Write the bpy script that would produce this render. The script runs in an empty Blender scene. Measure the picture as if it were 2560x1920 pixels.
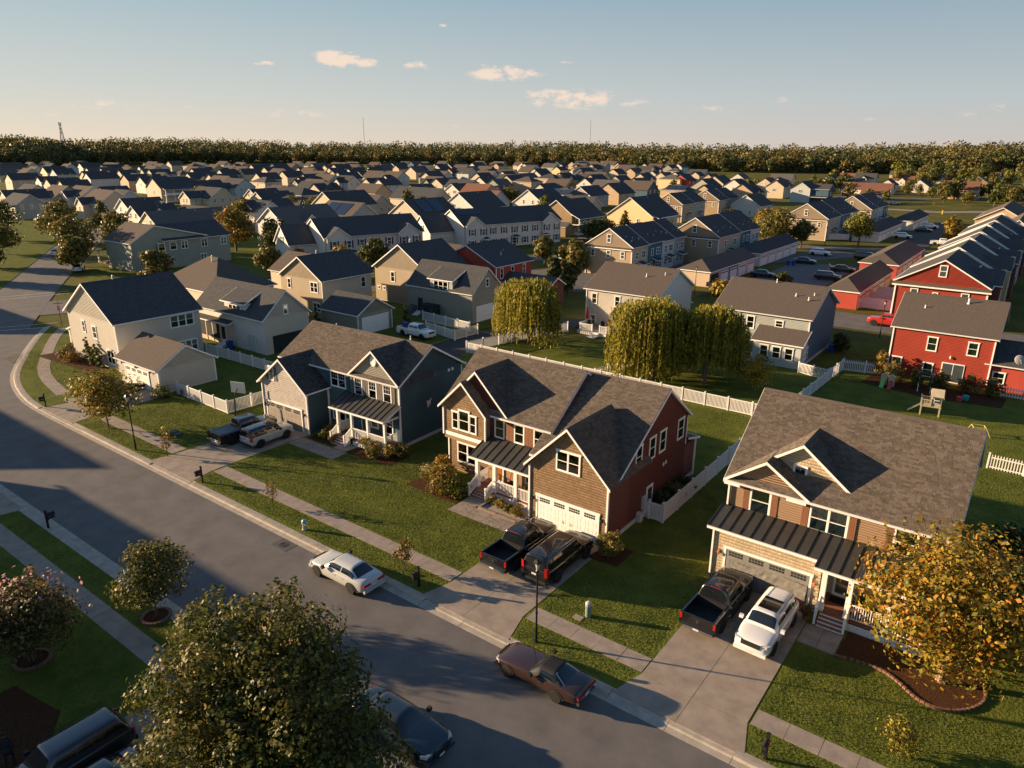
import bpy, bmesh, math, random
import numpy as np
from mathutils import Matrix, Vector
random.seed(7); RNG = np.random.default_rng(7)
R = math.radians; PI = math.pi
SC = bpy.context.scene
COL = SC.collection
# ------------------------------------------------------------------ camera
cd = bpy.data.cameras.new("camera"); cam = bpy.data.objects.new("camera", cd); COL.objects.link(cam)
cd.sensor_width = 36.0; cd.lens = 1800.0/2560*36; cd.clip_start = .5; cd.clip_end = 9000
P_, RO_, YAW_ = R(18.38), R(.41), R(36.7)
_m = Matrix(((math.cos(RO_), -math.sin(RO_), 0), (math.sin(RO_), math.cos(RO_), 0), (0, 0, 1))) @ \
     Matrix(((1, 0, 0), (0, -math.sin(P_), -math.cos(P_)), (0, math.cos(P_), -math.sin(P_)))) @ \
     Matrix(((math.cos(YAW_), math.sin(YAW_), 0), (-math.sin(YAW_), math.cos(YAW_), 0), (0, 0, 1)))
_c = Matrix((_m[0], -_m[1], -_m[2])).transposed().to_4x4()
_c.translation = (0, 0, 25.0)
cam.matrix_world = _c; SC.camera = cam
# ------------------------------------------------------------------ sun and sky
SUN_AZ, SUN_EL = R(22.5), R(11.9)          # azimuth the shadows point to, elevation
sl = bpy.data.lights.new("sun", 'SUN'); sun = bpy.data.objects.new("sun", sl); COL.objects.link(sun)
sl.energy = 5.0; sl.angle = R(.6); sl.color = (1.0, .71, .42)
_d = Vector((math.cos(SUN_AZ)*math.cos(SUN_EL), math.sin(SUN_AZ)*math.cos(SUN_EL), -math.sin(SUN_EL)))
sun.rotation_euler = _d.to_track_quat('-Z', 'Y').to_euler(); sun.location = (-60, -30, 60)
W = bpy.data.worlds.new("World"); SC.world = W; W.use_nodes = True
nt = W.node_tree; N = nt.nodes; L = nt.links; N.clear()
def nd(t, **k):
    n = N.new(t)
    for a, b in k.items(): setattr(n, a, b)
    return n
def mth(op, a, b=None, c=None, clamp=False):
    n = nd('ShaderNodeMath', operation=op, use_clamp=clamp)
    for i, v in enumerate((a, b, c)):
        if v is None: continue
        if isinstance(v, (int, float)): n.inputs[i].default_value = v
        else: L.new(v, n.inputs[i])
    return n.outputs[0]
sky = nd('ShaderNodeTexSky', sky_type='NISHITA', sun_disc=False)
sky.sun_elevation = SUN_EL; sky.sun_rotation = R(247.5); sky.altitude = 100
sky.air_density = 1.0; sky.dust_density = .6; sky.ozone_density = 3.0
tc = nd('ShaderNodeTexCoord'); sep = nd('ShaderNodeSeparateXYZ'); L.new(tc.outputs['Generated'], sep.inputs[0])
az = mth('ARCTAN2', sep.outputs[1], sep.outputs[0]); el = mth('ARCSINE', sep.outputs[2])
cmb = nd('ShaderNodeCombineXYZ'); L.new(az, cmb.inputs[0]); L.new(mth('MULTIPLY', el, 2.2), cmb.inputs[1])
nz = nd('ShaderNodeTexNoise'); nz.inputs['Scale'].default_value = 46; nz.inputs['Detail'].default_value = 7; nz.inputs['Roughness'].default_value = .62
L.new(cmb.outputs[0], nz.inputs['Vector'])
nz2 = nd('ShaderNodeTexNoise'); nz2.inputs['Scale'].default_value = 9; nz2.inputs['Detail'].default_value = 3
L.new(cmb.outputs[0], nz2.inputs['Vector'])
# small fair weather clouds: azimuth, elevation, half width, half height, strength
CLOUDS = [(2.4322, 0.0995, 0.0388, 0.0127, 0.9), (2.4013, 0.0972, 0.025, 0.0078, 0.75), (2.3324, 0.0939, 0.0277, 0.0065, 0.6), (2.2237, 0.0872, 0.0592, 0.0131, 0.7), (2.2474, 0.0827, 0.0259, 0.0102, 0.6), (2.1399, 0.0569, 0.0814, 0.0164, 0.62), (2.0628, 0.052, 0.0292, 0.0074, 0.5), (2.1442, 0.101, 0.0161, 0.0043, 0.5), (2.5216, 0.092, 0.0202, 0.0042, 0.55), (2.3009, 0.1401, 0.0087, 0.0028, 0.5), (2.5496, 0.0919, 0.0079, 0.0027, 0.5), (2.7527, 0.0513, 0.0138, 0.0026, 0.4), (2.6978, 0.041, 0.054, 0.008, 0.33), (2.4875, 0.0354, 0.078, 0.0066, 0.34), (2.3882, 0.0757, 0.0101, 0.0029, 0.45), (2.6125, 0.0397, 0.016, 0.0028, 0.4), (1.953, 0.0446, 0.0417, 0.0088, 0.28), (1.8775, 0.0546, 0.0199, 0.0057, 0.25), (1.6572, 0.0388, 0.0425, 0.0103, 0.25), (1.7768, 0.0328, 0.0366, 0.0069, 0.22), (2.2899, 0.0228, 0.0105, 0.0038, 0.4), (2.7631, 0.0285, 0.0221, 0.0039, 0.3)]
acc = None
for (ca, ce, wa, we, st) in CLOUDS:
    u = mth('DIVIDE', mth('SUBTRACT', az, ca), wa); v = mth('DIVIDE', mth('SUBTRACT', el, ce), we)
    e = mth('MULTIPLY', mth('SUBTRACT', 1.0, mth('ADD', mth('MULTIPLY', u, u), mth('MULTIPLY', v, v)), clamp=True), st)
    acc = e if acc is None else mth('MAXIMUM', acc, e)
dens = mth('MULTIPLY', mth('SUBTRACT', mth('ADD', acc, mth('MULTIPLY', mth('SUBTRACT', nz.outputs[0], .5), 2.6)), .26), 2.4, clamp=True)
dens = mth('MULTIPLY', dens, mth('MULTIPLY', acc, 2.0, clamp=True))
# thick evening air low in the sky: pale and warm at the horizon, warmer towards the sun
def ramp(x, a, b): return mth('SMOOTHSTEP' if False else 'MULTIPLY', mth('DIVIDE', mth('SUBTRACT', x, a), b-a, clamp=True), 1.0, clamp=True)
def mixc(f, a, b):
    n = nd('ShaderNodeMix', data_type='RGBA'); L.new(f, n.inputs[0])
    for i, c in ((6, a), (7, b)):
        if isinstance(c, tuple): n.inputs[i].default_value = (*c, 1)
        else: L.new(c, n.inputs[i])
    return n.outputs[2]
cosd = mth('COSINE', mth('SUBTRACT', az, SUN_AZ+PI)); sunny = mth('DIVIDE', mth('ADD', cosd, 1.0), 2.0)
sunny = mth('POWER', sunny, 2.0)
HZ = mixc(sunny, (2.818, 2.572, 2.453), (4.58, 3.785, 2.755)); MD = mixc(sunny, (2.338, 2.602, 2.693), (3.492, 3.456, 3.077)); UP = mixc(sunny, (1.32, 1.885, 2.338), (2.118, 2.818, 3.077))
low = mixc(ramp(el, .0, .055), HZ, MD); low = mixc(ramp(el, .055, .17), low, UP)
full = mixc(mth('POWER', ramp(el, .2, .7), .7), low, sky.outputs[0])
cm = nd('ShaderNodeMix', data_type='RGBA')
L.new(mth('MULTIPLY', dens, .85), cm.inputs[0]); L.new(full, cm.inputs[6])
cm.inputs[7].default_value = (4.749, 3.71, 2.978, 1)
bg = nd('ShaderNodeBackground'); bg.inputs[1].default_value = .07
L.new(cm.outputs[2], bg.inputs[0])
wo = nd('ShaderNodeOutputWorld'); L.new(bg.outputs[0], wo.inputs[0])
vs = SC.view_settings; vs.view_transform = 'Standard'; vs.look = 'None'; vs.exposure = 1.55; vs.gamma = 1.0
try: vs.use_curve_mapping = False
except Exception: pass
SC.cycles.max_bounces = 6; SC.cycles.transparent_max_bounces = 8
SC.cycles.diffuse_bounces = 3; SC.cycles.glossy_bounces = 2; SC.cycles.transmission_bounces = 3
SC.cycles.caustics_reflective = False; SC.cycles.caustics_refractive = False
# ------------------------------------------------------------------ materials
MATS = {}
def M(name, col, rough=.7, var=.12, scale=1.5, bump=0., bscale=18., spec=.3, island=0., metal=0., var2=None, trans=0., stretch=None, detail=4):
    """procedural principled material: base colour broken up by noise, optional bump, optional tone per loose piece"""
    if name in MATS: return MATS[name]
    m = bpy.data.materials.new(name); m.use_nodes = True; t = m.node_tree; n = t.nodes; l = t.links
    b = n['Principled BSDF']; b.inputs['Roughness'].default_value = rough; b.inputs['Metallic'].default_value = metal
    b.inputs['Specular IOR Level'].default_value = spec
    g = n.new('ShaderNodeNewGeometry'); vec = g.outputs['Position']
    if stretch:
        mp = n.new('ShaderNodeMapping'); mp.inputs['Scale'].default_value = stretch; l.new(vec, mp.inputs[0]); vec = mp.outputs[0]
    no = n.new('ShaderNodeTexNoise'); no.inputs['Scale'].default_value = scale; no.inputs['Detail'].default_value = detail; no.inputs['Roughness'].default_value = .65
    l.new(vec, no.inputs['Vector'])
    rp = n.new('ShaderNodeMapRange'); rp.inputs[1].default_value = .3; rp.inputs[2].default_value = .7; l.new(no.outputs[0], rp.inputs[0])
    mx = n.new('ShaderNodeMix'); mx.data_type = 'RGBA'; l.new(rp.outputs[0], mx.inputs[0])
    c2 = var2 if var2 else tuple(min(1, c*(1+var)) for c in col)
    mx.inputs[6].default_value = (*[c*(1-var) for c in col], 1); mx.inputs[7].default_value = (*c2, 1)
    out = mx.outputs[2]
    if island:
        r = n.new('ShaderNodeMapRange'); r.inputs[3].default_value = 1-island; r.inputs[4].default_value = 1+island; l.new(g.outputs['Random Per Island'], r.inputs[0])
        v = n.new('ShaderNodeMix'); v.data_type = 'RGBA'; v.blend_type = 'MULTIPLY'; v.inputs[0].default_value = 1
        cc = n.new('ShaderNodeCombineColor')
        for i in range(3): l.new(r.outputs[0], cc.inputs[i])
        l.new(out, v.inputs[6]); l.new(cc.outputs[0], v.inputs[7]); out = v.outputs[2]
    l.new(out, b.inputs['Base Color'])
    if bump:
        n2 = n.new('ShaderNodeTexNoise'); n2.inputs['Scale'].default_value = bscale; n2.inputs['Detail'].default_value = 5; l.new(vec, n2.inputs['Vector'])
        bp = n.new('ShaderNodeBump'); bp.inputs['Strength'].default_value = min(1, bump); bp.inputs['Distance'].default_value = .02*max(1, bump)
        l.new(n2.outputs[0], bp.inputs['Height']); l.new(bp.outputs[0], b.inputs['Normal'])
    if trans:
        tr = n.new('ShaderNodeBsdfTranslucent'); l.new(out, tr.inputs[0]); ms = n.new('ShaderNodeMixShader'); ms.inputs[0].default_value = trans
        l.new(b.outputs[0], ms.inputs[1]); l.new(tr.outputs[0], ms.inputs[2]); l.new(ms.outputs[0], n['Material Output'].inputs[0])
    MATS[name] = m; return m
def glass(name, tint=(.75, .85, .8), clear=.62):
    m = bpy.data.materials.new(name); m.use_nodes = True; t = m.node_tree; n = t.nodes; l = t.links; n.remove(n['Principled BSDF'])
    gl = n.new('ShaderNodeBsdfGlossy'); gl.inputs[0].default_value = (.9, .95, 1, 1); gl.inputs[1].default_value = .03
    tp = n.new('ShaderNodeBsdfTransparent'); tp.inputs[0].default_value = (*tint, 1)
    fr = n.new('ShaderNodeFresnel'); fr.inputs[0].default_value = 1.6
    mr = n.new('ShaderNodeMapRange'); mr.inputs[3].default_value = 1-clear-.3; mr.inputs[4].default_value = 1; l.new(fr.outputs[0], mr.inputs[0])
    ms = n.new('ShaderNodeMixShader'); l.new(mr.outputs[0], ms.inputs[0]); l.new(tp.outputs[0], ms.inputs[1]); l.new(gl.outputs[0], ms.inputs[2])
    l.new(ms.outputs[0], n['Material Output'].inputs[0]); MATS[name] = m; return m
# ------------------------------------------------------------------ mesh helpers
class MB:
    def __init__(s): s.v = []; s.f = []
    def poly(s, pts): i = len(s.v); s.v += [tuple(p) for p in pts]; s.f.append(tuple(range(i, i+len(pts)))); return s
    def box(s, x0, x1, y0, y1, z0, z1):
        i = len(s.v)
        s.v += [(x0,y0,z0),(x1,y0,z0),(x1,y1,z0),(x0,y1,z0),(x0,y0,z1),(x1,y0,z1),(x1,y1,z1),(x0,y1,z1)]
        s.f += [(i+3,i+2,i+1,i),(i+4,i+5,i+6,i+7),(i,i+1,i+5,i+4),(i+1,i+2,i+6,i+5),(i+2,i+3,i+7,i+6),(i+3,i,i+4,i+7)]; return s
    def prism(s, poly, axis, a, b):
        """poly: 2D outline; axis 'x': (y,z) outline from x=a to x=b, 'y': (x,z), 'z': (x,y)"""
        f = {'x': lambda p, t: (t, p[0], p[1]), 'y': lambda p, t: (p[0], t, p[1]), 'z': lambda p, t: (p[0], p[1], t)}[axis]
        n = len(poly); i = len(s.v); s.v += [f(p, a) for p in poly] + [f(p, b) for p in poly]
        s.f.append(tuple(i+k for k in range(n))[::-1]); s.f.append(tuple(i+n+k for k in range(n)))
        for k in range(n): k2 = (k+1) % n; s.f.append((i+k, i+k2, i+n+k2, i+n+k))
        return s
    def bar(s, p, q, w, h=None, up=(0, 0, 1)):
        p = Vector(p); q = Vector(q); h = w if h is None else h; d = (q-p).normalized(); u = Vector(up)
        if abs(d.dot(u)) > .98: u = Vector((1, 0, 0))
        a = d.cross(u).normalized()*w/2; b = a.cross(d).normalized()*h/2; i = len(s.v)
        for c in (p, q): s.v += [tuple(c-a-b), tuple(c+a-b), tuple(c+a+b), tuple(c-a+b)]
        s.f += [(i,i+1,i+2,i+3),(i+7,i+6,i+5,i+4)]+[(i+k,i+4+k,i+4+(k+1)%4,i+(k+1)%4) for k in range(4)]; return s
    def tube(s, pts, rad, n=8, cap=True):
        pts = [Vector(p) for p in pts]; rad = rad if isinstance(rad, (list, tuple)) else [rad]*len(pts); i0 = len(s.v)
        for k, p in enumerate(pts):
            d = (pts[min(k+1, len(pts)-1)]-pts[max(k-1, 0)]).normalized(); u = Vector((0, 0, 1)) if abs(d.z) < .95 else Vector((1, 0, 0))
            a = d.cross(u).normalized(); b = a.cross(d)
            for j in range(n): t = 2*PI*j/n; s.v.append(tuple(p+(a*math.cos(t)+b*math.sin(t))*rad[k]))
        for k in range(len(pts)-1):
            for j in range(n): j2 = (j+1) % n; s.f.append((i0+k*n+j, i0+k*n+j2, i0+(k+1)*n+j2, i0+(k+1)*n+j))
        if cap: s.f.append(tuple(i0+j for j in range(n))[::-1]); e = i0+(len(pts)-1)*n; s.f.append(tuple(e+j for j in range(n)))
        return s
    def lathe(s, prof, c=(0, 0, 0), n=12, axis='z'):
        i0 = len(s.v)
        for r, z in prof:
            for j in range(n):
                t = 2*PI*j/n; x, y = r*math.cos(t), r*math.sin(t)
                p = (x, y, z) if axis == 'z' else (x, z, y) if axis == 'y' else (z, x, y)
                s.v.append((c[0]+p[0], c[1]+p[1], c[2]+p[2]))
        for k in range(len(prof)-1):
            for j in range(n): j2 = (j+1) % n; s.f.append((i0+k*n+j, i0+k*n+j2, i0+(k+1)*n+j2, i0+(k+1)*n+j))
        s.f.append(tuple(i0+j for j in range(n))[::-1]); e = i0+(len(prof)-1)*n; s.f.append(tuple(e+j for j in range(n))); return s
    def mesh(s, name, mat=None):
        me = bpy.data.meshes.new(name); me.from_pydata(s.v, [], s.f); me.update()
        bm = bmesh.new(); bm.from_mesh(me); bmesh.ops.recalc_face_normals(bm, faces=bm.faces); bm.to_mesh(me); bm.free()
        if mat: me.materials.append(mat)
        return me
    def build(s, name, mat, parent=None, smooth=False, **k):
        me = s.mesh(name, mat)
        if smooth: me.shade_smooth() if hasattr(me, 'shade_smooth') else None
        return ob(name, me, parent, **k)
def ob(name, me, parent=None, loc=None, rot=None, scale=None, **props):
    o = bpy.data.objects.new(name, me); COL.objects.link(o)
    if parent: o.parent = parent
    if loc: o.location = loc
    if rot is not None: o.rotation_euler = (0, 0, rot) if isinstance(rot, (int, float)) else rot
    if scale: o.scale = scale if isinstance(scale, tuple) else (scale,)*3
    for a, b in props.items(): o[a] = b
    return o
def thing(name, label, cat, loc=(0, 0, 0), rot=0, group=None):
    o = bpy.data.objects.new(name, None); COL.objects.link(o); o.location = loc; o.rotation_euler = (0, 0, rot); o.empty_display_size = .3
    o['label'] = label; o['category'] = cat
    if group: o['group'] = group
    return o
def tag(o, label, cat, group=None):
    o['label'] = label; o['category'] = cat
    if group: o['group'] = group
    return o
def struct(o): o['kind'] = 'structure'; return o
def stuff(o): o['kind'] = 'stuff'; return o
def npmesh(name, verts, quads=None, tris=None, mat=None):
    """mesh from numpy arrays"""
    me = bpy.data.meshes.new(name); F = quads if quads is not None else tris; k = F.shape[1]
    me.vertices.add(len(verts)); me.vertices.foreach_set('co', np.asarray(verts, np.float32).ravel())
    me.loops.add(F.size); me.loops.foreach_set('vertex_index', np.asarray(F, np.int32).ravel())
    me.polygons.add(len(F)); me.polygons.foreach_set('loop_start', np.arange(0, F.size, k, dtype=np.int32))
    me.polygons.foreach_set('loop_total', np.full(len(F), k, np.int32))
    if mat: me.materials.append(mat)
    me.update(calc_edges=True); return me
def copy_tree(o, parent=None):
    c = o.copy(); COL.objects.link(c)
    if parent: c.parent = parent
    for ch in list(o.children): copy_tree(ch, c)
    return c

# ------------------------------------------------------------------ shared materials
GRASS = M('grass_lawn', (.075, .10, .016), rough=.95, var=.25, scale=.55, bump=3.2, bscale=7, spec=.05, var2=(.125, .135, .024), detail=8)
GRASSF = M('grass_field', (.07, .085, .018), rough=.95, var=.25, scale=.12, bump=3, bscale=3, spec=.05, var2=(.14, .12, .03), detail=8)
ASPH = M('asphalt', (.115, .108, .105), rough=.9, var=.14, scale=.5, bump=.5, bscale=40, spec=.15, var2=(.15, .14, .135), detail=9)
ASPHD = M('asphalt_fresh', (.045, .047, .05), rough=.88, var=.2, scale=.3, bump=.4, bscale=30, spec=.2, detail=8)
CONC = M('concrete', (.25, .205, .165), rough=.9, var=.16, scale=1.1, bump=.4, bscale=25, spec=.15, var2=(.32, .27, .22), detail=9)
CONCW = M('concrete_walk', (.24, .20, .17), rough=.9, var=.16, scale=1.6, bump=.4, bscale=25, spec=.15, var2=(.31, .26, .22), detail=9)
KERB = M('kerb_concrete', (.33, .29, .24), rough=.9, var=.22, scale=1.8, bump=.3, bscale=25, spec=.15, detail=8)
WHITE = M('white_trim', (.74, .72, .69), rough=.55, var=.04, scale=2)
MULCH = M('mulch', (.05, .026, .016), rough=1, var=.5, scale=14, bump=3, bscale=22, spec=.05, var2=(.11, .05, .025))
DARKM = M('dark_metal', (.012, .012, .013), rough=.45, var=.1)
GRAVEL = M('gravel', (.28, .24, .2), rough=1, var=.4, scale=16, bump=3, bscale=24)
BRICKE = M('brick_edging', (.16, .085, .055), rough=.9, var=.25, scale=5, island=.25)
PAINT = M('road_paint', (.5, .48, .45), rough=.8, var=.3, scale=3)
# ------------------------------------------------------------------ ground, roads, pavements
struct(MB().poly([(-4000, -2500, -.05), (4000, -2500, -.05), (4000, 4500, -.05), (-4000, 4500, -.05)]).build('ground', GRASSF))
def offs(P, d):
    """polyline offset to the left of its direction by d"""
    out = []
    for i, p in enumerate(P):
        a = Vector(P[max(i-1, 0)]); b = Vector(P[min(i+1, len(P)-1)]); t = (b-a).normalized(); out.append((p[0]-t.y*d, p[1]+t.x*d))
    return out
def strip(P, d0, d1, z, name, mat):
    a = offs(P, d0); b = offs(P, d1); m = MB()
    for i in range(len(P)-1): m.poly([(*a[i], z), (*a[i+1], z), (*b[i+1], z), (*b[i], z)])
    return m.build(name, mat)
def smooth(P, it=2):
    for _ in range(it):
        Q = [P[0]]
        for a, b in zip(P, P[1:]): Q += [(a[0]*.75+b[0]*.25, a[1]*.75+b[1]*.25), (a[0]*.25+b[0]*.75, a[1]*.25+b[1]*.75)]
        P = Q+[P[-1]]
    return P
K1 = [(-72, 25.2)]+smooth([(-74, 25.2), (-79.5, 25.3), (-84.9, 26.3), (-89.5, 27.6), (-93.3, 29.2), (-101.4, 33.4), (-108.4, 37.4), (-112.5, 40.2)], 1)
K1 = [(45, 25.2)]+K1                        # house side kerb line, right to left
K2 = offs(K1, 8.9)
struct(strip(K1, 0, 8.9, 0, 'road', ASPH))
ups = [(-112, 35.8), (-135, 48.5), (-150, 57), (-260, 121)]
struct(strip([(-109, 34.8), (-135, 49), (-150, 57.4), (-300, 145)], -1, 9.5, .012, 'cross_road', ASPH))
struct(strip([(-165, -20), (-128, 42), (-92, 104), (-40, 195)], -5.5, 5.5, .006, 'side_street', ASPH))
m = MB()
for a, b in (((-117.1, 36), (-113.9, 42.3)), ((-115, 35.2), (-111.5, 41.4)), ((-140.8, 44.2), (-137.7, 54)), ((-138.5, 43.5), (-135.4, 53))):
    m.bar((*a, .018), (*b, .018), .16, .006)
struct(m.build('crosswalk_marking', PAINT))
# raised lawns
def lawn(pts, name='lawn', z=.1): return struct(MB().prism(pts, 'z', -.04, z).build(name, GRASS))
lawn(offs(K1, -.62)+[(-111, 44), (-92, 78), (-92, 90), (-63.2, 90), (-63.2, 60), (-56.8, 60), (-56.8, 78), (-38.5, 84), (-38.5, 103.5), (8, 103.5), (45, 103.5)])
lawn([(x, y) for x, y in offs(K1, 9.5)][::-1]+[(45, -14), (-125, -14)][::1])
lawn([(-113, 46), (-150, 62.5), (-300, 149), (-270, 190), (-100, 95), (-101, 80)], z=.06)
lawn([(-145.5, 45.2), (-300, 134), (-320, 40), (-170, -5), (-138, 42)], z=.06)
# gutter pan and kerb, in cast sections with joints
def kerb_run(P, side, name):
    k = thing(name, 'x', 'kerb'); del k['category']; del k['label']; k['kind'] = 'structure'
    ln = [0]
    for a, b in zip(P, P[1:]): ln.append(ln[-1]+(Vector(b)-Vector(a)).length)
    def pt(t):
        t = min(max(t, 0), ln[-1]-1e-4)
        for i in range(len(P)-1):
            if ln[i+1] >= t: u = (t-ln[i])/(ln[i+1]-ln[i]); return (P[i][0]+(P[i+1][0]-P[i][0])*u, P[i][1]+(P[i+1][1]-P[i][1])*u)
    A = offs(P, 0); t = 0.; step = 3.05
    gaps = DRV1 if side < 0 else DRV2
    while t < ln[-1]-.3:
        p, q = Vector(pt(t+.012)), Vector(pt(t+step-.012)); d = (q-p).normalized(); nrm = Vector((-d.y, d.x))*(1 if side > 0 else -1)
        mid = (p+q)/2; low = any(a-.6 < mid.x < b+.6 for a, b in gaps) and mid.x > -76
        zc = .075 if low else .125
        prof = [(-.32, .006), (.02, .022), (.10, zc), (.28, zc+.005), (.62, .104 if not low else .112), (.62, -.04), (-.32, -.04)]
        mm = MB(); i = 0; n = len(prof)
        mm.v = [(p.x+nrm.x*o, p.y+nrm.y*o, z) for o, z in prof]+[(q.x+nrm.x*o, q.y+nrm.y*o, z) for o, z in prof]
        mm.f = [tuple(range(n)), tuple(range(n, 2*n))[::-1]]+[(j, (j+1) % n, n+(j+1) % n, n+j) for j in range(n)]
        mm.build('kerb_section', KERB, k); t += step
DRV1 = [(-76, -69.5), (-56.1, -50.2), (-25.3, -19.4), (-12.6, -6.8)]
DRV2 = [(-61.2, -55.6), (-29.9, -24.2)]
kerb_run(K1, -1, 'house_side_kerb'); kerb_run(K2, 1, 'near_side_kerb')
# pavements: one slab object each
def slabs(P, w, length, name, mat, z0=.06, z1=.116, joint=.018):
    k = thing(name, 'x', 'x'); del k['category']; del k['label']; k['kind'] = 'structure'; meshes = {}
    rest = 0
    for a, b in zip(P, P[1:]):
        a = Vector(a); b = Vector(b); d = (b-a); n = max(1, round(d.length/length)); s = d.length/n; ang = math.atan2(d.y, d.x)
        key = round(s, 2)
        if key not in meshes: meshes[key] = MB().box(joint/2, s-joint/2, -w/2, w/2, 0, z1-z0).mesh('slab', mat)
        for i in range(n):
            p = a+d*(i/n); ob('slab', meshes[key], k, (p.x, p.y, z0+random.uniform(-.004, .004)), ang)
    return k
def slabgrid(x0, x1, y0, y1, nx, ny, name, mat=CONC, parent=None, z1=.118):
    k = parent
    if k is None: k = thing(name, 'x', 'x'); del k['category']; del k['label']; k['kind'] = 'structure'
    dx, dy = (x1-x0)/nx, (y1-y0)/ny; me = MB().box(.012, dx-.012, .012, dy-.012, 0, .07).mesh('slab', mat)
    for i in range(nx):
        for j in range(ny): ob('slab', me, k, (x0+i*dx, y0+j*dy, z1-.07+random.uniform(-.004, .004)))
    return k
SW = smooth([(-109.5, 41.2), (-104, 37.6), (-93, 32.1), (-87.2, 30), (-79.4, 28.7)], 1)
slabs(SW[::-1], 1.25, 1.5, 'corner_sidewalk', CONCW)
slabs([(-69.3, 28.2), (-56.2, 28.2)], 1.2, 1.5, 'sidewalk', CONCW); slabs([(-50.3, 28.3), (-25.2, 28.3)], 1.15, 1.5, 'sidewalk', CONCW)
slabs([(-19.5, 28.2), (-12.4, 28.2)], 1.2, 1.5, 'sidewalk', CONCW); slabs([(-6.9, 28.1), (45, 28.1)], 1.1, 1.5, 'sidewalk', CONCW)
slabs([(-55.6, 13.6), (-29.9, 13.6)], 1.15, 1.45, 'near_sidewalk', CONC); slabs([(-110, 16.5), (-61.3, 13.6)], 1.15, 1.5, 'near_sidewalk', CONC)
slabs([(-24.1, 13.6), (40, 13.6)], 1.15, 1.5, 'near_sidewalk', CONC)
def apron(k, x0, x1, ya, yb, flare=.55, za=.114):
    xm = (x0+x1)/2; zb = .112
    for a, b, fa, fb in ((x0, xm-.012, -flare, 0), (xm+.012, x1, 0, flare)):
        MB().prism([(a+fa, ya), (b+fb, ya), (b, yb), (a, yb)], 'z', 0, .11).build('slab', CONC, k).data.transform(Matrix.Identity(4))
        me = k.children[-1].data
        for v in me.vertices:
            if v.co.z > .05: v.co.z = za if abs(v.co.y-ya) < .01 else zb
dr = slabgrid(-55.9, -50.5, 27.6, 39.6, 2, 4, 'driveway'); apron(dr, -55.9, -50.5, 25.55, 27.58)
dr = slabgrid(-25.1, -19.7, 27.6, 36.7, 2, 3, 'driveway'); apron(dr, -25.1, -19.7, 25.55, 27.58)
dr = slabgrid(-12.35, -7.0, 27.5, 37.8, 2, 3, 'driveway'); apron(dr, -12.35, -7.0, 25.55, 27.48)
dr = slabgrid(-77.6, -70.6, 27.9, 34.7, 2, 2, 'driveway'); apron(dr, -76.2, -70.6, 25.55, 27.88)
dr = slabgrid(-61.2, -55.7, 4, 14.3, 2, 3, 'near_driveway'); apron(dr, -61.2, -55.7, 15.98, 14.32, za=.114)
dr = slabgrid(-29.8, -24.3, 1.5, 14.3, 2, 4, 'near_driveway'); apron(dr, -29.8, -24.3, 15.98, 14.32, za=.114)
# front walks
slabgrid(-50.4, -44.6, 34.9, 36.5, 4, 1, 'front_walk', CONCW); slabgrid(-46.5, -44.6, 36.55, 38.5, 1, 1, 'front_walk', CONCW)
slabgrid(-31.3, -25.15, 34.35, 35.75, 4, 1, 'front_walk', CONCW); slabgrid(-31.3, -29.9, 35.8, 36.75, 1, 1, 'front_walk', CONCW)
slabgrid(-6.95, -5.05, 34.75, 36.65, 2, 1, 'front_walk', CONCW)
# far roads
struct(strip([(-36, 116.5), (60, 116.5)], -5.5, 5.5, .02, 'back_street', ASPH))
struct(strip([(-60, 60), (-59.7, 86), (-40, 98), (-30, 114)], -3, 3, .004, 'alley', ASPHD))
slabgrid(-72, -63.1, 66.2, 70.6, 3, 1, 'alley_driveway', CONC, z1=.06)
struct(MB().poly([(-47, 122, .03), (-33.5, 122, .03), (-33.5, 172, .03), (-47, 172, .03)]).build('parking_court', ASPH))
struct(MB().poly([(-35, 172, .03), (-27, 172, .03), (-27, 300, .03), (-36.5, 300, .03)]).build('lane', ASPHD))
struct(strip([(-110, 178), (-35, 206), (40, 214)], -4, 4, .05, 'cross_lane', ASPH))
struct(strip([(-90, 352), (-41, 345), (-15, 372), (60, 440)], -4, 4, .05, 'far_street', CONC))
struct(strip([(-100, 420), (-20, 452), (80, 500)], -6, 6, .05, 'far_road', ASPH))
struct(strip([(-135, 82), (-100, 132), (-60, 190)], -3.5, 3.5, .03, 'townhouse_street', ASPH))
struct(MB().poly([(-95, 100, .02), (-70, 108, .02), (-50, 118, .02), (-64, 132, .02), (-92, 122, .02)]).build('side_lane', ASPH))
m = MB()
for k in range(60):
    t = k/59*3.6; m.v.append((-9.6+.22*t*math.cos(2.2*t), 21.2+.22*t*math.sin(2.6*t)+.1*t, .006))
q = MB(); q.tube([(v[0], v[1], .0) for v in m.v], .028, 4); q.build('road_tar_seal', M('tar', (.012, .012, .013), rough=.5))
struct(bpy.data.objects['road_tar_seal'])

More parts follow.
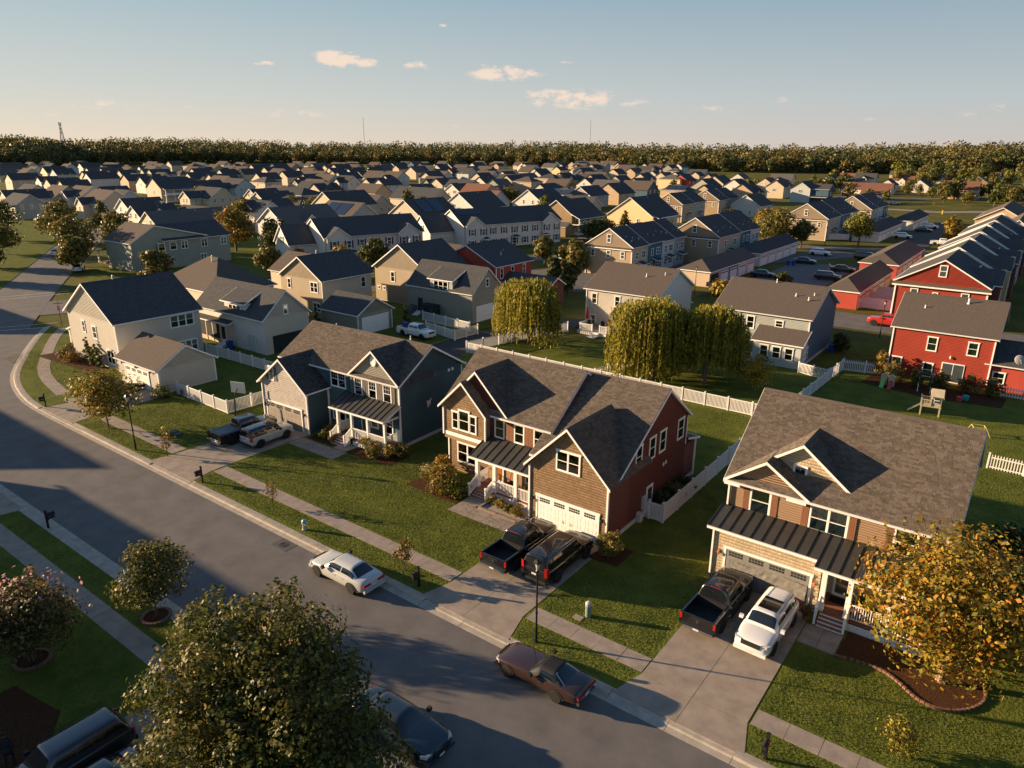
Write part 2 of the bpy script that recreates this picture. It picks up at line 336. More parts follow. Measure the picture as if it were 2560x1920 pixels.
# ------------------------------------------------------------------ house builder
ROOFB = M('shingle_brown', (.098, .082, .07), rough=.95, var=.1, scale=.8, bump=.6, bscale=30, spec=.08, island=.26, var2=(.108, .09, .077), detail=8)
ROOFB2 = M('roof_brown_plain', (.098, .082, .07), rough=.95, var=.3, scale=7, bump=1.2, bscale=16, spec=.08, var2=(.128, .105, .09), detail=9, stretch=(1, 1, 1.6))
ROOFD = M('shingle_dark', (.055, .058, .062), rough=.95, var=.22, scale=3, bump=.8, bscale=18, spec=.08, island=.25, var2=(.08, .08, .083), detail=8)
ROOFG = M('roof_grey', (.1, .095, .09), rough=.95, var=.25, scale=3, bump=.8, bscale=18, spec=.08, detail=8)
ROOFR = M('roof_red_brown', (.17, .085, .06), rough=.95, var=.25, scale=3, bump=.8, bscale=18, spec=.08, detail=8)
METALR = M('standing_seam_metal', (.04, .038, .033), rough=.5, var=.12, scale=1.2, spec=.4)
CREAM = M('siding_cream', (.47, .39, .29), rough=.75, var=.05, scale=.5)
WHITES = M('siding_white', (.54, .51, .47), rough=.75, var=.05, scale=.5)
TAN = M('siding_tan', (.42, .31, .2), rough=.78, var=.06, scale=.6)
TAN2 = M('siding_light_brown', (.36, .235, .15), rough=.78, var=.06, scale=.6)
SHAKEB = M('shake_brown', (.27, .175, .10), rough=.85, var=.1, scale=1.2, island=.13)
SHAKEC = M('shake_cream', (.54, .43, .29), rough=.85, var=.07, scale=1.2, island=.09)
SHAKEW = M('shake_pale_grey', (.55, .5, .47), rough=.8, var=.06, scale=1.2, island=.07)
MAROON = M('siding_maroon', (.13, .045, .036), rough=.75, var=.1, scale=.7)
TEAL = M('siding_blue_grey', (.06, .125, .165), rough=.75, var=.08, scale=.7)
TEALD = M('siding_slate_blue', (.045, .09, .125), rough=.75, var=.08, scale=.7)
GREYS = M('siding_grey_green', (.32, .32, .285), rough=.75, var=.06, scale=.6)
GREYB = M('siding_blue_pale', (.40, .43, .42), rough=.75, var=.06, scale=.6)
REDS = M('siding_red', (.36, .055, .035), rough=.72, var=.08, scale=.7)
BEIGE = M('siding_beige', (.46, .36, .26), rough=.75, var=.05, scale=.6)
OLIVE = M('siding_olive', (.24, .17, .09), rough=.78, var=.06, scale=.6)
YELLOW = M('siding_yellow', (.62, .47, .26), rough=.75, var=.05, scale=.6)
GREENG = M('siding_sage', (.24, .26, .22), rough=.75, var=.06, scale=.6)
FOUND = M('foundation_grey', (.45, .43, .41), rough=.9, var=.12, scale=2)
SHUTB = M('shutter_brown', (.21, .095, .05), rough=.7, var=.15, scale=5, stretch=(1, 1, .1))
SHUTD = M('shutter_grey', (.13, .115, .105), rough=.7, var=.12, scale=4)
SHUTN = M('shutter_navy', (.02, .04, .06), rough=.6, var=.1)
CURT = M('curtain_pale_green', (.38, .44, .27), rough=.9, var=.12, scale=6, stretch=(1, 1, .05))
BLIND = M('blind_pale', (.5, .48, .42), rough=.9, var=.08, scale=8)
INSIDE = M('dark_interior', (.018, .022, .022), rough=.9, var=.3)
DECKW = M('deck_brown', (.2, .085, .055), rough=.8, var=.2, scale=4)
GLASS = glass('window_glass'); GLASSD = M('far_window_glass', (.05, .065, .07), rough=.12, var=.3, scale=.7, spec=.6)
COPPER = M('copper_lamp', (.4, .15, .06), rough=.4, var=.1)
DOORW = M('door_white', (.72, .70, .68), rough=.5, var=.03)
SOLAR = M('solar_panel', (.012, .016, .026), rough=.15, var=.2, spec=.6)
_wm = {}
def window_meshes(w, h, style):
    """outer casing w x h, origin at the bottom centre of the wall plane, outside is -y"""
    k = (round(w, 2), round(h, 2), style)
    if k in _wm: return _wm[k]
    n = style.get('n', 1) if isinstance(style, dict) else 1
    return None
def winspec(w, h, n=1, grid=0, head=True, sash=True):
    k = (round(w, 2), round(h, 2), n, grid, head, sash)
    if k in _wm: return _wm[k]
    c = .1; fr = MB(); d = .045; pw = (w-c*(n+1))/n; x0 = -w/2
    fr.box(-w/2, w/2, -d, .01, 0, c*.9); fr.box(-w/2-(.04 if head else 0), w/2+(.04 if head else 0), -d-.012, .012, h-c*1.15, h)
    for i in range(n+1): x = x0+i*(pw+c); fr.box(x, x+c, -d+.002, .008, c*.9, h-c*1.15)
    panes = []
    for i in range(n):
        a = x0+c+i*(pw+c); zs = [(c*.9, h/2), (h/2, h-c*1.15)] if sash else [(c*.9, h-c*1.15)]
        for z0, z1 in zs:
            panes.append(((a+pw/2), z0))
        if sash: fr.box(a, a+pw, -.035, .006, h/2-.025, h/2+.025)
        s = .03
        fr.box(a, a+s, -.03, .004, c*.9, h-c*1.15); fr.box(a+pw-s, a+pw, -.03, .004, c*.9, h-c*1.15); fr.box(a+s, a+pw-s, -.03, .004, c*.9, c*.9+s*1.4); fr.box(a+s, a+pw-s, -.03, .004, h-c*1.15-s*1.4, h-c*1.15)
        if grid:
            for q in range(1, grid): x = a+pw*q/grid; fr.box(x-.008, x+.008, -.026, .002, h/2+.02, h-c*1.15-s)
            zz = (h/2+h-c)/2; fr.box(a+s, a+pw-s, -.024, .001, zz-.008, zz+.008)
    fm = fr.mesh('window_frame', WHITE)
    ph = (h/2-c*.9) if sash else (h-c*2.05)
    pm = MB().box(-pw/2+.03, pw/2-.03, -.018, -.014, .03, ph-.02).mesh('pane', GLASS)
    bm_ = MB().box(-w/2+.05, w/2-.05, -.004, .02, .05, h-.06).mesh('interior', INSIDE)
    cu = MB()
    kk = 5
    for s0, s1 in ((.38, .72), (.74, .97)):
        for q in range(kk):
            a = -pw/2+pw*(s0+(s1-s0)*q/kk); b = -pw/2+pw*(s0+(s1-s0)*(q+1)/kk); yy = -.011 if q % 2 else -.008
            cu.poly([(a, yy, .1), (b, -.019+(-yy), .1) if False else (b, -.0195-yy, .1), (b, -.0195-yy, h-.12), (a, yy, h-.12)])
    cm_ = cu.mesh('curtain', CURT)
    bl = MB()
    for q in range(10):
        z = h-.12-(q+1)*(h*.42/10); bl.poly([(-pw/2+.03, -.011, z), (pw/2-.03, -.011, z), (pw/2-.03, -.007, z+h*.042), (-pw/2+.03, -.007, z+h*.042)])
    blm = bl.mesh('blind', BLIND)
    _wm[k] = (fm, pm, bm_, cm_, blm, panes, pw); return _wm[k]
ROT = {'F': 0, 'R': PI/2, 'B': PI, 'L': -PI/2}
def window(h, face, u, z, w=.95, ht=1.6, n=1, grid=0, at=0., head=True, sash=True, cover='curtain', full=True):
    """face F/R/B/L, u = coordinate along the wall of the window's centre, at = wall plane"""
    fm, pm, im, cm_, blm, panes, pw = winspec(w, ht, n, grid, head, sash)
    loc = (u, at, z) if face in 'FB' else (at, u, z)
    o = ob('window', fm, h, loc, ROT[face])
    ob('interior', im, o)
    if full:
        for px, pz in panes: ob('pane', pm, o, (px, 0, pz))
        if cover:
            for i in range(n): ob(cover, cm_ if cover == 'curtain' else blm, o, (panes[i*(2 if sash else 1)][0], 0, 0))
    else: ob('pane', pm, o, (panes[0][0], 0, panes[0][1]))
    return o
_sm = {}
def shutter(h, face, u, z, w=.42, ht=1.55, mat=None, at=0., battens=True):
    mat = mat or SHUTB; k = (round(w, 2), round(ht, 2), mat.name)
    if k not in _sm:
        m = MB(); nb = 4; bw = w/nb
        for i in range(nb): m.box(-w/2+i*bw+.006, -w/2+(i+1)*bw-.006, -.035, 0, 0, ht)
        if battens: m.box(-w/2+.01, w/2-.01, -.052, -.034, ht*.12, ht*.12+.09); m.box(-w/2+.01, w/2-.01, -.052, -.034, ht*.82, ht*.82+.09)
        _sm[k] = m.mesh('shutter', mat)
    return ob('shutter', _sm[k], h, (u, at, z) if face in 'FB' else (at, u, z), ROT[face])
def prof(axis, a0, a1, ze, zr, ov, pos=None, ze1=None):
    """ridge/eave profile of a gable: eave edge heights at a0-ov and a1+ov"""
    am = (a0+a1)/2 if pos is None else pos; ze1 = ze if ze1 is None else ze1
    return am, (zr-ze)/(am-(a0-ov)), (zr-ze1)/((a1+ov)-am)
def gable(h, x0, x1, y0, y1, ze, zr, axis='x', ov=.35, rk=.3, wall=None, roof=None, z0=0., pos=None, ze1=None, th=.16, walls=True,
          siding=None, faces='', shingle=False, cap=True, rake=True, gutter='both', wname='wall', ov1=None, trim=None, rk1=None):
    """gable-roofed block. wall footprint x0..x1,y0..y1; the roof's edges lie ov/rk outside it"""
    trim = trim or WHITE; ov1 = ov if ov1 is None else ov1; rk1 = rk if rk1 is None else rk1
    (a0, a1, b0, b1) = (y0, y1, x0, x1) if axis == 'x' else (x0, x1, y0, y1)
    am = (a0+a1)/2 if pos is None else pos; ze1_ = ze if ze1 is None else ze1
    sl, sr = (zr-ze)/(am-a0+ov), (zr-ze1_)/(a1+ov1-am)
    zl, zr_ = ze+sl*ov-th-.02, ze1_+sr*ov1-th-.02
    P = (lambda a, b, z: (b, a, z)) if axis == 'x' else (lambda a, b, z: (a, b, z))
    out = {}
    if walls:
        m = MB(); pent = [(a0, z0), (a1, z0), (a1, zr_), (am, zr-th-.02), (a0, zl)]
        m.prism(pent, axis, b0, b1); out['wall'] = m.build(wname, wall, h)
        if siding: siding(h, out['wall'], pent, axis, b0, b1, faces)
    rb0, rb1 = b0-rk, b1+rk1
    r = MB()
    for s, (e, z) in enumerate(((a0-ov, ze), (a1+ov1, ze1_))):
        t = th/2
        r.prism([(e, z-th), (e, z), (am, zr), (am, zr-th)], axis, rb0, rb1)
    ro = r.build('roof', roof, h); out['roof'] = ro
    if shingle: shingles(ro, axis, rb0, rb1, am, zr, [(a0-ov, ze), (a1+ov1, ze1_)], roof, shingle if isinstance(shingle, str) else 'both')
    if cap:
        c = MB(); c.prism([(am-.16, zr-.16*sl+.025), (am, zr+.035), (am+.16, zr-.16*sr+.025), (am, zr-.02)], axis, rb0+.02, rb1-.02); c.build('ridge_cap', roof, ro)
    if rake:
        w = .17
        for bb in (rb0, rb1):
            f = MB(); o1, o2 = (bb-.03, bb) if bb == rb0 else (bb, bb+.03)
            for (e, z, s) in ((a0-ov, ze, 1), (a1+ov1, ze1_, -1)):
                f.prism([(e, z-w-.04), (e, z-.025), (am, zr-.025), (am, zr-w-.04)], axis, o1, o2)
            f.build('rake_board', trim, ro)
        for (b_, e_) in ((rb0, b0), (b1, rb1)):
            s_ = MB()
            for (e, z) in ((a0-ov, ze), (a1+ov1, ze1_)):
                s_.poly([P(e, b_, z-th-.004), P(am, b_, zr-th-.004), P(am, e_, zr-th-.004), P(e, e_, z-th-.004)])
            if abs(e_-b_) > .02: s_.build('soffit', trim, ro)
    for e, z, s in ((a0-ov, ze, -1), (a1+ov1, ze1_, 1)):
        if not gutter or gutter == 'low' and s > 0 or gutter == 'high' and s < 0: continue
        q = [(e, z-.15), (e, z-.01), (e+s*.11, z-.01), (e+s*.08, z-.13)]
        g = MB(); g.prism(q, axis, rb0+.02, rb1-.02); g.build('gutter', trim, ro)
    return out
def shingles(ro, axis, b0, b1, am, zr, sides, mat, which='both'):
    """asphalt shingles as joined wedges, several tones by piece"""
    V = []; Fq = []; row = .145; w0 = .31
    for si, (e, z) in enumerate(sides):
        if which == 'low' and si == 1: continue
        Ls = math.hypot(am-e, zr-z); nr = int(Ls/row); da, dz = (am-e)/Ls, (zr-z)/Ls; nx, nz_ = -dz*(1 if e < am else -1)*1., abs(da)
        nx = -(1 if e < am else -1)*abs(dz)
        for k in range(nr):
            t0 = k*row; t1 = min(Ls, t0+row*1.25); x = b0+random.uniform(-w0, 0)
            while x < b1:
                w = w0*random.choice((.55, .75, 1, 1.25)); xa, xb = max(b0, x), min(b1, x+w-.006); x += w
                if xb-xa < .03: continue
                hgt = random.choice((.011, .014, .024)); i = len(V)
                for t, hh in ((t0, hgt), (t1, .004)):
                    a = e+da*t; zz = z+dz*t
                    for bb in (xa, xb): V.append((bb, a+nx*hh, zz+nz_*hh) if axis == 'x' else (a+nx*hh, bb, zz+nz_*hh))
                a = e+da*t0; zz = z+dz*t0
                for bb in (xa, xb): V.append((bb, a, zz) if axis == 'x' else (a, bb, zz))
                Fq += [(i, i+1, i+3, i+2), (i+4, i+5, i+1, i)]
    if V: stuff(ob('shingles', npmesh('shingles', np.array(V), np.array(Fq), mat=mat), ro))
def clip(pent, z):
    """horizontal extent of a pentagon outline at height z"""
    xs = []
    n = len(pent)
    for i in range(n):
        (a, za), (b, zb) = pent[i], pent[(i+1) % n]
        if (za-z)*(zb-z) <= 0 and abs(za-zb) > 1e-6: xs.append(a+(b-a)*(z-za)/(zb-za))
    return (min(xs), max(xs)) if len(xs) >= 2 else None
def mk_siding(kind='lap', mat=None, step=.15, out=.016):
    def f(h, wallo, pent, axis, b0, b1, faces):
        V = []; Fq = []; a0 = min(p[0] for p in pent); a1 = max(p[0] for p in pent); z0 = min(p[1] for p in pent)
        zl, zr_ = pent[4][1], pent[2][1]; ztop = max(p[1] for p in pent)
        def course(fc, u0, u1, z, zt, u0t, u1t):
            pieces = [(u0, u1)]
            if kind == 'shake':
                pieces = []; x = u0-random.uniform(0, .2)
                while x < u1: w = random.choice((.12, .17, .22, .26)); pieces.append((max(u0, x), min(u1, x+w-.012))); x += w
            for p0, p1 in pieces:
                if p1-p0 < .02: continue
                o = out+(random.uniform(-.004, .008) if kind == 'shake' else 0); zb = z+(random.uniform(-.012, .012) if kind == 'shake' else 0)
                if p0 == u0: q0, r0 = u0, u0t
                else: q0 = r0 = p0
                if p1 >= u1-.013: q1, r1 = u1, u1t
                else: q1 = r1 = p1
                i = len(V); L4 = [(q0, zb, o), (q1, zb, o), (r1, zt, .003), (r0, zt, .003), (q0, zb, 0), (q1, zb, 0)]
                for u, zz, oo in L4:
                    if fc == 'lo_a': V.append((u, a0-oo, zz) if axis == 'x' else (a0-oo, u, zz))
                    elif fc == 'hi_a': V.append((u, a1+oo, zz) if axis == 'x' else (a1+oo, u, zz))
                    elif fc == 'lo_b': V.append((b0-oo, u, zz) if axis == 'x' else (u, b0-oo, zz))
                    else: V.append((b1+oo, u, zz) if axis == 'x' else (u, b1+oo, zz))
                Fq.append((i, i+1, i+2, i+3)); Fq.append((i+4, i+5, i+1, i))
        names = {('x', 'F'): 'lo_a', ('x', 'B'): 'hi_a', ('x', 'L'): 'lo_b', ('x', 'R'): 'hi_b', ('y', 'L'): 'lo_a', ('y', 'R'): 'hi_a', ('y', 'F'): 'lo_b', ('y', 'B'): 'hi_b'}
        for c in faces:
            fc = names[(axis, c)]; z = z0+.25
            top = zl if fc == 'lo_a' else zr_ if fc == 'hi_a' else ztop
            while z < top-.03:
                zt = min(z+step, top-.01)
                if fc in ('lo_a', 'hi_a'): course(fc, b0, b1, z, zt, b0, b1)
                else:
                    e0, e1 = clip(pent, z+.001), clip(pent, zt-.001)
                    if e0 and e1: course(fc, e0[0], e0[1], z, zt, max(e0[0], e1[0]), min(e0[1], e1[1]))
                z += step
        if V: stuff(ob('siding', npmesh('siding', np.array(V), np.array(Fq), mat=mat), wallo))
    return f
def shed(h, x0, x1, y0, y1, zlo, zhi, roof, dirn='F', th=.1, name='roof', gut=True, over=0):
    """single slope; dirn = side of the low edge"""
    m = MB(); P = {'F': ((x0, y0), (x1, y0), (x1, y1), (x0, y1)), 'R': ((x1, y0), (x1, y1), (x0, y1), (x0, y0)), 'B': ((x1, y1), (x0, y1), (x0, y0), (x1, y0)), 'L': ((x0, y1), (x0, y0), (x1, y0), (x1, y1))}[dirn]
    zz = (zlo, zlo, zhi, zhi); i = 0
    m.v = [(*p, z) for p, z in zip(P, zz)]+[(*p, z-th) for p, z in zip(P, zz)]
    m.f = [(0, 1, 2, 3), (7, 6, 5, 4), (0, 4, 5, 1), (1, 5, 6, 2), (2, 6, 7, 3), (3, 7, 4, 0)]
    ro = m.build(name, roof, h)
    if gut:
        a, b = Vector((*P[0], zlo-.08)), Vector((*P[1], zlo-.08)); o = {'F': (0, -.05, 0), 'R': (.05, 0, 0), 'B': (0, .05, 0), 'L': (-.05, 0, 0)}[dirn]
        MB().bar(a+Vector(o), b+Vector(o), .12, .13).build('gutter', WHITE, ro)
        for k in (0, 1):
            p = Vector((*P[k], zlo-th*.5-.03)); q = Vector((*P[3-k], zhi-th*.5-.03)); MB().bar(p, q, .03, .16).build('rake_board', WHITE, ro)
    return ro
def metal_roof(h, x0, x1, ylo, yhi, zlo, zhi, n, tag_='porch_roof'):
    """standing seam roof, low edge towards -y: every panel a piece"""
    base = shed(h, x0, x1, ylo, yhi, zlo, zhi, METALR, 'F', .1, tag_)
    w = (x1-x0)/n; L_ = math.hypot(yhi-ylo, zhi-zlo); ang = math.atan2(zhi-zlo, yhi-ylo)
    me = MB().box(.004, w-.004, -.02, L_-.005, .004, .012).box(-.018, .018, -.02, L_-.005, .012, .062).mesh('roof_panel', METALR)
    for i in range(n): ob('roof_panel', me, base, (x0+i*w, ylo, zlo), (ang, 0, 0))
    MB().bar((x0, yhi-.04, zhi+.02), (x1, yhi-.04, zhi+.02), .12, .03).build('flashing', METALR, base)
    return base
_pk = {}
def railing(h, p, q, zf, ht=.95, sp=.125, mat=None, slope=0., posts=(True, True), name='railing'):
    """baluster railing between two points at floor height zf; slope = rise over its length"""
    mat = mat or WHITE; p = Vector((*p, zf)); q = Vector((*q, zf+slope)); m = MB()
    d = q-p; m.bar(p+Vector((0, 0, ht)), q+Vector((0, 0, ht)), .09, .06); m.bar(p+Vector((0, 0, .1)), q+Vector((0, 0, .1)), .05, .05)
    for on, e in zip(posts, (p, q)):
        if on: m.box(e.x-.055, e.x+.055, e.y-.055, e.y+.055, e.z, e.z+ht+.12); m.box(e.x-.075, e.x+.075, e.y-.075, e.y+.075, e.z+ht+.12, e.z+ht+.15)
    o = m.build(name, mat, h); n = max(1, int(d.length/sp)); k = (round(ht, 2), mat.name)
    if k not in _pk: _pk[k] = MB().box(-.02, .02, -.02, .02, .1, ht).mesh('baluster', mat)
    for i in range(1, n): c = p+d*(i/n); ob('baluster', _pk[k], o, c)
    return o
def column(h, x, y, z0, z1, w=.22, taper=0.):
    m = MB(); t = w/2; m.box(x-t*1.25, x+t*1.25, y-t*1.25, y+t*1.25, z0, z0+.18); m.box(x-t, x+t, y-t, y+t, z0+.18, z1-.16); m.box(x-t*1.3, x+t*1.3, y-t*1.3, y+t*1.3, z1-.16, z1)
    return m.build('column', WHITE, h)
def steps(h, x0, x1, ytop, ybot, z0, z1, n, tread=None):
    """flight running down towards -y"""
    tread = tread or DECKW; dz = (z1-z0)/n; dy = (ytop-ybot)/n
    for i in range(n):
        y = ytop-dy*(i+1); z = z1-dz*(i+1) if False else z1-dz*i
        s = MB().box(x0, x1, y, y+dy, z0, z-.04).build('step', WHITE, h); MB().box(x0-.03, x1+.03, y-.03, y+dy, z-.038, z).build('tread', tread, s)
def lantern(h, face, u, z, at, mat=None):
    m = MB(); m.box(-.05, .05, -.03, 0, .05, .3); m.bar((0, -.02, .28), (0, -.14, .28), .03); m.lathe([(.02, .27), (.1, .2), (.1, .185), (.075, .18), (.06, 0), (.02, -.03)], (0, -.14, 0), 6)
    return ob('lantern', m.mesh('lantern', mat or DARKM), h, (u, at, z) if face in 'FB' else (at, u, z), ROT[face])
def garage_door(h, u0, u1, z0, z1, at, mat=None, rows=4, cols=8, face='F', glass_row=True, frame=True):
    """sectional door with pressed panels and a row of little windows"""
    mat = mat or DOORW; w = u1-u0; ht = z1-z0; f = MB()
    if frame: f.box(-w/2-.13, -w/2, -.05, .01, 0, ht); f.box(w/2, w/2+.13, -.05, .01, 0, ht); f.box(-w/2-.17, w/2+.17, -.065, .012, ht, ht+.16)
    f.box(-w/2, w/2, -.012, .005, 0, ht)
    um = (u0+u1)/2; g = ob('garage_door', f.mesh('garage_door', WHITE if frame else mat), h, (um, at, z0) if face in 'FB' else (at, um, z0), ROT[face])
    rh = ht/rows
    pm = MB().box(-w/2+.008, w/2-.008, -.028, -.011, .006, rh-.006).mesh('door_panel', mat)
    cw = w/cols; bx = MB()
    for sx in (0,):
        bx.box(-cw/2+.09, cw/2-.09, -.036, -.027, .09, rh-.09)
    cm_ = bx.mesh('door_panel', mat)
    for r_ in range(rows):
        p = ob('door_panel', pm, g, (0, 0, r_*rh))
        if r_ < rows-1:
            mm = MB()
            for c in range(cols): x = -w/2+(c+.5)*cw; mm.box(x-cw/2+.07, x-.02, -.036, -.027, .07, rh-.07); mm.box(x+.02, x+cw/2-.07, -.036, -.027, .07, rh-.07)
            if r_ == 0: shared = mm.mesh('pressed_panel', mat)
            ob('pressed_panel', shared, p) if False else ob('door_panel', shared, g, (0, 0, r_*rh))
    if glass_row:
        k = cols//2; gw = w/k
        for c in range(k):
            x = -w/2+(c+.5)*gw; mm = MB()
            for i in range(5):
                for j in range(2): a = x-gw*.36+i*gw*.145; zz = (rows-1)*rh+.13+j*.17; mm.box(a, a+gw*.12, -.034, -.027, zz, zz+.135)
            mm.build('window_pane', INSIDE, g)
    hd = MB()
    for s in (-.3, .3) if cols > 4 else (0,): hd.tube([(s, -.03, rh*1.55), (s, -.075, rh*1.5), (s, -.075, rh*1.2), (s, -.03, rh*1.15)], .014, 5)
    hd.build('handle', DARKM, g)
    return g
def corner(h, x, y, z0, z1, w=.11): return MB().box(x-w/2, x+w/2, y-w/2, y+w/2, z0, z1).build('corner_board', WHITE, h)
def vent_pipe(h, x, y, z, r=.05, ht=.5, hook=False, mat=None):
    m = MB()
    if hook: m.tube([(x, y, z-.1), (x, y, z+ht), (x+.06, y, z+ht+.12), (x+.16, y, z+ht+.14), (x+.22, y, z+ht+.05)], r, 7)
    else: m.tube([(x, y, z-.1), (x, y, z+ht)], r, 7); m.tube([(x, y, z-.04), (x, y, z+.08)], r*1.8, 7)
    return m.build('vent_pipe', mat or WHITE, h)
LAP = {}
def lap(mat, step=.15):
    k = (mat.name, step)
    if k not in LAP: LAP[k] = mk_siding('lap', mat, step)
    return LAP[k]
def shk(mat, step=.19): return mk_siding('shake', mat, step)

# ------------------------------------------------------------------ the houses one can see closely
def finish(h, bx, by, rot=0.):
    """move the house's origin to its base"""
    c, s = math.cos(rot), math.sin(rot)
    for ch in h.children: ch.location = (ch.location.x-bx, ch.location.y-by, ch.location.z)
    h.location = (bx*c-by*s, bx*s+by*c, 0); h.rotation_euler = (0, 0, rot)
def eaves_dish(h, x, y, z, r=.35, rz=2.4):
    m = MB(); m.lathe([(.02, 0), (r*.5, .03), (r*.85, .09), (r, .15), (r*.97, .155), (r*.5, .05), (.02, .03)], n=14); m.v = [(a, -c, b) for a, b, c in m.v]
    m.bar((0, .1, -.5), (0, .02, 0), .05); m.bar((0, -.02, -.05), (0, -.4, 0), .02)
    return ob('satellite_dish', m.mesh('satellite_dish', GREYS), h, (x, y, z), (R(25), 0, rz))
# ---------- house with tan front, long black metal porch roof (right foreground)
h = thing('house', 'tan two-storey house with brown shutters, twin front gables and long black metal porch roof', 'house')
gable(h, -12.98, -1.42, 39.9, 51.0, 5.9, 10.1, 'x', ov=.4, rk=.38, wall=TAN2, roof=ROOFB, siding=lap(TAN2), faces='F', shingle=True, pos=45.5)
gable(h, -13.0, -5.7, 40.9, 44.2, 5.9, 8.82, 'y', ov=.38, rk=.38, wall=SHAKEC, roof=ROOFB, siding=shk(SHAKEC), faces='F', shingle=True, pos=-9.3, z0=5.6, rk1=1.2, gutter=False, ov1=.15)
gable(h, -12.96, -8.75, 39.87, 41.6, 5.95, 7.68, 'y', ov=.42, rk=.38, wall=TAN2, roof=ROOFB, siding=lap(TAN2), faces='F', shingle='both', pos=-10.95, z0=4., rk1=.1, gutter=False, cap=False)
MB().box(-13.3, -12.35, 39.42, 39.95, 5.62, 5.8).build('eave_return', WHITE, h); MB().box(-9.6, -8.5, 39.42, 39.95, 5.62, 5.8).build('eave_return', WHITE, h)
gm = MB().box(-12.98, -6.85, 37.93, 39.95, 0, 3.52).build('garage_wall', SHAKEC, h)
mk_siding('shake', SHAKEC, .2)(h, gm, [(37.93, 0), (39.95, 0), (39.95, 3.4), (38.9, 3.45), (37.93, 3.4)], 'x', -12.98, -6.85, 'FR')
MB().box(-6.85, -1.45, 39.45, 39.98, 0, 4.0).build('porch_wall', GREYS, h)
pr = metal_roof(h, -13.35, -7.06, 37.5, 39.9, 3.64, 4.12, 10); pr2 = metal_roof(h, -7.05, -1.05, 36.92, 39.9, 3.5, 4.115, 10)
for u in (-11.16,): window(h, 'F', u, 4.02, 1.27, 1.7, at=39.87)
window(h, 'F', -7.28, 4.03, 2.12, 1.66, n=2, at=39.87); window(h, 'F', -3.35, 4.03, 1.22, 1.66, at=39.87)
for u in (-12.0, -10.33, -8.57, -6.02, -4.14, -2.52): shutter(h, 'F', u, 4.07, .38, 1.55, at=39.86)
window(h, 'F', -9.4, 6.6, .82, .78, at=40.88, head=False, sash=False, cover=None, grid=2)
garage_door(h, -12.2, -7.38, .1, 2.28, 37.9, M('garage_door_grey', (.2, .19, .17), rough=.6, var=.08))
lantern(h, 'F', -12.62, 1.75, 37.9, COPPER); lantern(h, 'F', -7.1, 1.75, 37.9, COPPER)
for x, z0, z1, y in ((-13.06, 0, 3.5, 37.85), (-13.06, 4.15, 5.75, 39.75), (-1.36, .7, 5.75, 39.8)): corner(h, x, y, z0, z1, .1)
MB().box(-6.84, -1.42, 37.35, 39.5, .58, .7).build('porch_floor', DECKW, h)
sk = MB()
for i in range(5): sk.box(-5.1, -1.45, 37.3, 37.34, .06+i*.1, .13+i*.1)
for x in (-5.1, -3.9, -2.7, -1.5): sk.box(x-.05, x+.05, 37.28, 37.35, .05, .6)
sk.build('porch_skirt', WHITE, h)
for x in (-6.55, -5.22, -3.3, -1.5): column(h, x, 37.5, .7, 3.42, .26)
MB().box(-6.85, -1.4, 37.38, 37.62, 3.3, 3.48).build('porch_beam', WHITE, h)
steps(h, -6.5, -5.2, 37.4, 36.72, .1, .7, 4)
railing(h, (-5.05, 37.45), (-3.42, 37.45), .7, posts=(False, False)); railing(h, (-3.18, 37.45), (-1.6, 37.45), .7, posts=(False, False))
railing(h, (-6.62, 36.75), (-6.62, 37.45), .15, .95, slope=.55, name='stair_rail'); railing(h, (-5.13, 36.75), (-5.13, 37.45), .15, .95, slope=.55, name='stair_rail')
dm = MB(); dm.box(-6.42, -5.3, 39.38, 39.46, .7, 2.95); d_ = dm.build('front_door', WHITE, h); MB().box(-6.28, -5.44, 39.36, 39.385, .9, 2.8).build('pane', glass('storm_door_glass', (.5, .6, .5), .35), d_); MB().box(-6.27, -5.45, 39.387, 39.39, .91, 2.79).build('interior', INSIDE, d_)
window(h, 'F', -3.2, 1.3, 1.6, 1.5, n=2, at=39.43, cover='blind')
for x in (-9.0, -6.4, -4.3): MB().box(x, x+.22, 39.5, 39.55, 5.78, 5.83).build('soffit_light', GREYS, h)
finish(h, -7.2, 45.5)
# ---------- brown shake house with maroon side (centre)
h = thing('house', 'brown shake house with dark red side wall and white garage door, three front gables', 'house')
gable(h, -35.85, -25.9, 39.85, 48.7, 5.78, 9.2, 'x', ov=.4, rk=.42, wall=MAROON, roof=ROOFB, shingle=True, pos=44.05, ze1=5.9, siding=lap(MAROON), faces='F', rk1=.02)
gable(h, -26.6, -19.75, 39.8, 48.7, 4.55, 8.9, 'x', ov=2.0, rk=0, wall=MAROON, roof=ROOFB, shingle=True, pos=44.85, ze1=5.75, ov1=.45, siding=lap(MAROON), faces='R', rk1=.22)
MB().box(-25.75, -19.752, 37.2, 39.9, 0, 4.35).build('garage_side_wall', MAROON, h)
gable(h, -25.8, -19.78, 36.85, 42.2, 4.45, 7.78, 'y', ov=.36, rk=.38, wall=SHAKEB, roof=ROOFB, siding=shk(SHAKEB), faces='F', shingle=True, pos=-22.78, rk1=.05, gutter=False)
gable(h, -35.7, -30.1, 39.87, 44.0, 5.8, 8.92, 'y', ov=.32, rk=.34, wall=MAROON, roof=ROOFB, siding=lap(MAROON), faces='F', shingle=True, pos=-32.95, z0=5., rk1=.1, gutter=False)
gable(h, -35.85, -31.75, 39.25, 42.2, 5.72, 8.05, 'y', ov=.36, rk=.36, wall=SHAKEB, roof=ROOFB, siding=shk(SHAKEB), faces='F', shingle=True, pos=-33.8, z0=3.0, rk1=.1, gutter=False)
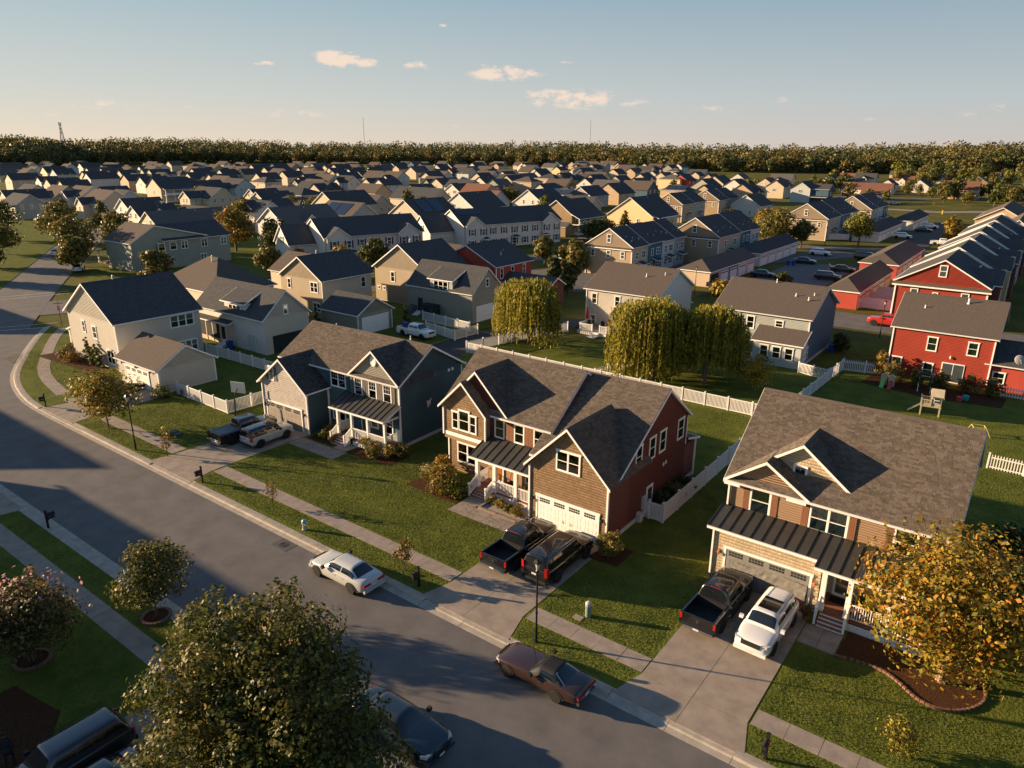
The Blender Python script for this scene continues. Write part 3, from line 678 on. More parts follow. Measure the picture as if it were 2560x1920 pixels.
MB().box(-35.9, -31.7, 39.2, 39.24, 3.32, 3.6).build('band_board', WHITE, h); MB().box(-35.9, -31.7, 39.22, 39.9, 3.28, 3.34).build('band_board', WHITE, h)
lw = MB().box(-35.82, -31.6, 39.8, 40.5, 0, 3.3).build('lower_wall', SHAKEB, h); mk_siding('shake', SHAKEB, .19)(h, lw, [(39.8, 0), (40.5, 0), (40.5, 3.28), (40, 3.28), (39.8, 3.28)], 'x', -35.82, -31.6, 'F')
MB().box(-31.55, -25.78, 39.35, 39.9, 0, 3.7).build('porch_wall', SHAKEB, h)
window(h, 'F', -34.68, 3.92, .72, 1.55, at=39.22); window(h, 'F', -33.8, 3.92, 1.12, 1.78, at=39.22); window(h, 'F', -32.92, 3.92, .72, 1.55, at=39.22)
window(h, 'F', -33.95, .94, 2.1, 1.75, n=2, at=39.77)
for u in (-30.8, -28.97, -27.2): window(h, 'F', u, 3.95, .96, 1.6, at=39.82)
for u in (-30.08, -29.7, -28.27, -27.9): shutter(h, 'F', u, 4.0, .36, 1.5, at=39.82)
window(h, 'F', -22.8, 4.49, 1.88, 1.55, n=2, at=36.82)
window(h, 'R', 40.85, 4.22, .95, 1.72, at=-19.73); window(h, 'R', 42.85, 4.22, .98, 1.72, at=-19.73); window(h, 'R', 44.5, 4.19, 1.02, 1.74, at=-19.73); window(h, 'R', 47.55, 4.18, 1.1, 1.7, at=-19.73)
garage_door(h, -25.15, -20.4, .1, 2.18, 36.82)
lantern(h, 'F', -25.55, 1.7, 36.83); lantern(h, 'F', -20.1, 1.7, 36.83)
for x, y, z0, z1 in ((-25.86, 36.8, 0, 4.3), (-19.74, 36.82, 0, 4.3), (-19.76, 48.72, 3.4, 5.6), (-35.9, 39.2, 3.3, 5.6), (-31.72, 39.22, 3.6, 5.6), (-35.88, 39.78, 0, 3.3), (-19.7, 50.6, 0, 3.3)): corner(h, x, y, z0, z1, .12)
MB().box(-26.1, -19.77, 48.7, 50.6, 0, 3.2).build('rear_wall', MAROON, h); shed(h, -26.3, -19.5, 48.7, 50.95, 3.35, 3.95, ROOFB, 'B')
MB().box(-19.77, -19.71, 37, 50.5, -.03, .42).build('foundation', FOUND, h)
d_ = MB().box(-19.78, -19.7, 42.4, 43.4, .1, 2.2).build('side_door', WHITE, h); MB().box(-19.7, -19.685, 42.58, 43.22, .9, 2.0).build('pane', GLASSD, d_)
MB().box(-19.76, -19.5, 41.75, 42.2, .7, 1.7).build('electric_meter', GREYB, h); MB().box(-19.76, -19.4, 41.0, 41.45, 0, .75).build('utility_box', FOUND, h)
for y, z in ((44.95, 3.05), (45.35, 3.08)): MB().box(-19.76, -19.7, y-.1, y+.1, z-.13, z+.13).build('wall_vent', WHITE, h)
metal_roof(h, -31.95, -25.84, 37.55, 39.87, 3.02, 3.92, 9)
MB().box(-31.6, -25.83, 37.75, 39.4, .45, .56).build('porch_floor', DECKW, h)
MB().box(-29.7, -25.83, 37.7, 37.74, .1, .5).build('porch_skirt', WHITE, h)
for x in (-31.4, -29.75, -27.82): column(h, x, 37.9, .56, 2.95, .27)
MB().box(-31.6, -25.83, 37.8, 38.02, 2.84, 3.0).build('porch_beam', WHITE, h)
steps(h, -31.25, -29.95, 37.75, 36.78, .1, .56, 4)
railing(h, (-29.58, 37.86), (-27.98, 37.86), .56, posts=(False, False)); railing(h, (-27.66, 37.86), (-25.95, 37.86), .56, posts=(False, False)); railing(h, (-31.5, 38.1), (-31.5, 39.3), .56, posts=(False, False))
railing(h, (-31.38, 36.85), (-31.38, 37.75), .15, .92, slope=.42, posts=(True, False), name='stair_rail'); railing(h, (-29.82, 36.85), (-29.82, 37.75), .15, .92, slope=.42, posts=(True, False), name='stair_rail')
d_ = MB().box(-31.05, -30.0, 39.27, 39.36, .56, 2.8).build('front_door', WHITE, h); MB().box(-30.9, -30.15, 39.255, 39.275, .8, 2.65).build('pane', M('amber_glass', (.3, .11, .03), rough=.1, var=.4, scale=4), d_)
window(h, 'F', -27.2, 1.2, 1.7, 1.5, n=2, at=39.33, cover='blind')
finish(h, -27.8, 44.4)
# ---------- blue house with pale garage gable (left of centre)
h = thing('house', 'blue sided house with pale shake garage gable and white porch, brown shingle roof', 'house'); ROT2 = R(1.6)
gable(h, -55.5, -40.5, 41.2, 49.4, 5.88, 8.5, 'x', ov=.35, rk=.3, wall=TEAL, roof=ROOFB, siding=lap(TEAL), faces='FR', shingle='low', pos=45.2)
gable(h, -46.1, -40.52, 41.18, 45.4, 5.88, 8.48, 'y', ov=.3, rk=.32, wall=GREENG, roof=ROOFD, siding=lap(M('siding_grey_front', (.36, .34, .3), rough=.75, var=.06)), faces='F', shingle=True, z0=3.9, rk1=.05, gutter=False)
gable(h, -55.6, -49.45, 38.7, 43.2, 4.05, 6.75, 'y', ov=.35, rk=.36, wall=SHAKEW, roof=ROOFD, siding=shk(SHAKEW), faces='F', shingle=True, rk1=.05)
gs = MB().box(-49.5, -49.43, 38.72, 41.2, 0, 3.85).build('garage_side_wall', TEALD, h); lap(TEALD)(h, gs, [(38.72, 0), (41.2, 0), (41.2, 3.85), (40, 3.85), (38.72, 3.85)], 'x', -49.5, -49.43, 'R')
window(h, 'F', -54.1, 4.35, .72, 1.4, at=38.67, grid=2)
for u in (-54.68, -53.52): shutter(h, 'F', u, 4.38, .34, 1.3, SHUTD, at=38.68)
window(h, 'F', -47.95, 4.2, 1.98, 1.55, n=2, grid=3, at=41.17)
for u in (-49.15, -46.72): shutter(h, 'F', u, 4.25, .34, 1.5, TEALD, at=41.16)
for u in (-45.35, -43.6, -41.85): window(h, 'F', u, 4.0, 1.02, 1.68, grid=3, at=41.15)
for u in (-46.15, -44.62, -44.27, -42.85, -42.55, -41.08): shutter(h, 'F', u, 4.05, .3, 1.55, SHUTD, at=41.13)
m = MB(); m.lathe([(.42, 0), (.42, .05), (.34, .07), (.3, .05)], n=18); m.v = [(x*.85, -z, y*1.15) for x, y, z in m.v]; ob('oval_vent', m.mesh('oval_vent', WHITE), h, (-43.3, 41.12, 7.5))
garage_door(h, -55.1, -50.3, .1, 2.18, 38.67, M('garage_door_taupe', (.27, .235, .2), rough=.6, var=.08))
lantern(h, 'F', -55.35, 1.7, 38.68); lantern(h, 'F', -49.85, 1.7, 38.68)
for x, y, z0, z1 in ((-55.63, 38.66, 0, 3.9), (-49.43, 38.68, 0, 3.9), (-40.48, 41.16, 0, 5.75), (-49.35, 41.1, 0, 3.9), (-40.5, 49.4, 3, 5.7)): corner(h, x, y, z0, z1, .12)
metal_roof(h, -47.0, -40.35, 39.1, 41.18, 3.25, 4.08, 11)
MB().box(-46.55, -40.5, 39.35, 41.2, .58, .7).build('porch_floor', DECKW, h)
sk = MB()
for i in range(5): sk.box(-44.5, -40.55, 39.3, 39.34, .06+i*.1, .13+i*.1); sk.box(-40.56, -40.52, 39.34, 41.15, .06+i*.1, .13+i*.1)
sk.build('porch_skirt', WHITE, h)
for x in (-46.4, -44.65, -42.7, -40.7): column(h, x, 39.5, .7, 3.15, .2)
MB().box(-46.6, -40.55, 39.4, 39.6, 3.02, 3.2).build('porch_beam', WHITE, h); MB().box(-40.75, -40.6, 39.6, 41.1, 2.95, 3.1).build('porch_beam', WHITE, h)
steps(h, -46.25, -44.8, 39.35, 38.5, .1, .7, 4)
railing(h, (-44.5, 39.45), (-42.85, 39.45), .7, posts=(False, False)); railing(h, (-42.55, 39.45), (-40.85, 39.45), .7, posts=(False, False)); railing(h, (-40.65, 39.6), (-40.65, 41.1), .7, posts=(False, False)); railing(h, (-46.5, 39.6), (-46.5, 41.1), .7, posts=(False, False))
railing(h, (-46.4, 38.55), (-46.4, 39.4), .15, .92, slope=.55, posts=(True, False), name='stair_rail'); railing(h, (-44.7, 38.55), (-44.7, 39.4), .15, .92, slope=.55, posts=(True, False), name='stair_rail')
d_ = MB().box(-45.2, -44.2, 41.1, 41.19, .7, 2.8).build('front_door', WHITE, h); MB().box(-45.08, -44.32, 41.08, 41.11, .85, 2.7).build('pane', GLASSD, d_)
window(h, 'F', -48.1, 1.0, 1.7, 1.6, n=2, at=41.17); shutter(h, 'F', -49.1, 1.05, .34, 1.5, TEALD, at=41.16)
window(h, 'F', -43.6, 1.3, .95, 1.3, grid=3, at=41.17, cover='blind'); window(h, 'F', -41.9, 1.1, 1.1, 1.6, grid=3, at=41.17)
MB().box(-40.52, -40.46, 41.3, 49.3, -.03, .4).build('foundation', FOUND, h)
for y in (47.6, 48.1): MB().box(-40.5, -40.42, y-.12, y+.12, 5.5, 5.75).build('wall_vent', WHITE, h)
for x, y in ((-52.5, 45.35), (-43.6, 46.1)): vent_pipe(h, x, y, 8.3, .05, .35)
finish(h, -48, 45.2, ROT2)
# ---------- white corner house with attached garage (left)
h = thing('house', 'white corner house with dark roof, three slim cypresses against its gable', 'house')
gable(h, -93.9, -82.2, 36.1, 46.2, 5.75, 9.7, 'y', ov=.35, rk=.35, wall=WHITES, roof=ROOFD, siding=lap(WHITES, .17), faces='FR', shingle=False)
gable(h, -79.6, -71.4, 34.8, 41.1, 2.75, 4.9, 'x', ov=.35, rk=.3, wall=WHITES, roof=ROOFB2, siding=lap(WHITES, .17), faces='RF')
window(h, 'F', -90.0, 3.6, .75, 1.5, at=36.07, cover='blind'); window(h, 'F', -87.4, 3.2, 1.0, 1.6, at=36.07, cover='blind'); window(h, 'F', -84.2, .7, 1.8, 1.7, n=2, at=36.07, cover=None)
window(h, 'R', 43.9, 4.0, 3.0, 1.55, n=3, at=-82.17, cover='blind'); window(h, 'R', 44.3, .8, 2.4, 1.5, n=3, at=-82.17, cover='blind')
garage_door(h, -78.2, -73.4, .05, 2.1, 34.77)
for u in (-78.7, -75.8, -72.7): lantern(h, 'F', u, 2.2, 34.78)
MB().box(-95.2, -93.8, 37.2, 44, .4, 3.0).build('porch', WHITES, h); shed(h, -95.9, -93.7, 36.4, 46, 3.1, 3.9, ROOFD, 'L')
for y in (36.6, 39.5, 42.5): column(h, -95.5, y, .1, 3.0, .2)
for x, y, z0, z1 in ((-82.16, 36.06, 0, 5.6), (-71.36, 34.78, 0, 2.6), (-71.36, 41.1, 0, 2.6)): corner(h, x, y, z0, z1, .13)
vent_pipe(h, -88.0, 39.3, 9.2, .08, .8, True)
for x, y in ((-85.2, 38.5), (-84.8, 43)): MB().box(x, x+.35, y, y+.35, 7.2, 7.45).build('roof_vent', ROOFD, h)
finish(h, -85, 40)
# ---------- hip roofed house behind it
h = thing('house', 'cream house with tan hipped roof and dark screened porch', 'house')
def hip(h, x0, x1, y0, y1, ze, zr, ra, rb, wall, roof, ov=.4, z0=0., wname='wall', th=.14):
    """hipped roof with ridge from ra to rb"""
    MB().box(x0, x1, y0, y1, z0, ze-.05).build(wname, wall, h)
    a, b, c, d = (x0-ov, y0-ov, ze), (x1+ov, y0-ov, ze), (x1+ov, y1+ov, ze), (x0-ov, y1+ov, ze); p, q = (*ra, zr), (*rb, zr); m = MB()
    if abs(ra[0]-rb[0]) >= abs(ra[1]-rb[1]): m.poly([a, b, q, p]); m.poly([b, c, q]); m.poly([c, d, p, q]); m.poly([d, a, p])
    else: m.poly([a, b, p]); m.poly([b, c, q, p]); m.poly([c, d, q]); m.poly([d, a, p, q])
    lo = [(v[0], v[1], v[2]-th) for v in (a, b, c, d)]; m.poly(lo[::-1])
    for u, v, w, x in ((a, b, lo[1], lo[0]), (b, c, lo[2], lo[1]), (c, d, lo[3], lo[2]), (d, a, lo[0], lo[3])): m.poly([u, x, w, v])
    ro = m.build('roof', roof, h); g = MB()
    for u, v in ((a, b), (b, c), (c, d), (d, a)): g.bar((u[0], u[1], ze-.08), (v[0], v[1], ze-.08), .12, .14)
    g.build('gutter', WHITE, ro); return ro
hip(h, -103.2, -89, 52.8, 61.8, 5.8, 9.5, (-97.4, 57.4), (-95.2, 57.4), CREAM, ROOFB2)
gable(h, -90, -75.4, 50.4, 57.1, 4.5, 7.8, 'x', ov=.35, rk=.3, wall=WHITES, roof=ROOFD, siding=lap(WHITES, .17), faces='R')
MB().box(-84.0, -79.4, 50.75, 54, 3.9, 5.9).build('dormer_wall', WHITES, h); shed(h, -84.3, -79.1, 50.4, 54.2, 5.95, 7.7, ROOFD, 'F')
window(h, 'F', -81.7, 4.1, 2.6, 1.55, n=3, at=50.72, cover='blind')
MB().box(-89.6, -82, 49.9, 52.9, .3, 3.1).build('porch_wall', CREAM, h); shed(h, -89.7, -81.7, 49.5, 53, 3.2, 4.4, ROOFD, 'F')
for i in range(3): o = MB().box(-88.9+i*1.5, -87.5+i*1.5, 49.86, 49.9, .9, 2.9).build('screen', INSIDE, h); MB().box(-89+i*1.5, -88.9+i*1.5, 49.84, 49.92, .3, 3).build('screen_post', WHITE, h)
o = MB().box(-84.0, -82.9, 49.84, 49.91, .5, 2.8).build('screen_door', WHITE, h); MB().box(-83.88, -83.02, 49.82, 49.85, 1.0, 2.65).build('screen', INSIDE, o)
steps(h, -84, -82.8, 49.85, 48.6, .1, .5, 4, WHITE); window(h, 'F', -92.0, .9, 2.2, 1.6, n=3, at=52.77, cover='blind')
window(h, 'F', -97, 4.2, .8, .9, at=52.77, cover=None, sash=False); window(h, 'F', -91, 4.1, .7, .9, at=52.77, cover=None, sash=False)
window(h, 'R', 55.2, 4.0, 3.2, 1.7, n=3, at=-88.97, cover='blind'); window(h, 'R', 53.7, 4.7, .75, 1.3, at=-75.37, cover='blind')
MB().box(-75.4, -75.36, 51.5, 56, .05, 2.3).build('garage_opening', INSIDE, h)
d_ = MB().box(-78.6, -77.6, 50.32, 50.4, .2, 2.3).build('side_door', GREYB, h)
for u in (-79, -77.2): shutter(h, 'F', u, .9, .35, 1.3, WHITES, at=50.36)
vent_pipe(h, -95.5, 56.6, 9.0, .07, .7, True); finish(h, -92, 56)
# ---------- cream house with separate green-grey garage
h = thing('house', 'cream gabled house with dark roof behind the pale grey detached garage', 'house')
gable(h, -95.3, -85.5, 67.6, 77.3, 5.75, 8.95, 'y', ov=.35, rk=.35, wall=CREAM, roof=ROOFD, siding=lap(CREAM, .17), faces='F')
window(h, 'F', -93.2, 3.8, .85, 1.6, at=67.57); window(h, 'F', -87.3, 3.8, 1.75, 1.65, n=2, at=67.57); window(h, 'F', -87, .9, 1.7, 1.5, n=2, at=67.57); window(h, 'R', 75.6, 3.7, 1.0, 1.7, at=-85.47, cover='blind')
gable(h, -100.5, -95, 69.5, 77, 5.7, 8.3, 'x', ov=.3, rk=.3, wall=CREAM, roof=ROOFB2); corner(h, -85.46, 67.58, 0, 5.6); vent_pipe(h, -90.6, 71, 8.7, .07, .6, True); finish(h, -90.4, 72.4)
g = thing('garage', 'detached grey garage with white double door, beside the white pickup', 'garage')
gable(g, -81.3, -73.8, 63.9, 70.2, 2.95, 5.0, 'x', ov=.35, rk=.3, wall=GREYS, roof=ROOFD, siding=lap(GREYS, .17), faces='FR')
garage_door(g, 64.7, 69.4, .05, 2.3, -73.77, face='R', glass_row=False); corner(g, -73.78, 63.9, 0, 2.8); corner(g, -73.78, 70.2, 0, 2.8); finish(g, -77.5, 67)
# ---------- large cream gable with two-storey garage wing
h = thing('house', 'broad beige gabled house with grey garage wing beside the left willow', 'house')
gable(h, -90.1, -78.2, 82.4, 92.3, 5.75, 9.8, 'y', ov=.35, rk=.35, wall=CREAM, roof=ROOFD, siding=lap(CREAM, .17), faces='FR')
gable(h, -79, -66.2, 79.0, 86, 4.4, 7.9, 'x', ov=.35, rk=.3, wall=GREYS, roof=ROOFD, siding=lap(GREYS, .17), faces='FR')
MB().box(-74.4, -69.9, 78.96, 82.5, 4.0, 5.9).build('dormer_wall', GREYS, h); shed(h, -74.7, -69.6, 78.7, 82.6, 5.95, 7.6, ROOFD, 'F')
window(h, 'F', -72.2, 4.15, 2.9, 1.6, n=3, at=78.93, cover='blind'); window(h, 'F', -85.9, 3.5, .95, 1.75, at=82.37); window(h, 'F', -80.8, .8, 2.2, 1.7, n=3, at=82.37)
for u in (-89.2, -88.0): window(h, 'F', u, 1.9, .6, .7, at=82.37, cover=None, sash=False)
window(h, 'R', 83.9, 3.7, 2.6, 1.7, n=3, at=-78.17, cover='blind'); window(h, 'R', 84.1, .6, 2.6, 1.7, n=3, at=-78.17, cover='blind'); window(h, 'R', 82.5, 5.0, .8, 1.3, at=-66.17, cover='blind')
garage_door(h, 80.0, 84.8, .05, 2.3, -66.17, face='R', glass_row=False); MB().box(-77, -76.1, 78.9, 79, .6, 2.6).build('rear_door', INSIDE, h)
steps(h, -77.2, -76, 78.95, 77.6, .05, .6, 4, WHITE); vent_pipe(h, -84.4, 85, 9.6, .07, .6, True); corner(h, -78.16, 82.38, 0, 5.6, .12); finish(h, -80, 86)
# ---------- red house between the rows
h = thing('house', 'red sided house with dark roof and white trim, left of the curving street', 'house')
gable(h, -86.2, -73.6, 94.1, 104.2, 5.75, 8.9, 'y', ov=.35, rk=.35, wall=REDS, roof=ROOFD)
gable(h, -74, -64, 95.5, 100, 3.2, 4.6, 'x', ov=.3, rk=.3, wall=MAROON, roof=ROOFD); gable(h, -92, -85, 95, 102, 5.5, 8, 'x', ov=.3, rk=.3, wall=REDS, roof=ROOFB2)
for y in (95.6, 98.6, 102): window(h, 'R', y, 3.6, .85, 1.8, at=-73.57, cover='blind')
window(h, 'F', -78.6, 3.2, .8, 1.4, at=94.07); corner(h, -73.57, 94.08, 0, 5.6, .14)
for x, y in ((-77.5, 96), (-75.6, 98), (-77, 100.5)): vent_pipe(h, x, y, 7.2, .05, .5)
finish(h, -79, 99)
# ---------- rear row: white, blue, red backs
def rear_house(h, x0, x1, y0, y1, wf, ws, bump, zr=8.75, left=False):
    gable(h, x0, x1, y0, y1, 5.75, zr, 'x', ov=.4, rk=.35, wall=ws, roof=ROOFB2, siding=lap(wf, .17), faces='F', pos=y0+5.8)
    b0, b1, by = bump; MB().box(b0, b1, by, y0+.02, 0, 2.95).build('sunroom_wall', wf, h); shed(h, b0-.3, b1+.3, by-.35, y0+.1, 3.0, 4.35, ROOFB2, 'F')
    corner(h, x0, y0-.03, 0, 5.6, .12); corner(h, x1, y0-.03, 3 if b1 > x1-.6 else 0, 5.6, .12)
    for i in range(3): window(h, 'F', b0+(b1-b0)*(.24+.26*i), 1.0, 1.05, 1.55, at=by-.03, cover='blind')
h = thing('house', 'white rear house with white deck, seen over the left willow', 'house')
rear_house(h, -52.3, -41.3, 87.9, 99.2, WHITES, WHITES, (-46.7, -41.9, 85.6), 8.8)
for u, z, ht in ((-51, 3.6, 1.6), (-47.3, 3.6, 1.6), (-43.8, 4.3, .95), (-51.1, .5, 1.6)): window(h, 'F', u, z, .9, ht, at=87.87)
for x, y in ((-44.8, 91.3), (-42.4, 92.2)): vent_pipe(h, x, y, 7.7+(y-91.3)*.3, .06, .45)
MB().box(-51.4, -46.8, 84.2, 87.85, .35, .5).build('deck', M('deck_grey', (.36, .34, .32), rough=.85, var=.15, scale=3), h)
for a, b in (((-51.3, 84.3), (-51.3, 87.7)), ((-51.3, 84.3), (-49.1, 84.3)), ((-47.9, 84.3), (-46.8, 84.3)), ((-46.85, 84.3), (-46.85, 85.5))): railing(h, a, b, .5, .95, name='deck_railing')
steps(h, -49.1, -47.9, 84.2, 82.9, .02, .5, 4, WHITE); MB().box(-51.4, -46.8, 84.16, 84.2, 0, .36).build('deck_skirt', WHITE, h)
shed(h, -52, -41.6, 99.2, 100.8, 2.9, 3.5, ROOFB2, 'B'); finish(h, -46.8, 93.5)
h = thing('house', 'pale and deep blue rear house with glazed sunroom, between the big willow and red house', 'house')
rear_house(h, -32.9, -21.4, 87.4, 99.4, GREYB, TEAL, (-27.0, -21.35, 85.0), 8.75)
for u, z, ht in ((-31.6, 3.6, 1.6), (-28.4, 3.6, 1.65), (-24.9, 4.2, .95), (-28.6, .5, 1.7)): window(h, 'F', u, z, 1.0, ht, at=87.37)
window(h, 'R', 87.2, .9, 1.5, 1.5, n=2, grid=2, at=-21.37, cover='blind')
for x, y, t in ((-27.4, 92.9, 1), (-24.3, 90.8, 0), (-22.6, 90.2, 0), (-22.3, 91.4, 0)): vent_pipe(h, x, y, 7.4+(y-90)*.28, .06, .9 if t else .35)
MB().box(-21.42, -21.34, 85.1, 99.3, -.03, .45).build('foundation', FOUND, h)
MB().box(-30.9, -27.1, 85.2, 87.4, .3, .45).build('deck', DECKW, h); railing(h, (-27.2, 85.2), (-27.2, 87), .2, .9); steps(h, -28.4, -27.3, 85.2, 84.2, .02, .45, 3)
finish(h, -27.1, 93.4)
h = thing('house', 'bright red rear house with white windows above the garden beds, far right', 'house')
gable(h, -12.9, -3.1, 90.3, 101.4, 5.75, 8.8, 'x', ov=.4, rk=.35, wall=REDS, roof=ROOFB2, siding=lap(REDS, .16), faces='F', pos=95.9)
for u, z, ht in ((-8.9, 3.4, 1.7), (-5.0, 3.5, 1.6), (-12.1, .6, 1.7), (-8.9, .4, 1.7)): window(h, 'F', u, z, 1.05, ht, at=90.27)
gable(h, -3.3, .3, 90.6, 97.5, 3.0, 5, 'x', ov=.4, rk=.3, wall=REDS, roof=ROOFD); window(h, 'F', -2.2, .8, 1.2, 1.4, at=90.57)
d_ = MB().box(-7.6, -5.4, 90.22, 90.3, .2, 2.4).build('patio_door', WHITE, h); MB().box(-7.5, -6.55, 90.2, 90.23, .3, 2.3).build('pane', GLASSD, d_); MB().box(-6.45, -5.5, 90.2, 90.23, .3, 2.3).build('pane', GLASSD, d_)
corner(h, -12.95, 90.27, 0, 5.6, .14); corner(h, -3.1, 90.27, 0, 5.6, .14); vent_pipe(h, -10.6, 93.5, 7.5, .06, .4); vent_pipe(h, -6.6, 95, 8.3, .09, .6)
eaves_dish(h, -.6, 90.3, 3.9, .55, 3.6); lantern(h, 'F', -6.9, 2.9, 90.27, WHITE); finish(h, -8, 95.9)
# ---------- big grey double house up the left street
h = thing('house', 'large grey shake house with tan roof and front gable across the side street', 'house')
gable(h, -158.5, -147.6, 70.5, 88, 5.75, 9, 'x', ov=.4, rk=.35, wall=GREENG, roof=ROOFB2, pos=75.6, ze1=5.75)
gable(h, -157, -147.2, 77, 92, 5.75, 8.6, 'y', ov=.4, rk=.3, wall=GREENG, roof=ROOFD)
for y in (76.5, 79, 81.5, 86, 90.6): window(h, 'R', y, 3.7, 1.5, 1.7, n=2 if y > 80 else 1, at=-147.17, cover='blind')
for y in (78, 85.5): window(h, 'R', y, .7, 1.5, 1.6, n=2, at=-147.17, cover='blind')
MB().box(-161.5, -158.4, 70, 73, .8, 1).build('porch_floor', DECKW, h); shed(h, -162, -158.4, 69.6, 74, 3.2, 3.9, ROOFD, 'L')
for y in (70.1, 72.8): column(h, -161.3, y, .9, 3.1, .3)
finish(h, -153, 80)

# ------------------------------------------------------------------ the field of houses behind, one thing each
WK = {'c': ('cream', CREAM), 'w': ('white', WHITES), 't': ('tan', TAN), 'g': ('grey', GREYS), 'b': ('blue', TEALD), 's': ('sage', GREENG), 'r': ('red', REDS), 'y': ('yellow', YELLOW), 'o': ('olive', OLIVE), 'p': ('pale blue', GREYB)}
RK = {'d': ('dark', ROOFD), 'b': ('brown', ROOFB2), 'g': ('grey', ROOFG), 'r': ('red-brown', ROOFR)}
ORD = ['zeroth', 'first', 'second', 'third', 'fourth', 'fifth', 'sixth', 'seventh', 'eighth', 'ninth', 'tenth', 'eleventh', 'twelfth', 'thirteenth', 'fourteenth', 'fifteenth', 'sixteenth', 'seventeenth', 'eighteenth', 'nineteenth', 'twentieth']
def ordinal(n):
    if n <= 20: return ORD[n]
    T = ['twent', 'thirt', 'fort', 'fift', 'sixt', 'sevent', 'eight', 'ninet'][n//10-2]
    return T+('y-'+ORD[n % 10] if n % 10 else 'ieth')
ROWN = ['the row by the woods', 'second row from woods', 'third row from woods', 'fourth row from woods', 'fifth row from woods', 'the nearest far row']
_fw = {}
def fwin(h, face, u, z, at, w=1.0, ht=1.5, shut=None, pane=True):
    k = (w, ht)
    if k not in _fw:
        m = MB(); t = .13; m.box(-w/2, w/2, -.06, .02, 0, t); m.box(-w/2, w/2, -.06, .02, ht-t, ht); m.box(-w/2, -w/2+t, -.055, .02, t, ht-t); m.box(w/2-t, w/2, -.055, .02, t, ht-t); m.box(-w/2+t, w/2-t, -.05, .02, ht/2-.04, ht/2+.04)
        if w > 1.5: m.box(-.06, .06, -.052, .02, t, ht-t)
        _fw[k] = (m.mesh('window', WHITE), MB().box(-w/2+.1, w/2-.1, -.03, .02, .1, ht-.1).mesh('pane', GLASSD))
    o = ob('window', _fw[k][0], h, (u, at, z) if face in 'FB' else (at, u, z), ROT[face])
    if pane: ob('pane', _fw[k][1], o)
    if shut:
        for s in (-1, 1): x = s*(w/2+.24); shutter(h, face, (u+x) if face in 'FB' else (u+x), z+.02, .36, ht-.05, shut, at=at, battens=False)
    return o
def simple_gable(h, x0, x1, y0, y1, ze, zr, axis, wall, roof, ov=.4, trim=True, wname='wall', z0=0, hipped=False):
    if hipped:
        a = min(x1-x0, y1-y0)/2; c = ((x0+x1)/2, (y0+y1)/2)
        ra, rb = ((x0+a, c[1]), (x1-a, c[1])) if x1-x0 >= y1-y0 else ((c[0], y0+a), (c[0], y1-a))
        return hip(h, x0, x1, y0, y1, ze, zr, ra, rb, wall, roof, ov, z0, wname)
    return gable(h, x0, x1, y0, y1, ze, zr, axis, ov=ov, rk=.35, wall=wall, roof=roof, cap=False, gutter='both' if trim else False, rake=trim, wname=wname, z0=z0)['roof']
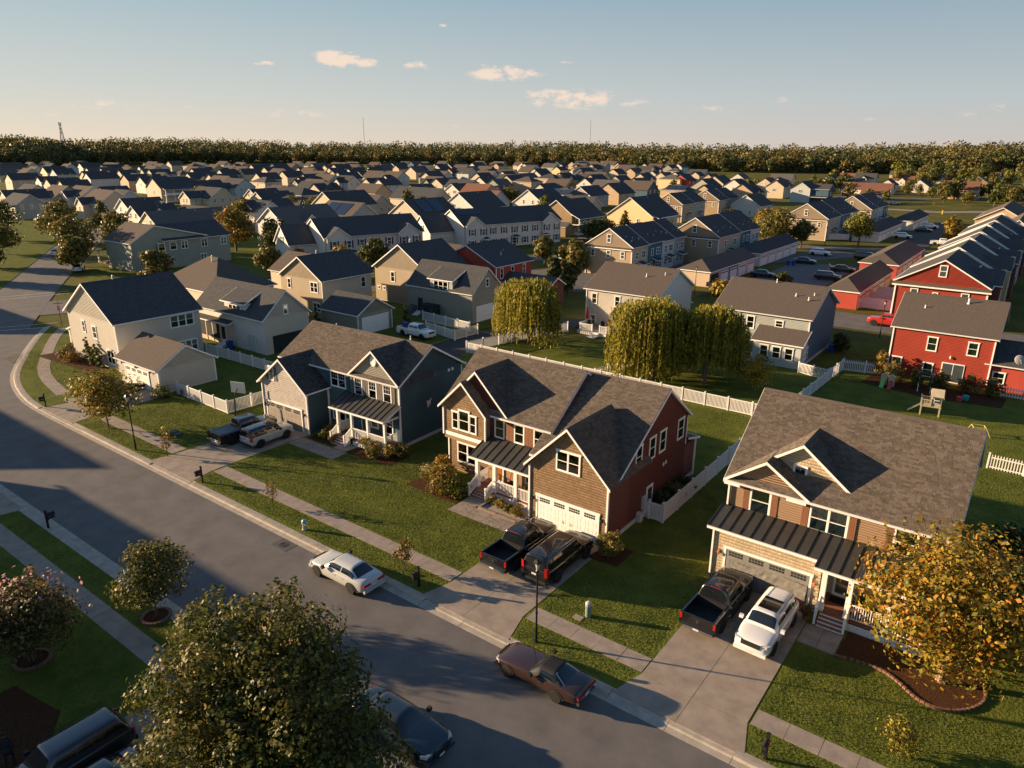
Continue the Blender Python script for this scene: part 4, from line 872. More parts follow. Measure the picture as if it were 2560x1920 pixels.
def far_house(X, Y, axis, wk, rk, w, ln, zr, ex, row, n):
    wn, wm = WK[wk]; rn, rm = RK[rk]; rnd = random.Random(int(X*7+Y*13))
    d = math.hypot(X, Y); hippy = axis == 'H'
    shape = {'Y': 'gabled', 'X': 'side-gabled', 'H': 'hip-roofed'}[axis]
    lab = f"{wn} {shape} house with {rn} roof, {ordinal(n)} from left in {ROWN[row]}"
    h = thing('house', lab, 'house', group='houses in the field below the woods')
    ze = zr-(w/2+.4)*.68 if not hippy else zr-2.6
    if ze < 2.5: ze = 2.5
    if axis == 'Y': x0, x1, y0, y1 = X-w/2, X+w/2, Y, Y+ln
    elif axis == 'X': x0, x1, y0, y1 = X-ln, X, Y-w/2, Y+w/2
    else: x0, x1, y0, y1 = X-ln/2, X+ln/2, Y-w/2, Y+w/2
    trim = d < 330
    simple_gable(h, x0, x1, y0, y1, ze, zr, 'y' if axis == 'Y' else 'x', wm, rm, trim=trim, hipped=hippy)
    two = ze > 4.3; zs = [3.4, .9] if two else [.9]
    if d < 620:
        # gable or front windows facing the light, side windows facing right
        nF = 1 if d > 330 else 2
        for i in range(nF):
            u = x0+(x1-x0)*(i+1)/(nF+1)+rnd.uniform(-.4, .4); fwin(h, 'F', u, zs[0]+(1 if axis == 'Y' and rnd.random() < .4 else 0), y0-.02, rnd.choice((.95, 1.0, 1.9)), 1.5, pane=d < 420)
            if two and rnd.random() < .5 and d < 330: fwin(h, 'F', u+.6, .9, y0-.02, 1.0, 1.5)
        nR = 2 if d > 330 else 3
        for i in range(nR): fwin(h, 'R', y0+(y1-y0)*(i+.7)/(nR+.4), zs[0], x1+.02, 1.0, 1.5, pane=d < 420)
    if 'k' in ex or (axis == 'X' and rnd.random() < .35):   # dark front wing
        a = x0+ln*.25; simple_gable(h, a, a+5, y0-2.6, y0+3, ze-.3, ze+2.1, 'y', wm, ROOFD if rk == 'b' else rm, trim=trim, wname='wing_wall'); fwin(h, 'F', a+2.5, max(.9, ze-2.4), y0-2.62, 1.0, 1.5)
    if 'd' in ex or 'm' in ex or (axis == 'Y' and not ex and rnd.random() < .28 and d < 480):   # dormer or side gable to the right
        yy = y0+ln*.45; simple_gable(h, x1-3.6, x1+.5, yy-1.9, yy+1.9, ze+.3 if two else ze+.4, min(zr-.3, ze+2.1), 'x', wm, rm, ov=.3, trim=trim, wname='dormer_wall', z0=.0 if 'm' in ex else ze-1.2); fwin(h, 'R', yy, ze-1.2 if two else ze-.9, x1+.52, 1.4, 1.2)
    if 'q' in ex:   # double porch on the right flank
        for z in (.3, 3.2): MB().box(x1, x1+2.4, y0+.6, y1-3, z, z+.15).build('porch_floor', WHITE, h)
        shed(h, x1-.2, x1+2.7, y0+.2, y1-2.6, ze-.5, ze+.6, rm, 'R')
        for i in range(4): column(h, x1+2.3, y0+.8+i*(ln-4.4)/3, .3, ze-.6, .22)
        for i in range(3): a = y0+.9+i*(ln-4.4)/3; MB().box(x1+2.27, x1+2.33, a, a+(ln-4.8)/3, 3.4, 4.1).build('railing', WHITE, h)
    if 's' in ex:
        for i in range(2):
            m = MB(); yb = (y0 if axis != 'Y' else y0+2)
            if axis == 'Y': xa, za, xb, zb = x1-.6, ze+.75, x1-w/2+1.0, zr-.45; m.poly([(xa, yb+1+i*5, za+.1), (xa, yb+5.6+i*5, za+.1), (xb, yb+5.6+i*5, zb+.1), (xb, yb+1+i*5, zb+.1)])
            else: ya, za, yb2, zb = y0+.4, ze+.55, (y0+y1)/2-.8, zr-.5; m.poly([(x0+2+i*5.2, ya, za+.1), (x0+6.9+i*5.2, ya, za+.1), (x0+6.9+i*5.2, yb2, zb+.1), (x0+2+i*5.2, yb2, zb+.1)])
            m.build('solar_panel', SOLAR, h)
    if 'b' in ex:
        simple_gable(h, x1-1, x1+8, y0+1, y0+9, ze, zr-1, 'x', TEALD, rm, wname='wing_wall'); fwin(h, 'R', y0+5, 3.4, x1+8.02, 1.9, 1.6); shed(h, x1, x1+8, y0-1.5, y0+1, 2.8, 3.3, rm, 'F')
    if rnd.random() < .2 and d > 500 and rk in 'br' and X > -260: m = MB().box(x0+1, x0+2.2, (y0+y1)/2-.5, (y0+y1)/2+.5, 0, zr+1.2).build('chimney', M('chimney_brick', (.33, .17, .11), rough=.9), h)
    if d < 420: vent_pipe(h, (x0+x1)/2+.8, (y0+y1)/2+1, zr-.8, .08, .5)
    finish(h, (x0+x1)/2, (y0+y1)/2)
FAR = [(-160.8,112.6,'Y','w','g',11.0,18.0,9.6,'d',5,8),(-189.8,95.9,'Y','c','g',9.0,24.0,8.0,'',5,4),(-157.0,156.4,'Y','c','d',12.0,17.0,9.4,'s',5,13),(-165.3,147.9,'X','g','b',11.0,15.0,8.6,'s',5,11),(-186.4,130.8,'X','w','d',11.0,15.0,9.0,'',5,9),(-196.0,117.2,'X','b','d',9.0,13.0,7.6,'',5,6),(-193.6,127.4,'Y','p','d',11.0,15.0,9.0,'',5,7),(-108.6,206.7,'Y','y','d',16.0,18.0,9.8,'q',5,16),(-210.9,102.7,'Y','w','d',8.0,12.0,8.0,'',5,3),(-163.0,187.8,'Y','w','d',14.0,17.0,9.8,'',5,14),(-226.8,120.5,'X','b','b',9.0,11.0,7.5,'',5,5),(-200.2,161.7,'Y','c','d',13.0,18.0,9.6,'',4,15),(-233.5,110.8,'Y','w','d',9.0,12.0,8.5,'',5,2),(-135.3,230.7,'X','g','d',9.0,13.0,7.6,'',5,15),(-157.8,220.7,'Y','w','d',14.0,16.0,9.6,'',4,23),(-171.4,221.4,'X','w','r',12.0,14.0,8.6,'',4,22),(-204.6,192.2,'X','c','b',12.0,22.0,7.0,'',5,12),(-257.9,120.7,'X','c','b',12.0,14.0,9.5,'k',4,6),(-229.6,172.6,'H','t','b',12.0,20.0,6.4,'',5,10),(-95.4,272.4,'Y','p','d',11.0,15.0,8.0,'',5,17),(-244.0,165.9,'Y','c','d',9.0,14.0,7.6,'',4,11),(-278.4,102.3,'X','g','d',10.0,13.0,8.2,'',5,1),(-258.0,160.4,'X','c','d',11.0,15.0,8.8,'',4,9),(-164.1,255.8,'H','c','b',12.0,14.0,8.6,'s',4,25),(-266.3,149.9,'Y','c','d',7.0,11.0,7.6,'',4,8),(-209.7,231.1,'X','c','d',13.0,24.0,7.6,'',4,18),(-163.9,266.2,'Y','g','d',11.0,15.0,8.8,'',4,26),(-261.9,175.3,'Y','c','d',8.0,12.0,7.6,'',4,10),(-302.1,102.4,'Y','c','d',9.0,14.0,8.6,'',4,1),(-198.4,250.0,'X','t','r',10.0,13.0,9.0,'',4,21),(-289.2,140.8,'X','p','d',9.0,10.0,7.5,'',4,7),(-295.2,130.5,'X','w','b',10.0,14.0,9.0,'k',4,4),(-259.8,195.0,'H','c','d',13.0,26.0,7.6,'',4,13),(-205.7,253.7,'Y','c','r',7.0,12.0,7.6,'',4,20),(-217.3,246.1,'Y','w','d',9.0,16.0,8.6,'',4,19),(-305.5,126.2,'X','g','b',11.0,14.0,9.0,'k',4,3),(-163.8,289.2,'Y','t','d',12.0,15.0,9.2,'',3,25),(-237.9,240.9,'Y','c','d',8.0,14.0,7.8,'',4,17),(-251.0,237.2,'X','t','b',10.0,14.0,7.6,'',4,16),(-133.5,323.4,'Y','t','d',12.0,15.0,8.4,'',4,28),(-319.3,143.6,'Y','c','d',6.0,11.0,7.6,'',4,5),(-277.2,218.8,'Y','c','d',8.0,13.0,7.6,'',4,14),(-273.9,225.7,'X','b','d',12.0,20.0,8.0,'',3,14),(-145.8,324.2,'H','t','b',11.0,13.0,8.2,'s',4,27),(-290.7,211.1,'H','c','b',11.0,22.0,6.6,'',4,12),(-318.9,165.9,'Y','c','d',12.0,16.0,10.5,'q',3,5),(-121.8,340.4,'Y','t','d',11.0,15.0,8.6,'m',4,29),(-159.9,326.2,'X','b','b',11.0,15.0,9.0,'',3,28),(-233.2,281.7,'X','p','d',10.0,16.0,8.6,'',3,19),(-342.2,129.6,'X','p','d',11.0,13.0,8.0,'',4,2),(-321.0,184.2,'Y','c','d',10.0,15.0,8.6,'',3,7),(-311.7,206.3,'X','p','d',11.0,14.0,9.0,'',3,9),(-101.5,362.7,'Y','p','d',9.0,14.0,9.6,'b',3,33),(-203.4,321.3,'X','t','b',11.0,13.0,8.6,'d',3,23),(-282.9,264.1,'Y','w','d',8.0,13.0,8.0,'',3,16),(-294.9,266.4,'Y','c','d',8.0,13.0,8.0,'',3,15),(-369.7,149.2,'Y','c','d',7.0,12.0,8.4,'',3,3),(-210.1,345.8,'Y','w','d',10.0,12.0,8.4,'',3,24),(-324.6,244.1,'Y','c','d',6.0,10.0,7.0,'',3,11),(-189.4,362.0,'Y','t','b',10.0,16.0,8.4,'',3,27),(-157.4,378.1,'Y','g','d',12.0,15.0,8.6,'',3,29),(-310.1,272.1,'X','w','d',9.0,12.0,8.6,'',2,22),(-240.6,335.7,'H','t','b',11.0,13.0,8.4,'',3,22),(-387.3,150.7,'Y','c','d',8.0,14.0,8.6,'',3,2),(-341.6,238.5,'H','c','b',10.0,13.0,8.0,'',3,10),(-279.2,309.3,'X','s','b',9.0,12.0,8.0,'d',3,18),(-333.0,252.9,'Y','c','d',9.0,13.0,8.0,'',3,12),(-321.1,268.7,'X','w','b',11.0,15.0,9.0,'',2,20),(-72.5,412.5,'X','w','r',8.0,12.0,5.6,'',4,30),(-255.0,335.0,'Y','c','d',9.0,13.0,8.8,'',2,33),(-223.5,373.5,'Y','t','d',10.0,14.0,9.0,'',2,41),(-372.7,225.0,'Y','c','d',10.0,16.0,9.0,'m',2,13),(-258.3,351.5,'X','b','d',11.0,13.0,8.6,'',2,35),(-212.4,383.0,'Y','t','d',11.0,14.0,8.4,'',2,44),(-246.8,367.9,'H','t','d',12.0,14.0,9.0,'d',2,38),(-164.2,412.1,'Y','c','d',12.0,16.0,9.0,'',2,54),(-402.8,194.4,'Y','t','d',9.0,12.0,8.8,'',2,7),(-36.7,445.9,'X','t','r',10.0,16.0,9.0,'',3,38),(-139.6,425.7,'Y','c','r',9.0,13.0,8.2,'',3,31),(-285.8,346.1,'Y','c','d',9.0,12.0,9.0,'',2,30),(-347.5,292.2,'Y','w','d',10.0,15.0,9.0,'',2,21),(-425.1,161.4,'Y','w','d',7.0,9.0,8.0,'',3,1),(-187.9,418.4,'Y','r','d',10.0,13.0,9.0,'',2,51),(-399.2,228.1,'Y','c','d',10.0,14.0,9.0,'',2,11),(-316.7,334.7,'Y','c','d',9.0,13.0,8.8,'',2,27),(-193.4,421.2,'H','y','g',11.0,14.0,8.6,'',2,49),(-328.7,327.8,'X','p','b',11.0,14.0,9.0,'',2,25),(-384.4,262.4,'Y','c','d',10.0,14.0,8.4,'',2,14),(-369.1,283.9,'Y','c','d',7.0,12.0,7.6,'',2,17),(-78.8,460.3,'X','w','r',11.0,26.0,6.0,'',4,31),(-257.8,393.3,'Y','w','d',10.0,13.0,8.6,'',2,39),(-434.3,189.3,'Y','w','d',9.0,16.0,9.0,'',2,4),(-449.2,156.5,'Y','c','d',9.0,14.0,9.0,'',2,1),(-217.1,423.3,'Y','c','d',10.0,14.0,8.6,'',2,45),(-348.3,330.3,'X','p','b',11.0,14.0,8.8,'',2,24),(-297.0,379.2,'X','p','b',11.0,14.0,9.0,'',2,31),(-394.1,287.6,'Y','c','d',10.0,14.0,8.6,'',2,15),(-184.4,452.4,'Y','t','d',9.0,13.0,8.4,'',2,53),(-70.8,489.2,'Y','w','d',11.0,15.0,7.6,'',3,37),(-436.9,236.5,'X','p','d',8.0,10.0,7.8,'',2,9),(-88.0,490.9,'Y','w','d',9.0,13.0,7.0,'',3,36),(-376.7,334.0,'Y','c','d',8.0,12.0,8.0,'',2,23),(-140.6,484.8,'X','c','g',11.0,14.0,8.6,'',2,56),(-289.7,413.9,'Y','w','d',8.0,12.0,8.6,'',2,37),(-309.1,401.5,'Y','y','d',8.0,12.0,8.0,'',2,32),(-265.8,432.2,'Y','r','d',10.0,14.0,8.6,'',2,40),(-469.4,202.7,'Y','c','d',8.0,12.0,8.6,'',2,3),(-178.9,489.0,'Y','w','g',9.0,12.0,8.0,'',2,55),(-458.2,258.5,'H','c','b',10.0,12.0,8.0,'',2,10),(-447.2,277.8,'Y','c','d',9.0,12.0,8.6,'',1,25),(-469.1,242.6,'Y','c','d',9.0,13.0,8.8,'',1,19),(-443.5,290.8,'Y','c','d',10.0,14.0,8.8,'',1,29),(-479.6,228.9,'Y','c','d',8.0,10.0,8.4,'',2,6),(-106.8,521.4,'X','s','g',11.0,18.0,6.2,'',3,35),(-491.8,228.6,'Y','c','d',7.0,8.0,8.0,'',2,5),(-46.9,542.9,'Y','o','g',13.0,14.0,9.0,'',2,65),(-372.5,403.8,'Y','c','d',8.0,12.0,8.0,'',1,60),(-215.9,505.8,'Y','c','d',7.0,10.0,7.6,'',2,52),(-455.5,327.4,'Y','c','d',9.0,13.0,8.4,'',1,37),(-491.5,284.5,'Y','c','d',8.0,12.0,8.0,'',1,23),(-379.2,426.3,'Y','t','d',7.0,10.0,7.6,'',1,63),(-442.3,364.1,'Y','c','d',8.0,13.0,8.0,'',1,44),(-220.7,540.0,'X','g','d',10.0,14.0,8.4,'',1,94),(-467.5,355.8,'Y','c','d',7.0,10.0,7.8,'',1,39),(-86.2,582.5,'X','w','r',10.0,14.0,7.0,'',2,60),(-435.5,396.4,'Y','c','d',9.0,13.0,8.2,'',1,52),(-528.2,261.5,'X','t','b',11.0,12.0,8.6,'',1,17),(-483.4,337.3,'Y','c','d',8.0,12.0,8.0,'',1,34),(-415.9,422.8,'Y','c','d',9.0,16.0,8.6,'',1,56),(-447.1,391.0,'Y','c','d',7.0,12.0,7.6,'',1,49),(-474.1,372.6,'Y','c','d',8.0,10.0,8.0,'',1,40),(-320.7,510.8,'Y','w','d',8.0,12.0,8.2,'',1,77),(-114.5,599.5,'X','p','d',10.0,14.0,7.0,'',2,58),(-253.8,556.3,'H','g','b',9.0,11.0,8.4,'',1,92),(-498.4,355.3,'Y','c','d',8.0,12.0,8.0,'',1,36),(-557.7,258.8,'X','b','d',10.0,10.0,8.0,'',1,13),(-340.0,514.5,'Y','y','d',8.0,12.0,8.4,'',1,74),(-125.8,607.3,'X','t','r',10.0,16.0,6.5,'',2,57),(-325.2,528.6,'Y','c','d',7.0,10.0,8.0,'',1,79),(-592.9,227.1,'X','w','g',11.0,12.0,8.0,'',1,4),(-457.2,447.2,'Y','c','d',8.0,13.0,8.0,'',1,55),(-295.5,568.9,'X','p','b',12.0,15.0,9.6,'',1,87),(-70.2,637.9,'X','w','g',11.0,20.0,6.4,'',2,62),(-500.2,407.3,'Y','c','b',9.0,13.0,8.0,'',1,43),(-553.0,344.0,'X','s','b',11.0,12.0,8.4,'',1,26),(-289.2,590.3,'X','s','d',10.0,14.0,8.4,'',1,89),(-591.8,291.1,'X','s','b',10.0,12.0,8.0,'',1,16),(-561.2,358.9,'H','c','b',10.0,12.0,8.0,'',1,27),(-385.3,553.1,'X','p','d',9.0,12.0,8.0,'',1,73),(-615.0,293.2,'X','b','d',10.0,12.0,8.4,'',1,14),(-603.3,317.3,'X','s','d',10.0,12.0,8.5,'',1,20),(-634.9,267.1,'X','p','b',10.0,12.0,8.4,'',1,8),(-458.8,515.2,'Y','y','d',9.0,13.0,8.4,'',1,62),(-597.3,348.4,'H','s','b',12.0,14.0,8.4,'',0,11),(-470.4,509.3,'Y','c','d',8.0,12.0,8.0,'',1,59),(-647.1,259.4,'X','b','d',10.0,12.0,8.5,'',1,7),(-415.0,573.1,'Y','w','d',8.0,12.0,8.4,'',1,70),(-454.4,543.8,'Y','w','d',7.0,12.0,8.6,'',0,30),(-535.2,467.6,'X','p','b',11.0,13.0,8.4,'',0,20),(-493.5,514.5,'Y','r','d',7.0,12.0,8.0,'',0,26),(-389.7,597.2,'Y','w','d',6.0,9.0,8.0,'',1,76),(-63.4,711.5,'X','w','r',8.0,12.0,5.6,'',2,64),(-614.8,370.0,'X','w','d',8.0,10.0,8.0,'',0,13),(-99.9,713.9,'X','c','b',9.0,14.0,6.0,'',2,61),(-604.7,402.0,'X','p','d',11.0,13.0,8.0,'',0,15),(-449.2,573.6,'Y','t','d',7.0,10.0,8.0,'',0,33),(-111.5,722.2,'X','c','b',9.0,16.0,6.0,'',2,59),(-71.1,728.6,'Y','w','r',9.0,13.0,6.4,'',2,63),(-562.8,478.5,'X','t','b',10.0,12.0,8.0,'',0,19),(-543.3,511.1,'X','c','b',10.0,13.0,8.2,'',0,22),(-588.1,469.7,'X','g','b',10.0,13.0,8.2,'',0,18),(-46.7,752.4,'X','g','b',9.0,14.0,6.0,'',2,67),(-613.2,471.6,'X','c','b',10.0,12.0,8.0,'',0,16),(-530.3,566.2,'X','b','d',8.0,12.0,8.0,'',0,27),(-713.0,310.8,'X','b','d',12.0,12.0,8.5,'',0,6),(-551.1,559.7,'X','b','d',8.0,12.0,8.0,'',0,24),(-537.6,602.8,'X','c','b',9.0,12.0,8.0,'',0,28),(-514.1,636.5,'X','c','b',9.0,12.0,8.0,'',0,32),(-64.4,822.8,'X','t','r',10.0,16.0,6.0,'',2,66),(-107.4,854.0,'X','w','g',9.0,14.0,6.0,'',1,95),(-87.8,877.3,'X','p','r',9.0,16.0,6.0,'',1,96),(-857.1,366.3,'X','g','b',10.0,10.0,8.0,'',0,4),(-920.6,399.2,'Y','t','d',7.0,9.0,8.0,'',0,5),(-561.3,189.0,'Y','c','g',11.0,12.0,8.0,'',1,1),(-518.7,194.7,'X','p','b',11.0,12.0,9.0,'',2,2),(-381.1,191.9,'Y','w','d',10.0,14.0,8.4,'',3,4),(-359.9,193.1,'Y','t','b',9.0,16.0,8.0,'',3,6),(-637.7,217.3,'Y','p','b',10.0,14.0,9.0,'',1,2),(-561.4,217.6,'Y','y','d',11.0,14.0,9.0,'',1,5),(-542.0,215.8,'Y','p','d',10.0,12.0,8.0,'',1,6),(-422.4,214.6,'X','y','g',11.0,12.0,8.0,'',2,8),(-342.4,218.3,'X','w','b',10.0,14.0,9.0,'',3,8),(-679.9,234.5,'Y','c','b',10.0,14.0,9.0,'',1,3),(-539.4,236.1,'Y','w','b',10.0,16.0,8.4,'',1,10),(-522.6,237.8,'Y','w','b',9.0,14.0,8.4,'',1,11),(-418.9,241.4,'Y','t','b',11.0,16.0,8.4,'',2,12),(-296.9,241.7,'X','y','b',11.0,14.0,8.0,'',3,13),(-701.2,265.4,'X','c','b',9.0,12.0,8.4,'',0,1),(-580.6,265.1,'Y','c','d',11.0,16.0,9.0,'',1,12),(-722.6,286.5,'X','w','g',10.0,14.0,8.4,'',0,2),(-681.4,286.0,'Y','b','b',9.0,14.0,9.0,'',0,3),(-661.1,284.5,'Y','w','d',11.0,16.0,8.4,'',1,9),(-563.3,284.1,'Y','w','d',11.0,12.0,8.0,'',1,18),(-542.4,287.4,'X','c','g',11.0,14.0,8.4,'',1,21),(-262.9,285.5,'Y','c','d',9.0,16.0,8.4,'',3,17),(-197.3,284.8,'Y','p','d',9.0,12.0,8.0,'',4,24),(-656.6,310.2,'X','t','d',11.0,14.0,8.4,'',0,7),(-636.8,305.2,'X','s','b',10.0,12.0,8.4,'',1,15),(-577.8,311.8,'X','w','b',10.0,12.0,9.0,'',1,22),(-519.2,306.3,'X','c','b',11.0,14.0,8.0,'',1,24),(-417.9,307.1,'X','w','b',10.0,12.0,9.0,'',2,16),(-379.5,310.4,'X','c','b',11.0,16.0,8.4,'',2,18),(-258.1,314.9,'Y','w','d',10.0,12.0,8.4,'',3,20),(-241.5,305.5,'Y','s','g',10.0,12.0,8.0,'',3,21),(-660.2,338.2,'Y','t','g',10.0,12.0,8.0,'',0,8),(-636.3,338.1,'X','b','b',9.0,16.0,9.0,'',0,9),(-516.5,335.1,'X','c','b',10.0,12.0,8.4,'',1,28),(-499.9,334.9,'X','w','b',9.0,14.0,8.0,'',1,31),(-420.4,334.2,'X','t','b',11.0,12.0,9.0,'',1,42),(-396.7,329.1,'Y','t','d',11.0,12.0,8.0,'',2,19),(-182.6,335.0,'X','t','g',10.0,14.0,8.4,'',3,26),(-658.4,359.5,'Y','c','b',10.0,12.0,9.0,'',0,10),(-536.2,362.2,'Y','c','d',11.0,14.0,8.4,'',1,32),(-416.6,360.2,'Y','y','d',10.0,12.0,8.0,'',1,48),(-396.1,359.8,'Y','c','d',11.0,12.0,8.4,'',1,51),(-338.0,356.5,'Y','s','d',11.0,14.0,8.4,'',2,26),(-638.2,379.3,'X','b','d',9.0,12.0,8.0,'',0,12),(-578.8,385.7,'X','t','g',9.0,12.0,9.0,'',1,30),(-556.9,386.0,'Y','s','d',10.0,12.0,8.0,'',1,33),(-536.5,382.4,'Y','b','d',11.0,14.0,9.0,'',1,35),(-356.5,383.1,'Y','c','d',10.0,12.0,8.0,'',2,28),(-336.4,378.0,'X','p','b',10.0,16.0,8.0,'',2,29),(-280.1,381.5,'Y','c','g',9.0,16.0,8.0,'',2,36),(-140.1,378.2,'Y','w','d',9.0,12.0,9.0,'',3,30),(-120.0,383.2,'Y','c','b',9.0,16.0,9.0,'',3,32),(-641.8,409.0,'X','g','b',9.0,14.0,8.4,'',0,14),(-536.5,406.7,'X','s','b',9.0,12.0,8.4,'',1,38),(-520.2,410.3,'Y','s','g',9.0,12.0,9.0,'',1,41),(-482.5,402.4,'Y','c','d',9.0,16.0,9.0,'',1,46),(-396.3,403.0,'Y','c','g',11.0,12.0,9.0,'',1,57),(-239.4,408.5,'X','y','d',10.0,14.0,8.0,'',2,42),(-522.2,430.6,'Y','s','b',10.0,16.0,8.0,'',1,45),(-502.3,431.9,'Y','w','b',11.0,12.0,9.0,'',1,47),(-483.1,431.0,'X','c','b',10.0,12.0,8.4,'',1,50),(-460.2,425.3,'Y','g','b',11.0,16.0,8.4,'',1,53),(-360.7,433.2,'X','p','d',11.0,14.0,8.4,'',1,67),(-341.3,425.3,'Y','c','d',10.0,12.0,8.0,'',1,68),(-319.9,431.8,'X','c','d',10.0,16.0,8.0,'',2,34),(-244.0,429.3,'X','c','b',11.0,16.0,8.4,'',2,43),(-563.9,449.5,'Y','c','d',10.0,12.0,8.0,'',0,17),(-479.9,451.5,'Y','s','g',11.0,12.0,9.0,'',1,54),(-423.6,456.8,'X','y','d',11.0,16.0,8.4,'',1,58),(-381.1,450.0,'Y','w','g',11.0,12.0,8.4,'',1,64),(-320.8,455.5,'Y','w','d',11.0,16.0,8.4,'',1,71),(-219.4,457.6,'Y','c','b',10.0,14.0,8.4,'',2,48),(-443.2,482.3,'Y','p','d',11.0,14.0,8.4,'',1,61),(-403.0,479.1,'Y','g','d',10.0,12.0,8.0,'',1,66),(-379.4,480.7,'X','b','b',11.0,14.0,8.4,'',1,69),(-337.5,480.1,'X','c','b',11.0,12.0,9.0,'',1,72),(-296.6,480.1,'Y','b','d',11.0,16.0,9.0,'',1,78),(-238.0,481.9,'Y','p','b',9.0,16.0,8.4,'',2,46),(-220.4,481.5,'Y','w','d',11.0,12.0,8.0,'',2,50),(-118.8,480.6,'Y','w','d',9.0,14.0,9.0,'',3,34),(-563.6,501.8,'X','b','b',11.0,16.0,8.0,'',0,21),(-520.9,504.6,'Y','p','d',9.0,14.0,8.0,'',0,23),(-421.2,499.0,'X','c','b',10.0,14.0,8.4,'',1,65),(-299.6,506.1,'X','p','d',10.0,16.0,9.0,'',1,83),(-278.1,497.7,'Y','c','d',10.0,14.0,8.4,'',1,84),(-241.7,503.1,'X','g','b',9.0,14.0,8.0,'',2,47),(-521.7,530.9,'Y','b','g',9.0,14.0,9.0,'',0,25),(-278.3,525.4,'Y','t','b',10.0,16.0,8.4,'',1,86),(-479.9,551.7,'Y','c','d',11.0,14.0,8.4,'',0,29),(-479.8,576.6,'Y','s','b',11.0,14.0,8.4,'',0,31),(-380.5,577.1,'X','g','g',9.0,14.0,9.0,'',1,75),(-343.2,575.1,'Y','c','d',11.0,12.0,9.0,'',1,81),(-458.0,598.0,'X','g','b',9.0,16.0,8.0,'',0,34),(-436.9,598.7,'Y','w','d',10.0,16.0,8.4,'',0,36),(-357.3,599.1,'Y','c','d',11.0,12.0,8.4,'',1,82),(-476.2,623.1,'X','s','g',11.0,14.0,8.4,'',0,35),(-423.7,625.8,'Y','b','d',9.0,12.0,9.0,'',0,38),(-378.7,626.7,'X','c','b',9.0,14.0,8.4,'',1,80),(-342.2,624.2,'Y','t','d',9.0,14.0,8.4,'',1,85),(-463.3,647.0,'X','c','b',10.0,16.0,8.0,'',0,37),(-399.3,642.5,'Y','w','d',9.0,16.0,9.0,'',0,41),(-303.0,645.8,'Y','s','d',9.0,16.0,8.4,'',1,91),(-442.3,669.2,'Y','b','b',11.0,12.0,9.0,'',0,39),(-378.9,668.2,'X','g','b',11.0,14.0,8.4,'',0,44),(-341.2,673.5,'Y','c','g',9.0,14.0,8.4,'',1,88),(-321.0,674.0,'X','b','b',10.0,14.0,8.4,'',1,90),(-303.1,667.9,'Y','w','b',9.0,16.0,9.0,'',1,93),(-440.3,696.2,'Y','t','d',11.0,12.0,8.0,'',0,40),(-421.0,697.9,'X','c','d',10.0,14.0,9.0,'',0,42),(-379.8,689.5,'Y','c','d',10.0,12.0,8.0,'',0,46),(-421.4,721.2,'X','c','b',11.0,16.0,8.4,'',0,43),(-397.1,719.7,'X','g','b',11.0,16.0,9.0,'',0,45),(-337.9,739.0,'X','y','b',9.0,14.0,9.0,'',0,47)]
for r_ in FAR: far_house(*r_)
# ---------- terraces of townhouses, each unit with its own wall and roof
def terrace(label, x0, x1, ys, ze, zr, cols, dish=None, roof=None, rot=0., base=None, windows=True):
    h = thing('townhouse_row', label, 'townhouses', group='terraces of townhouses'); roof = roof or ROOFD
    if base: bx, by = base
    else: bx, by = 0, 0
    for i, (a, b) in enumerate(zip(ys, ys[1:])):
        dz = .12*(i % 2)
        gable(h, x0, x1, a+.01, b-.01, ze+dz, zr+dz, 'y', ov=.35, rk=.12, rk1=.1, wall=cols[i % len(cols)], roof=roof, cap=False, wname='unit_wall', siding=lap(cols[i % len(cols)], .18) if i == 0 else None, faces='F')
        if windows:
            for y in (a+(b-a)*.3, a+(b-a)*.72):
                for z in (3.5, .8): fwin(h, 'R', y, z, x1+.03, 1.0 if y < (a+b)/2 else 1.8, 1.5)
            shed(h, x1, x1+1.5, (a+b)/2-1.3, (a+b)/2+1.3, 2.6, 3.0, ROOFD, 'R', name='canopy')
        for k in range(3): vent_pipe(h, x1-2.4+.5*k, a+(b-a)*(.25+.25*k), ze+1.4-.2*k, .06, .45)
    MB().box(x0-.05, x1+.1, ys[0]-.45, ys[0]-.02, ze-.45, ze-.1).build('band_roof', ROOFB2, h); MB().box(x0-.08, x1+.12, ys[0]-.5, ys[0]-.02, ze-.62, ze-.45).build('band_board', WHITE, h)
    xm = (x0+x1)/2; fwin(h, 'F', xm, ze+.6, ys[0]-.03, 1.0, 1.7)
    for u in (x0+1.6, xm, x1-2): fwin(h, 'F', u, 3.6, ys[0]-.03, .95, 1.5)
    corner(h, x1+.02, ys[0]-.03, 0, ze-.6, .16); corner(h, x0, ys[0]-.03, 0, ze-.6, .16)
    if dish: eaves_dish(h, x1-1.2, ys[0]+1.5, ze+1.0, .5, 2.2)
    if base: finish(h, bx, by, 0); h.rotation_euler.z = rot
    else: finish(h, xm, (ys[0]+ys[-1])/2)
    return h
terrace('beige townhouse terrace nearest the parking court, tan blue and white units', -76.7, -66.3, [128, 135, 141.5, 147.5, 153], 6, 9.5, [BEIGE, TEAL, WHITES, GREYS], True)
terrace('beige townhouse terrace with a satellite dish, behind the first terrace, right of the yellow house', -71.1, -59.5, [155.6, 169, 175.7, 182], 6, 9.95, [BEIGE, TEAL, WHITES], True)
terrace('tan townhouse terrace behind the yellow porch house', -115.2, -104.7, [237, 247, 257], 6, 9.6, [TAN, GREYS])
terrace('tan townhouse terrace farther back, left of the grey porch house', -113.8, -102.8, [265, 275, 285], 6, 9.6, [TAN, GREYS])
terrace('beige townhouse terrace behind the court tree, white yard fence at its side', -64, -52.1, [216, 231, 242, 252], 6, 10, [BEIGE, TEAL, WHITES])
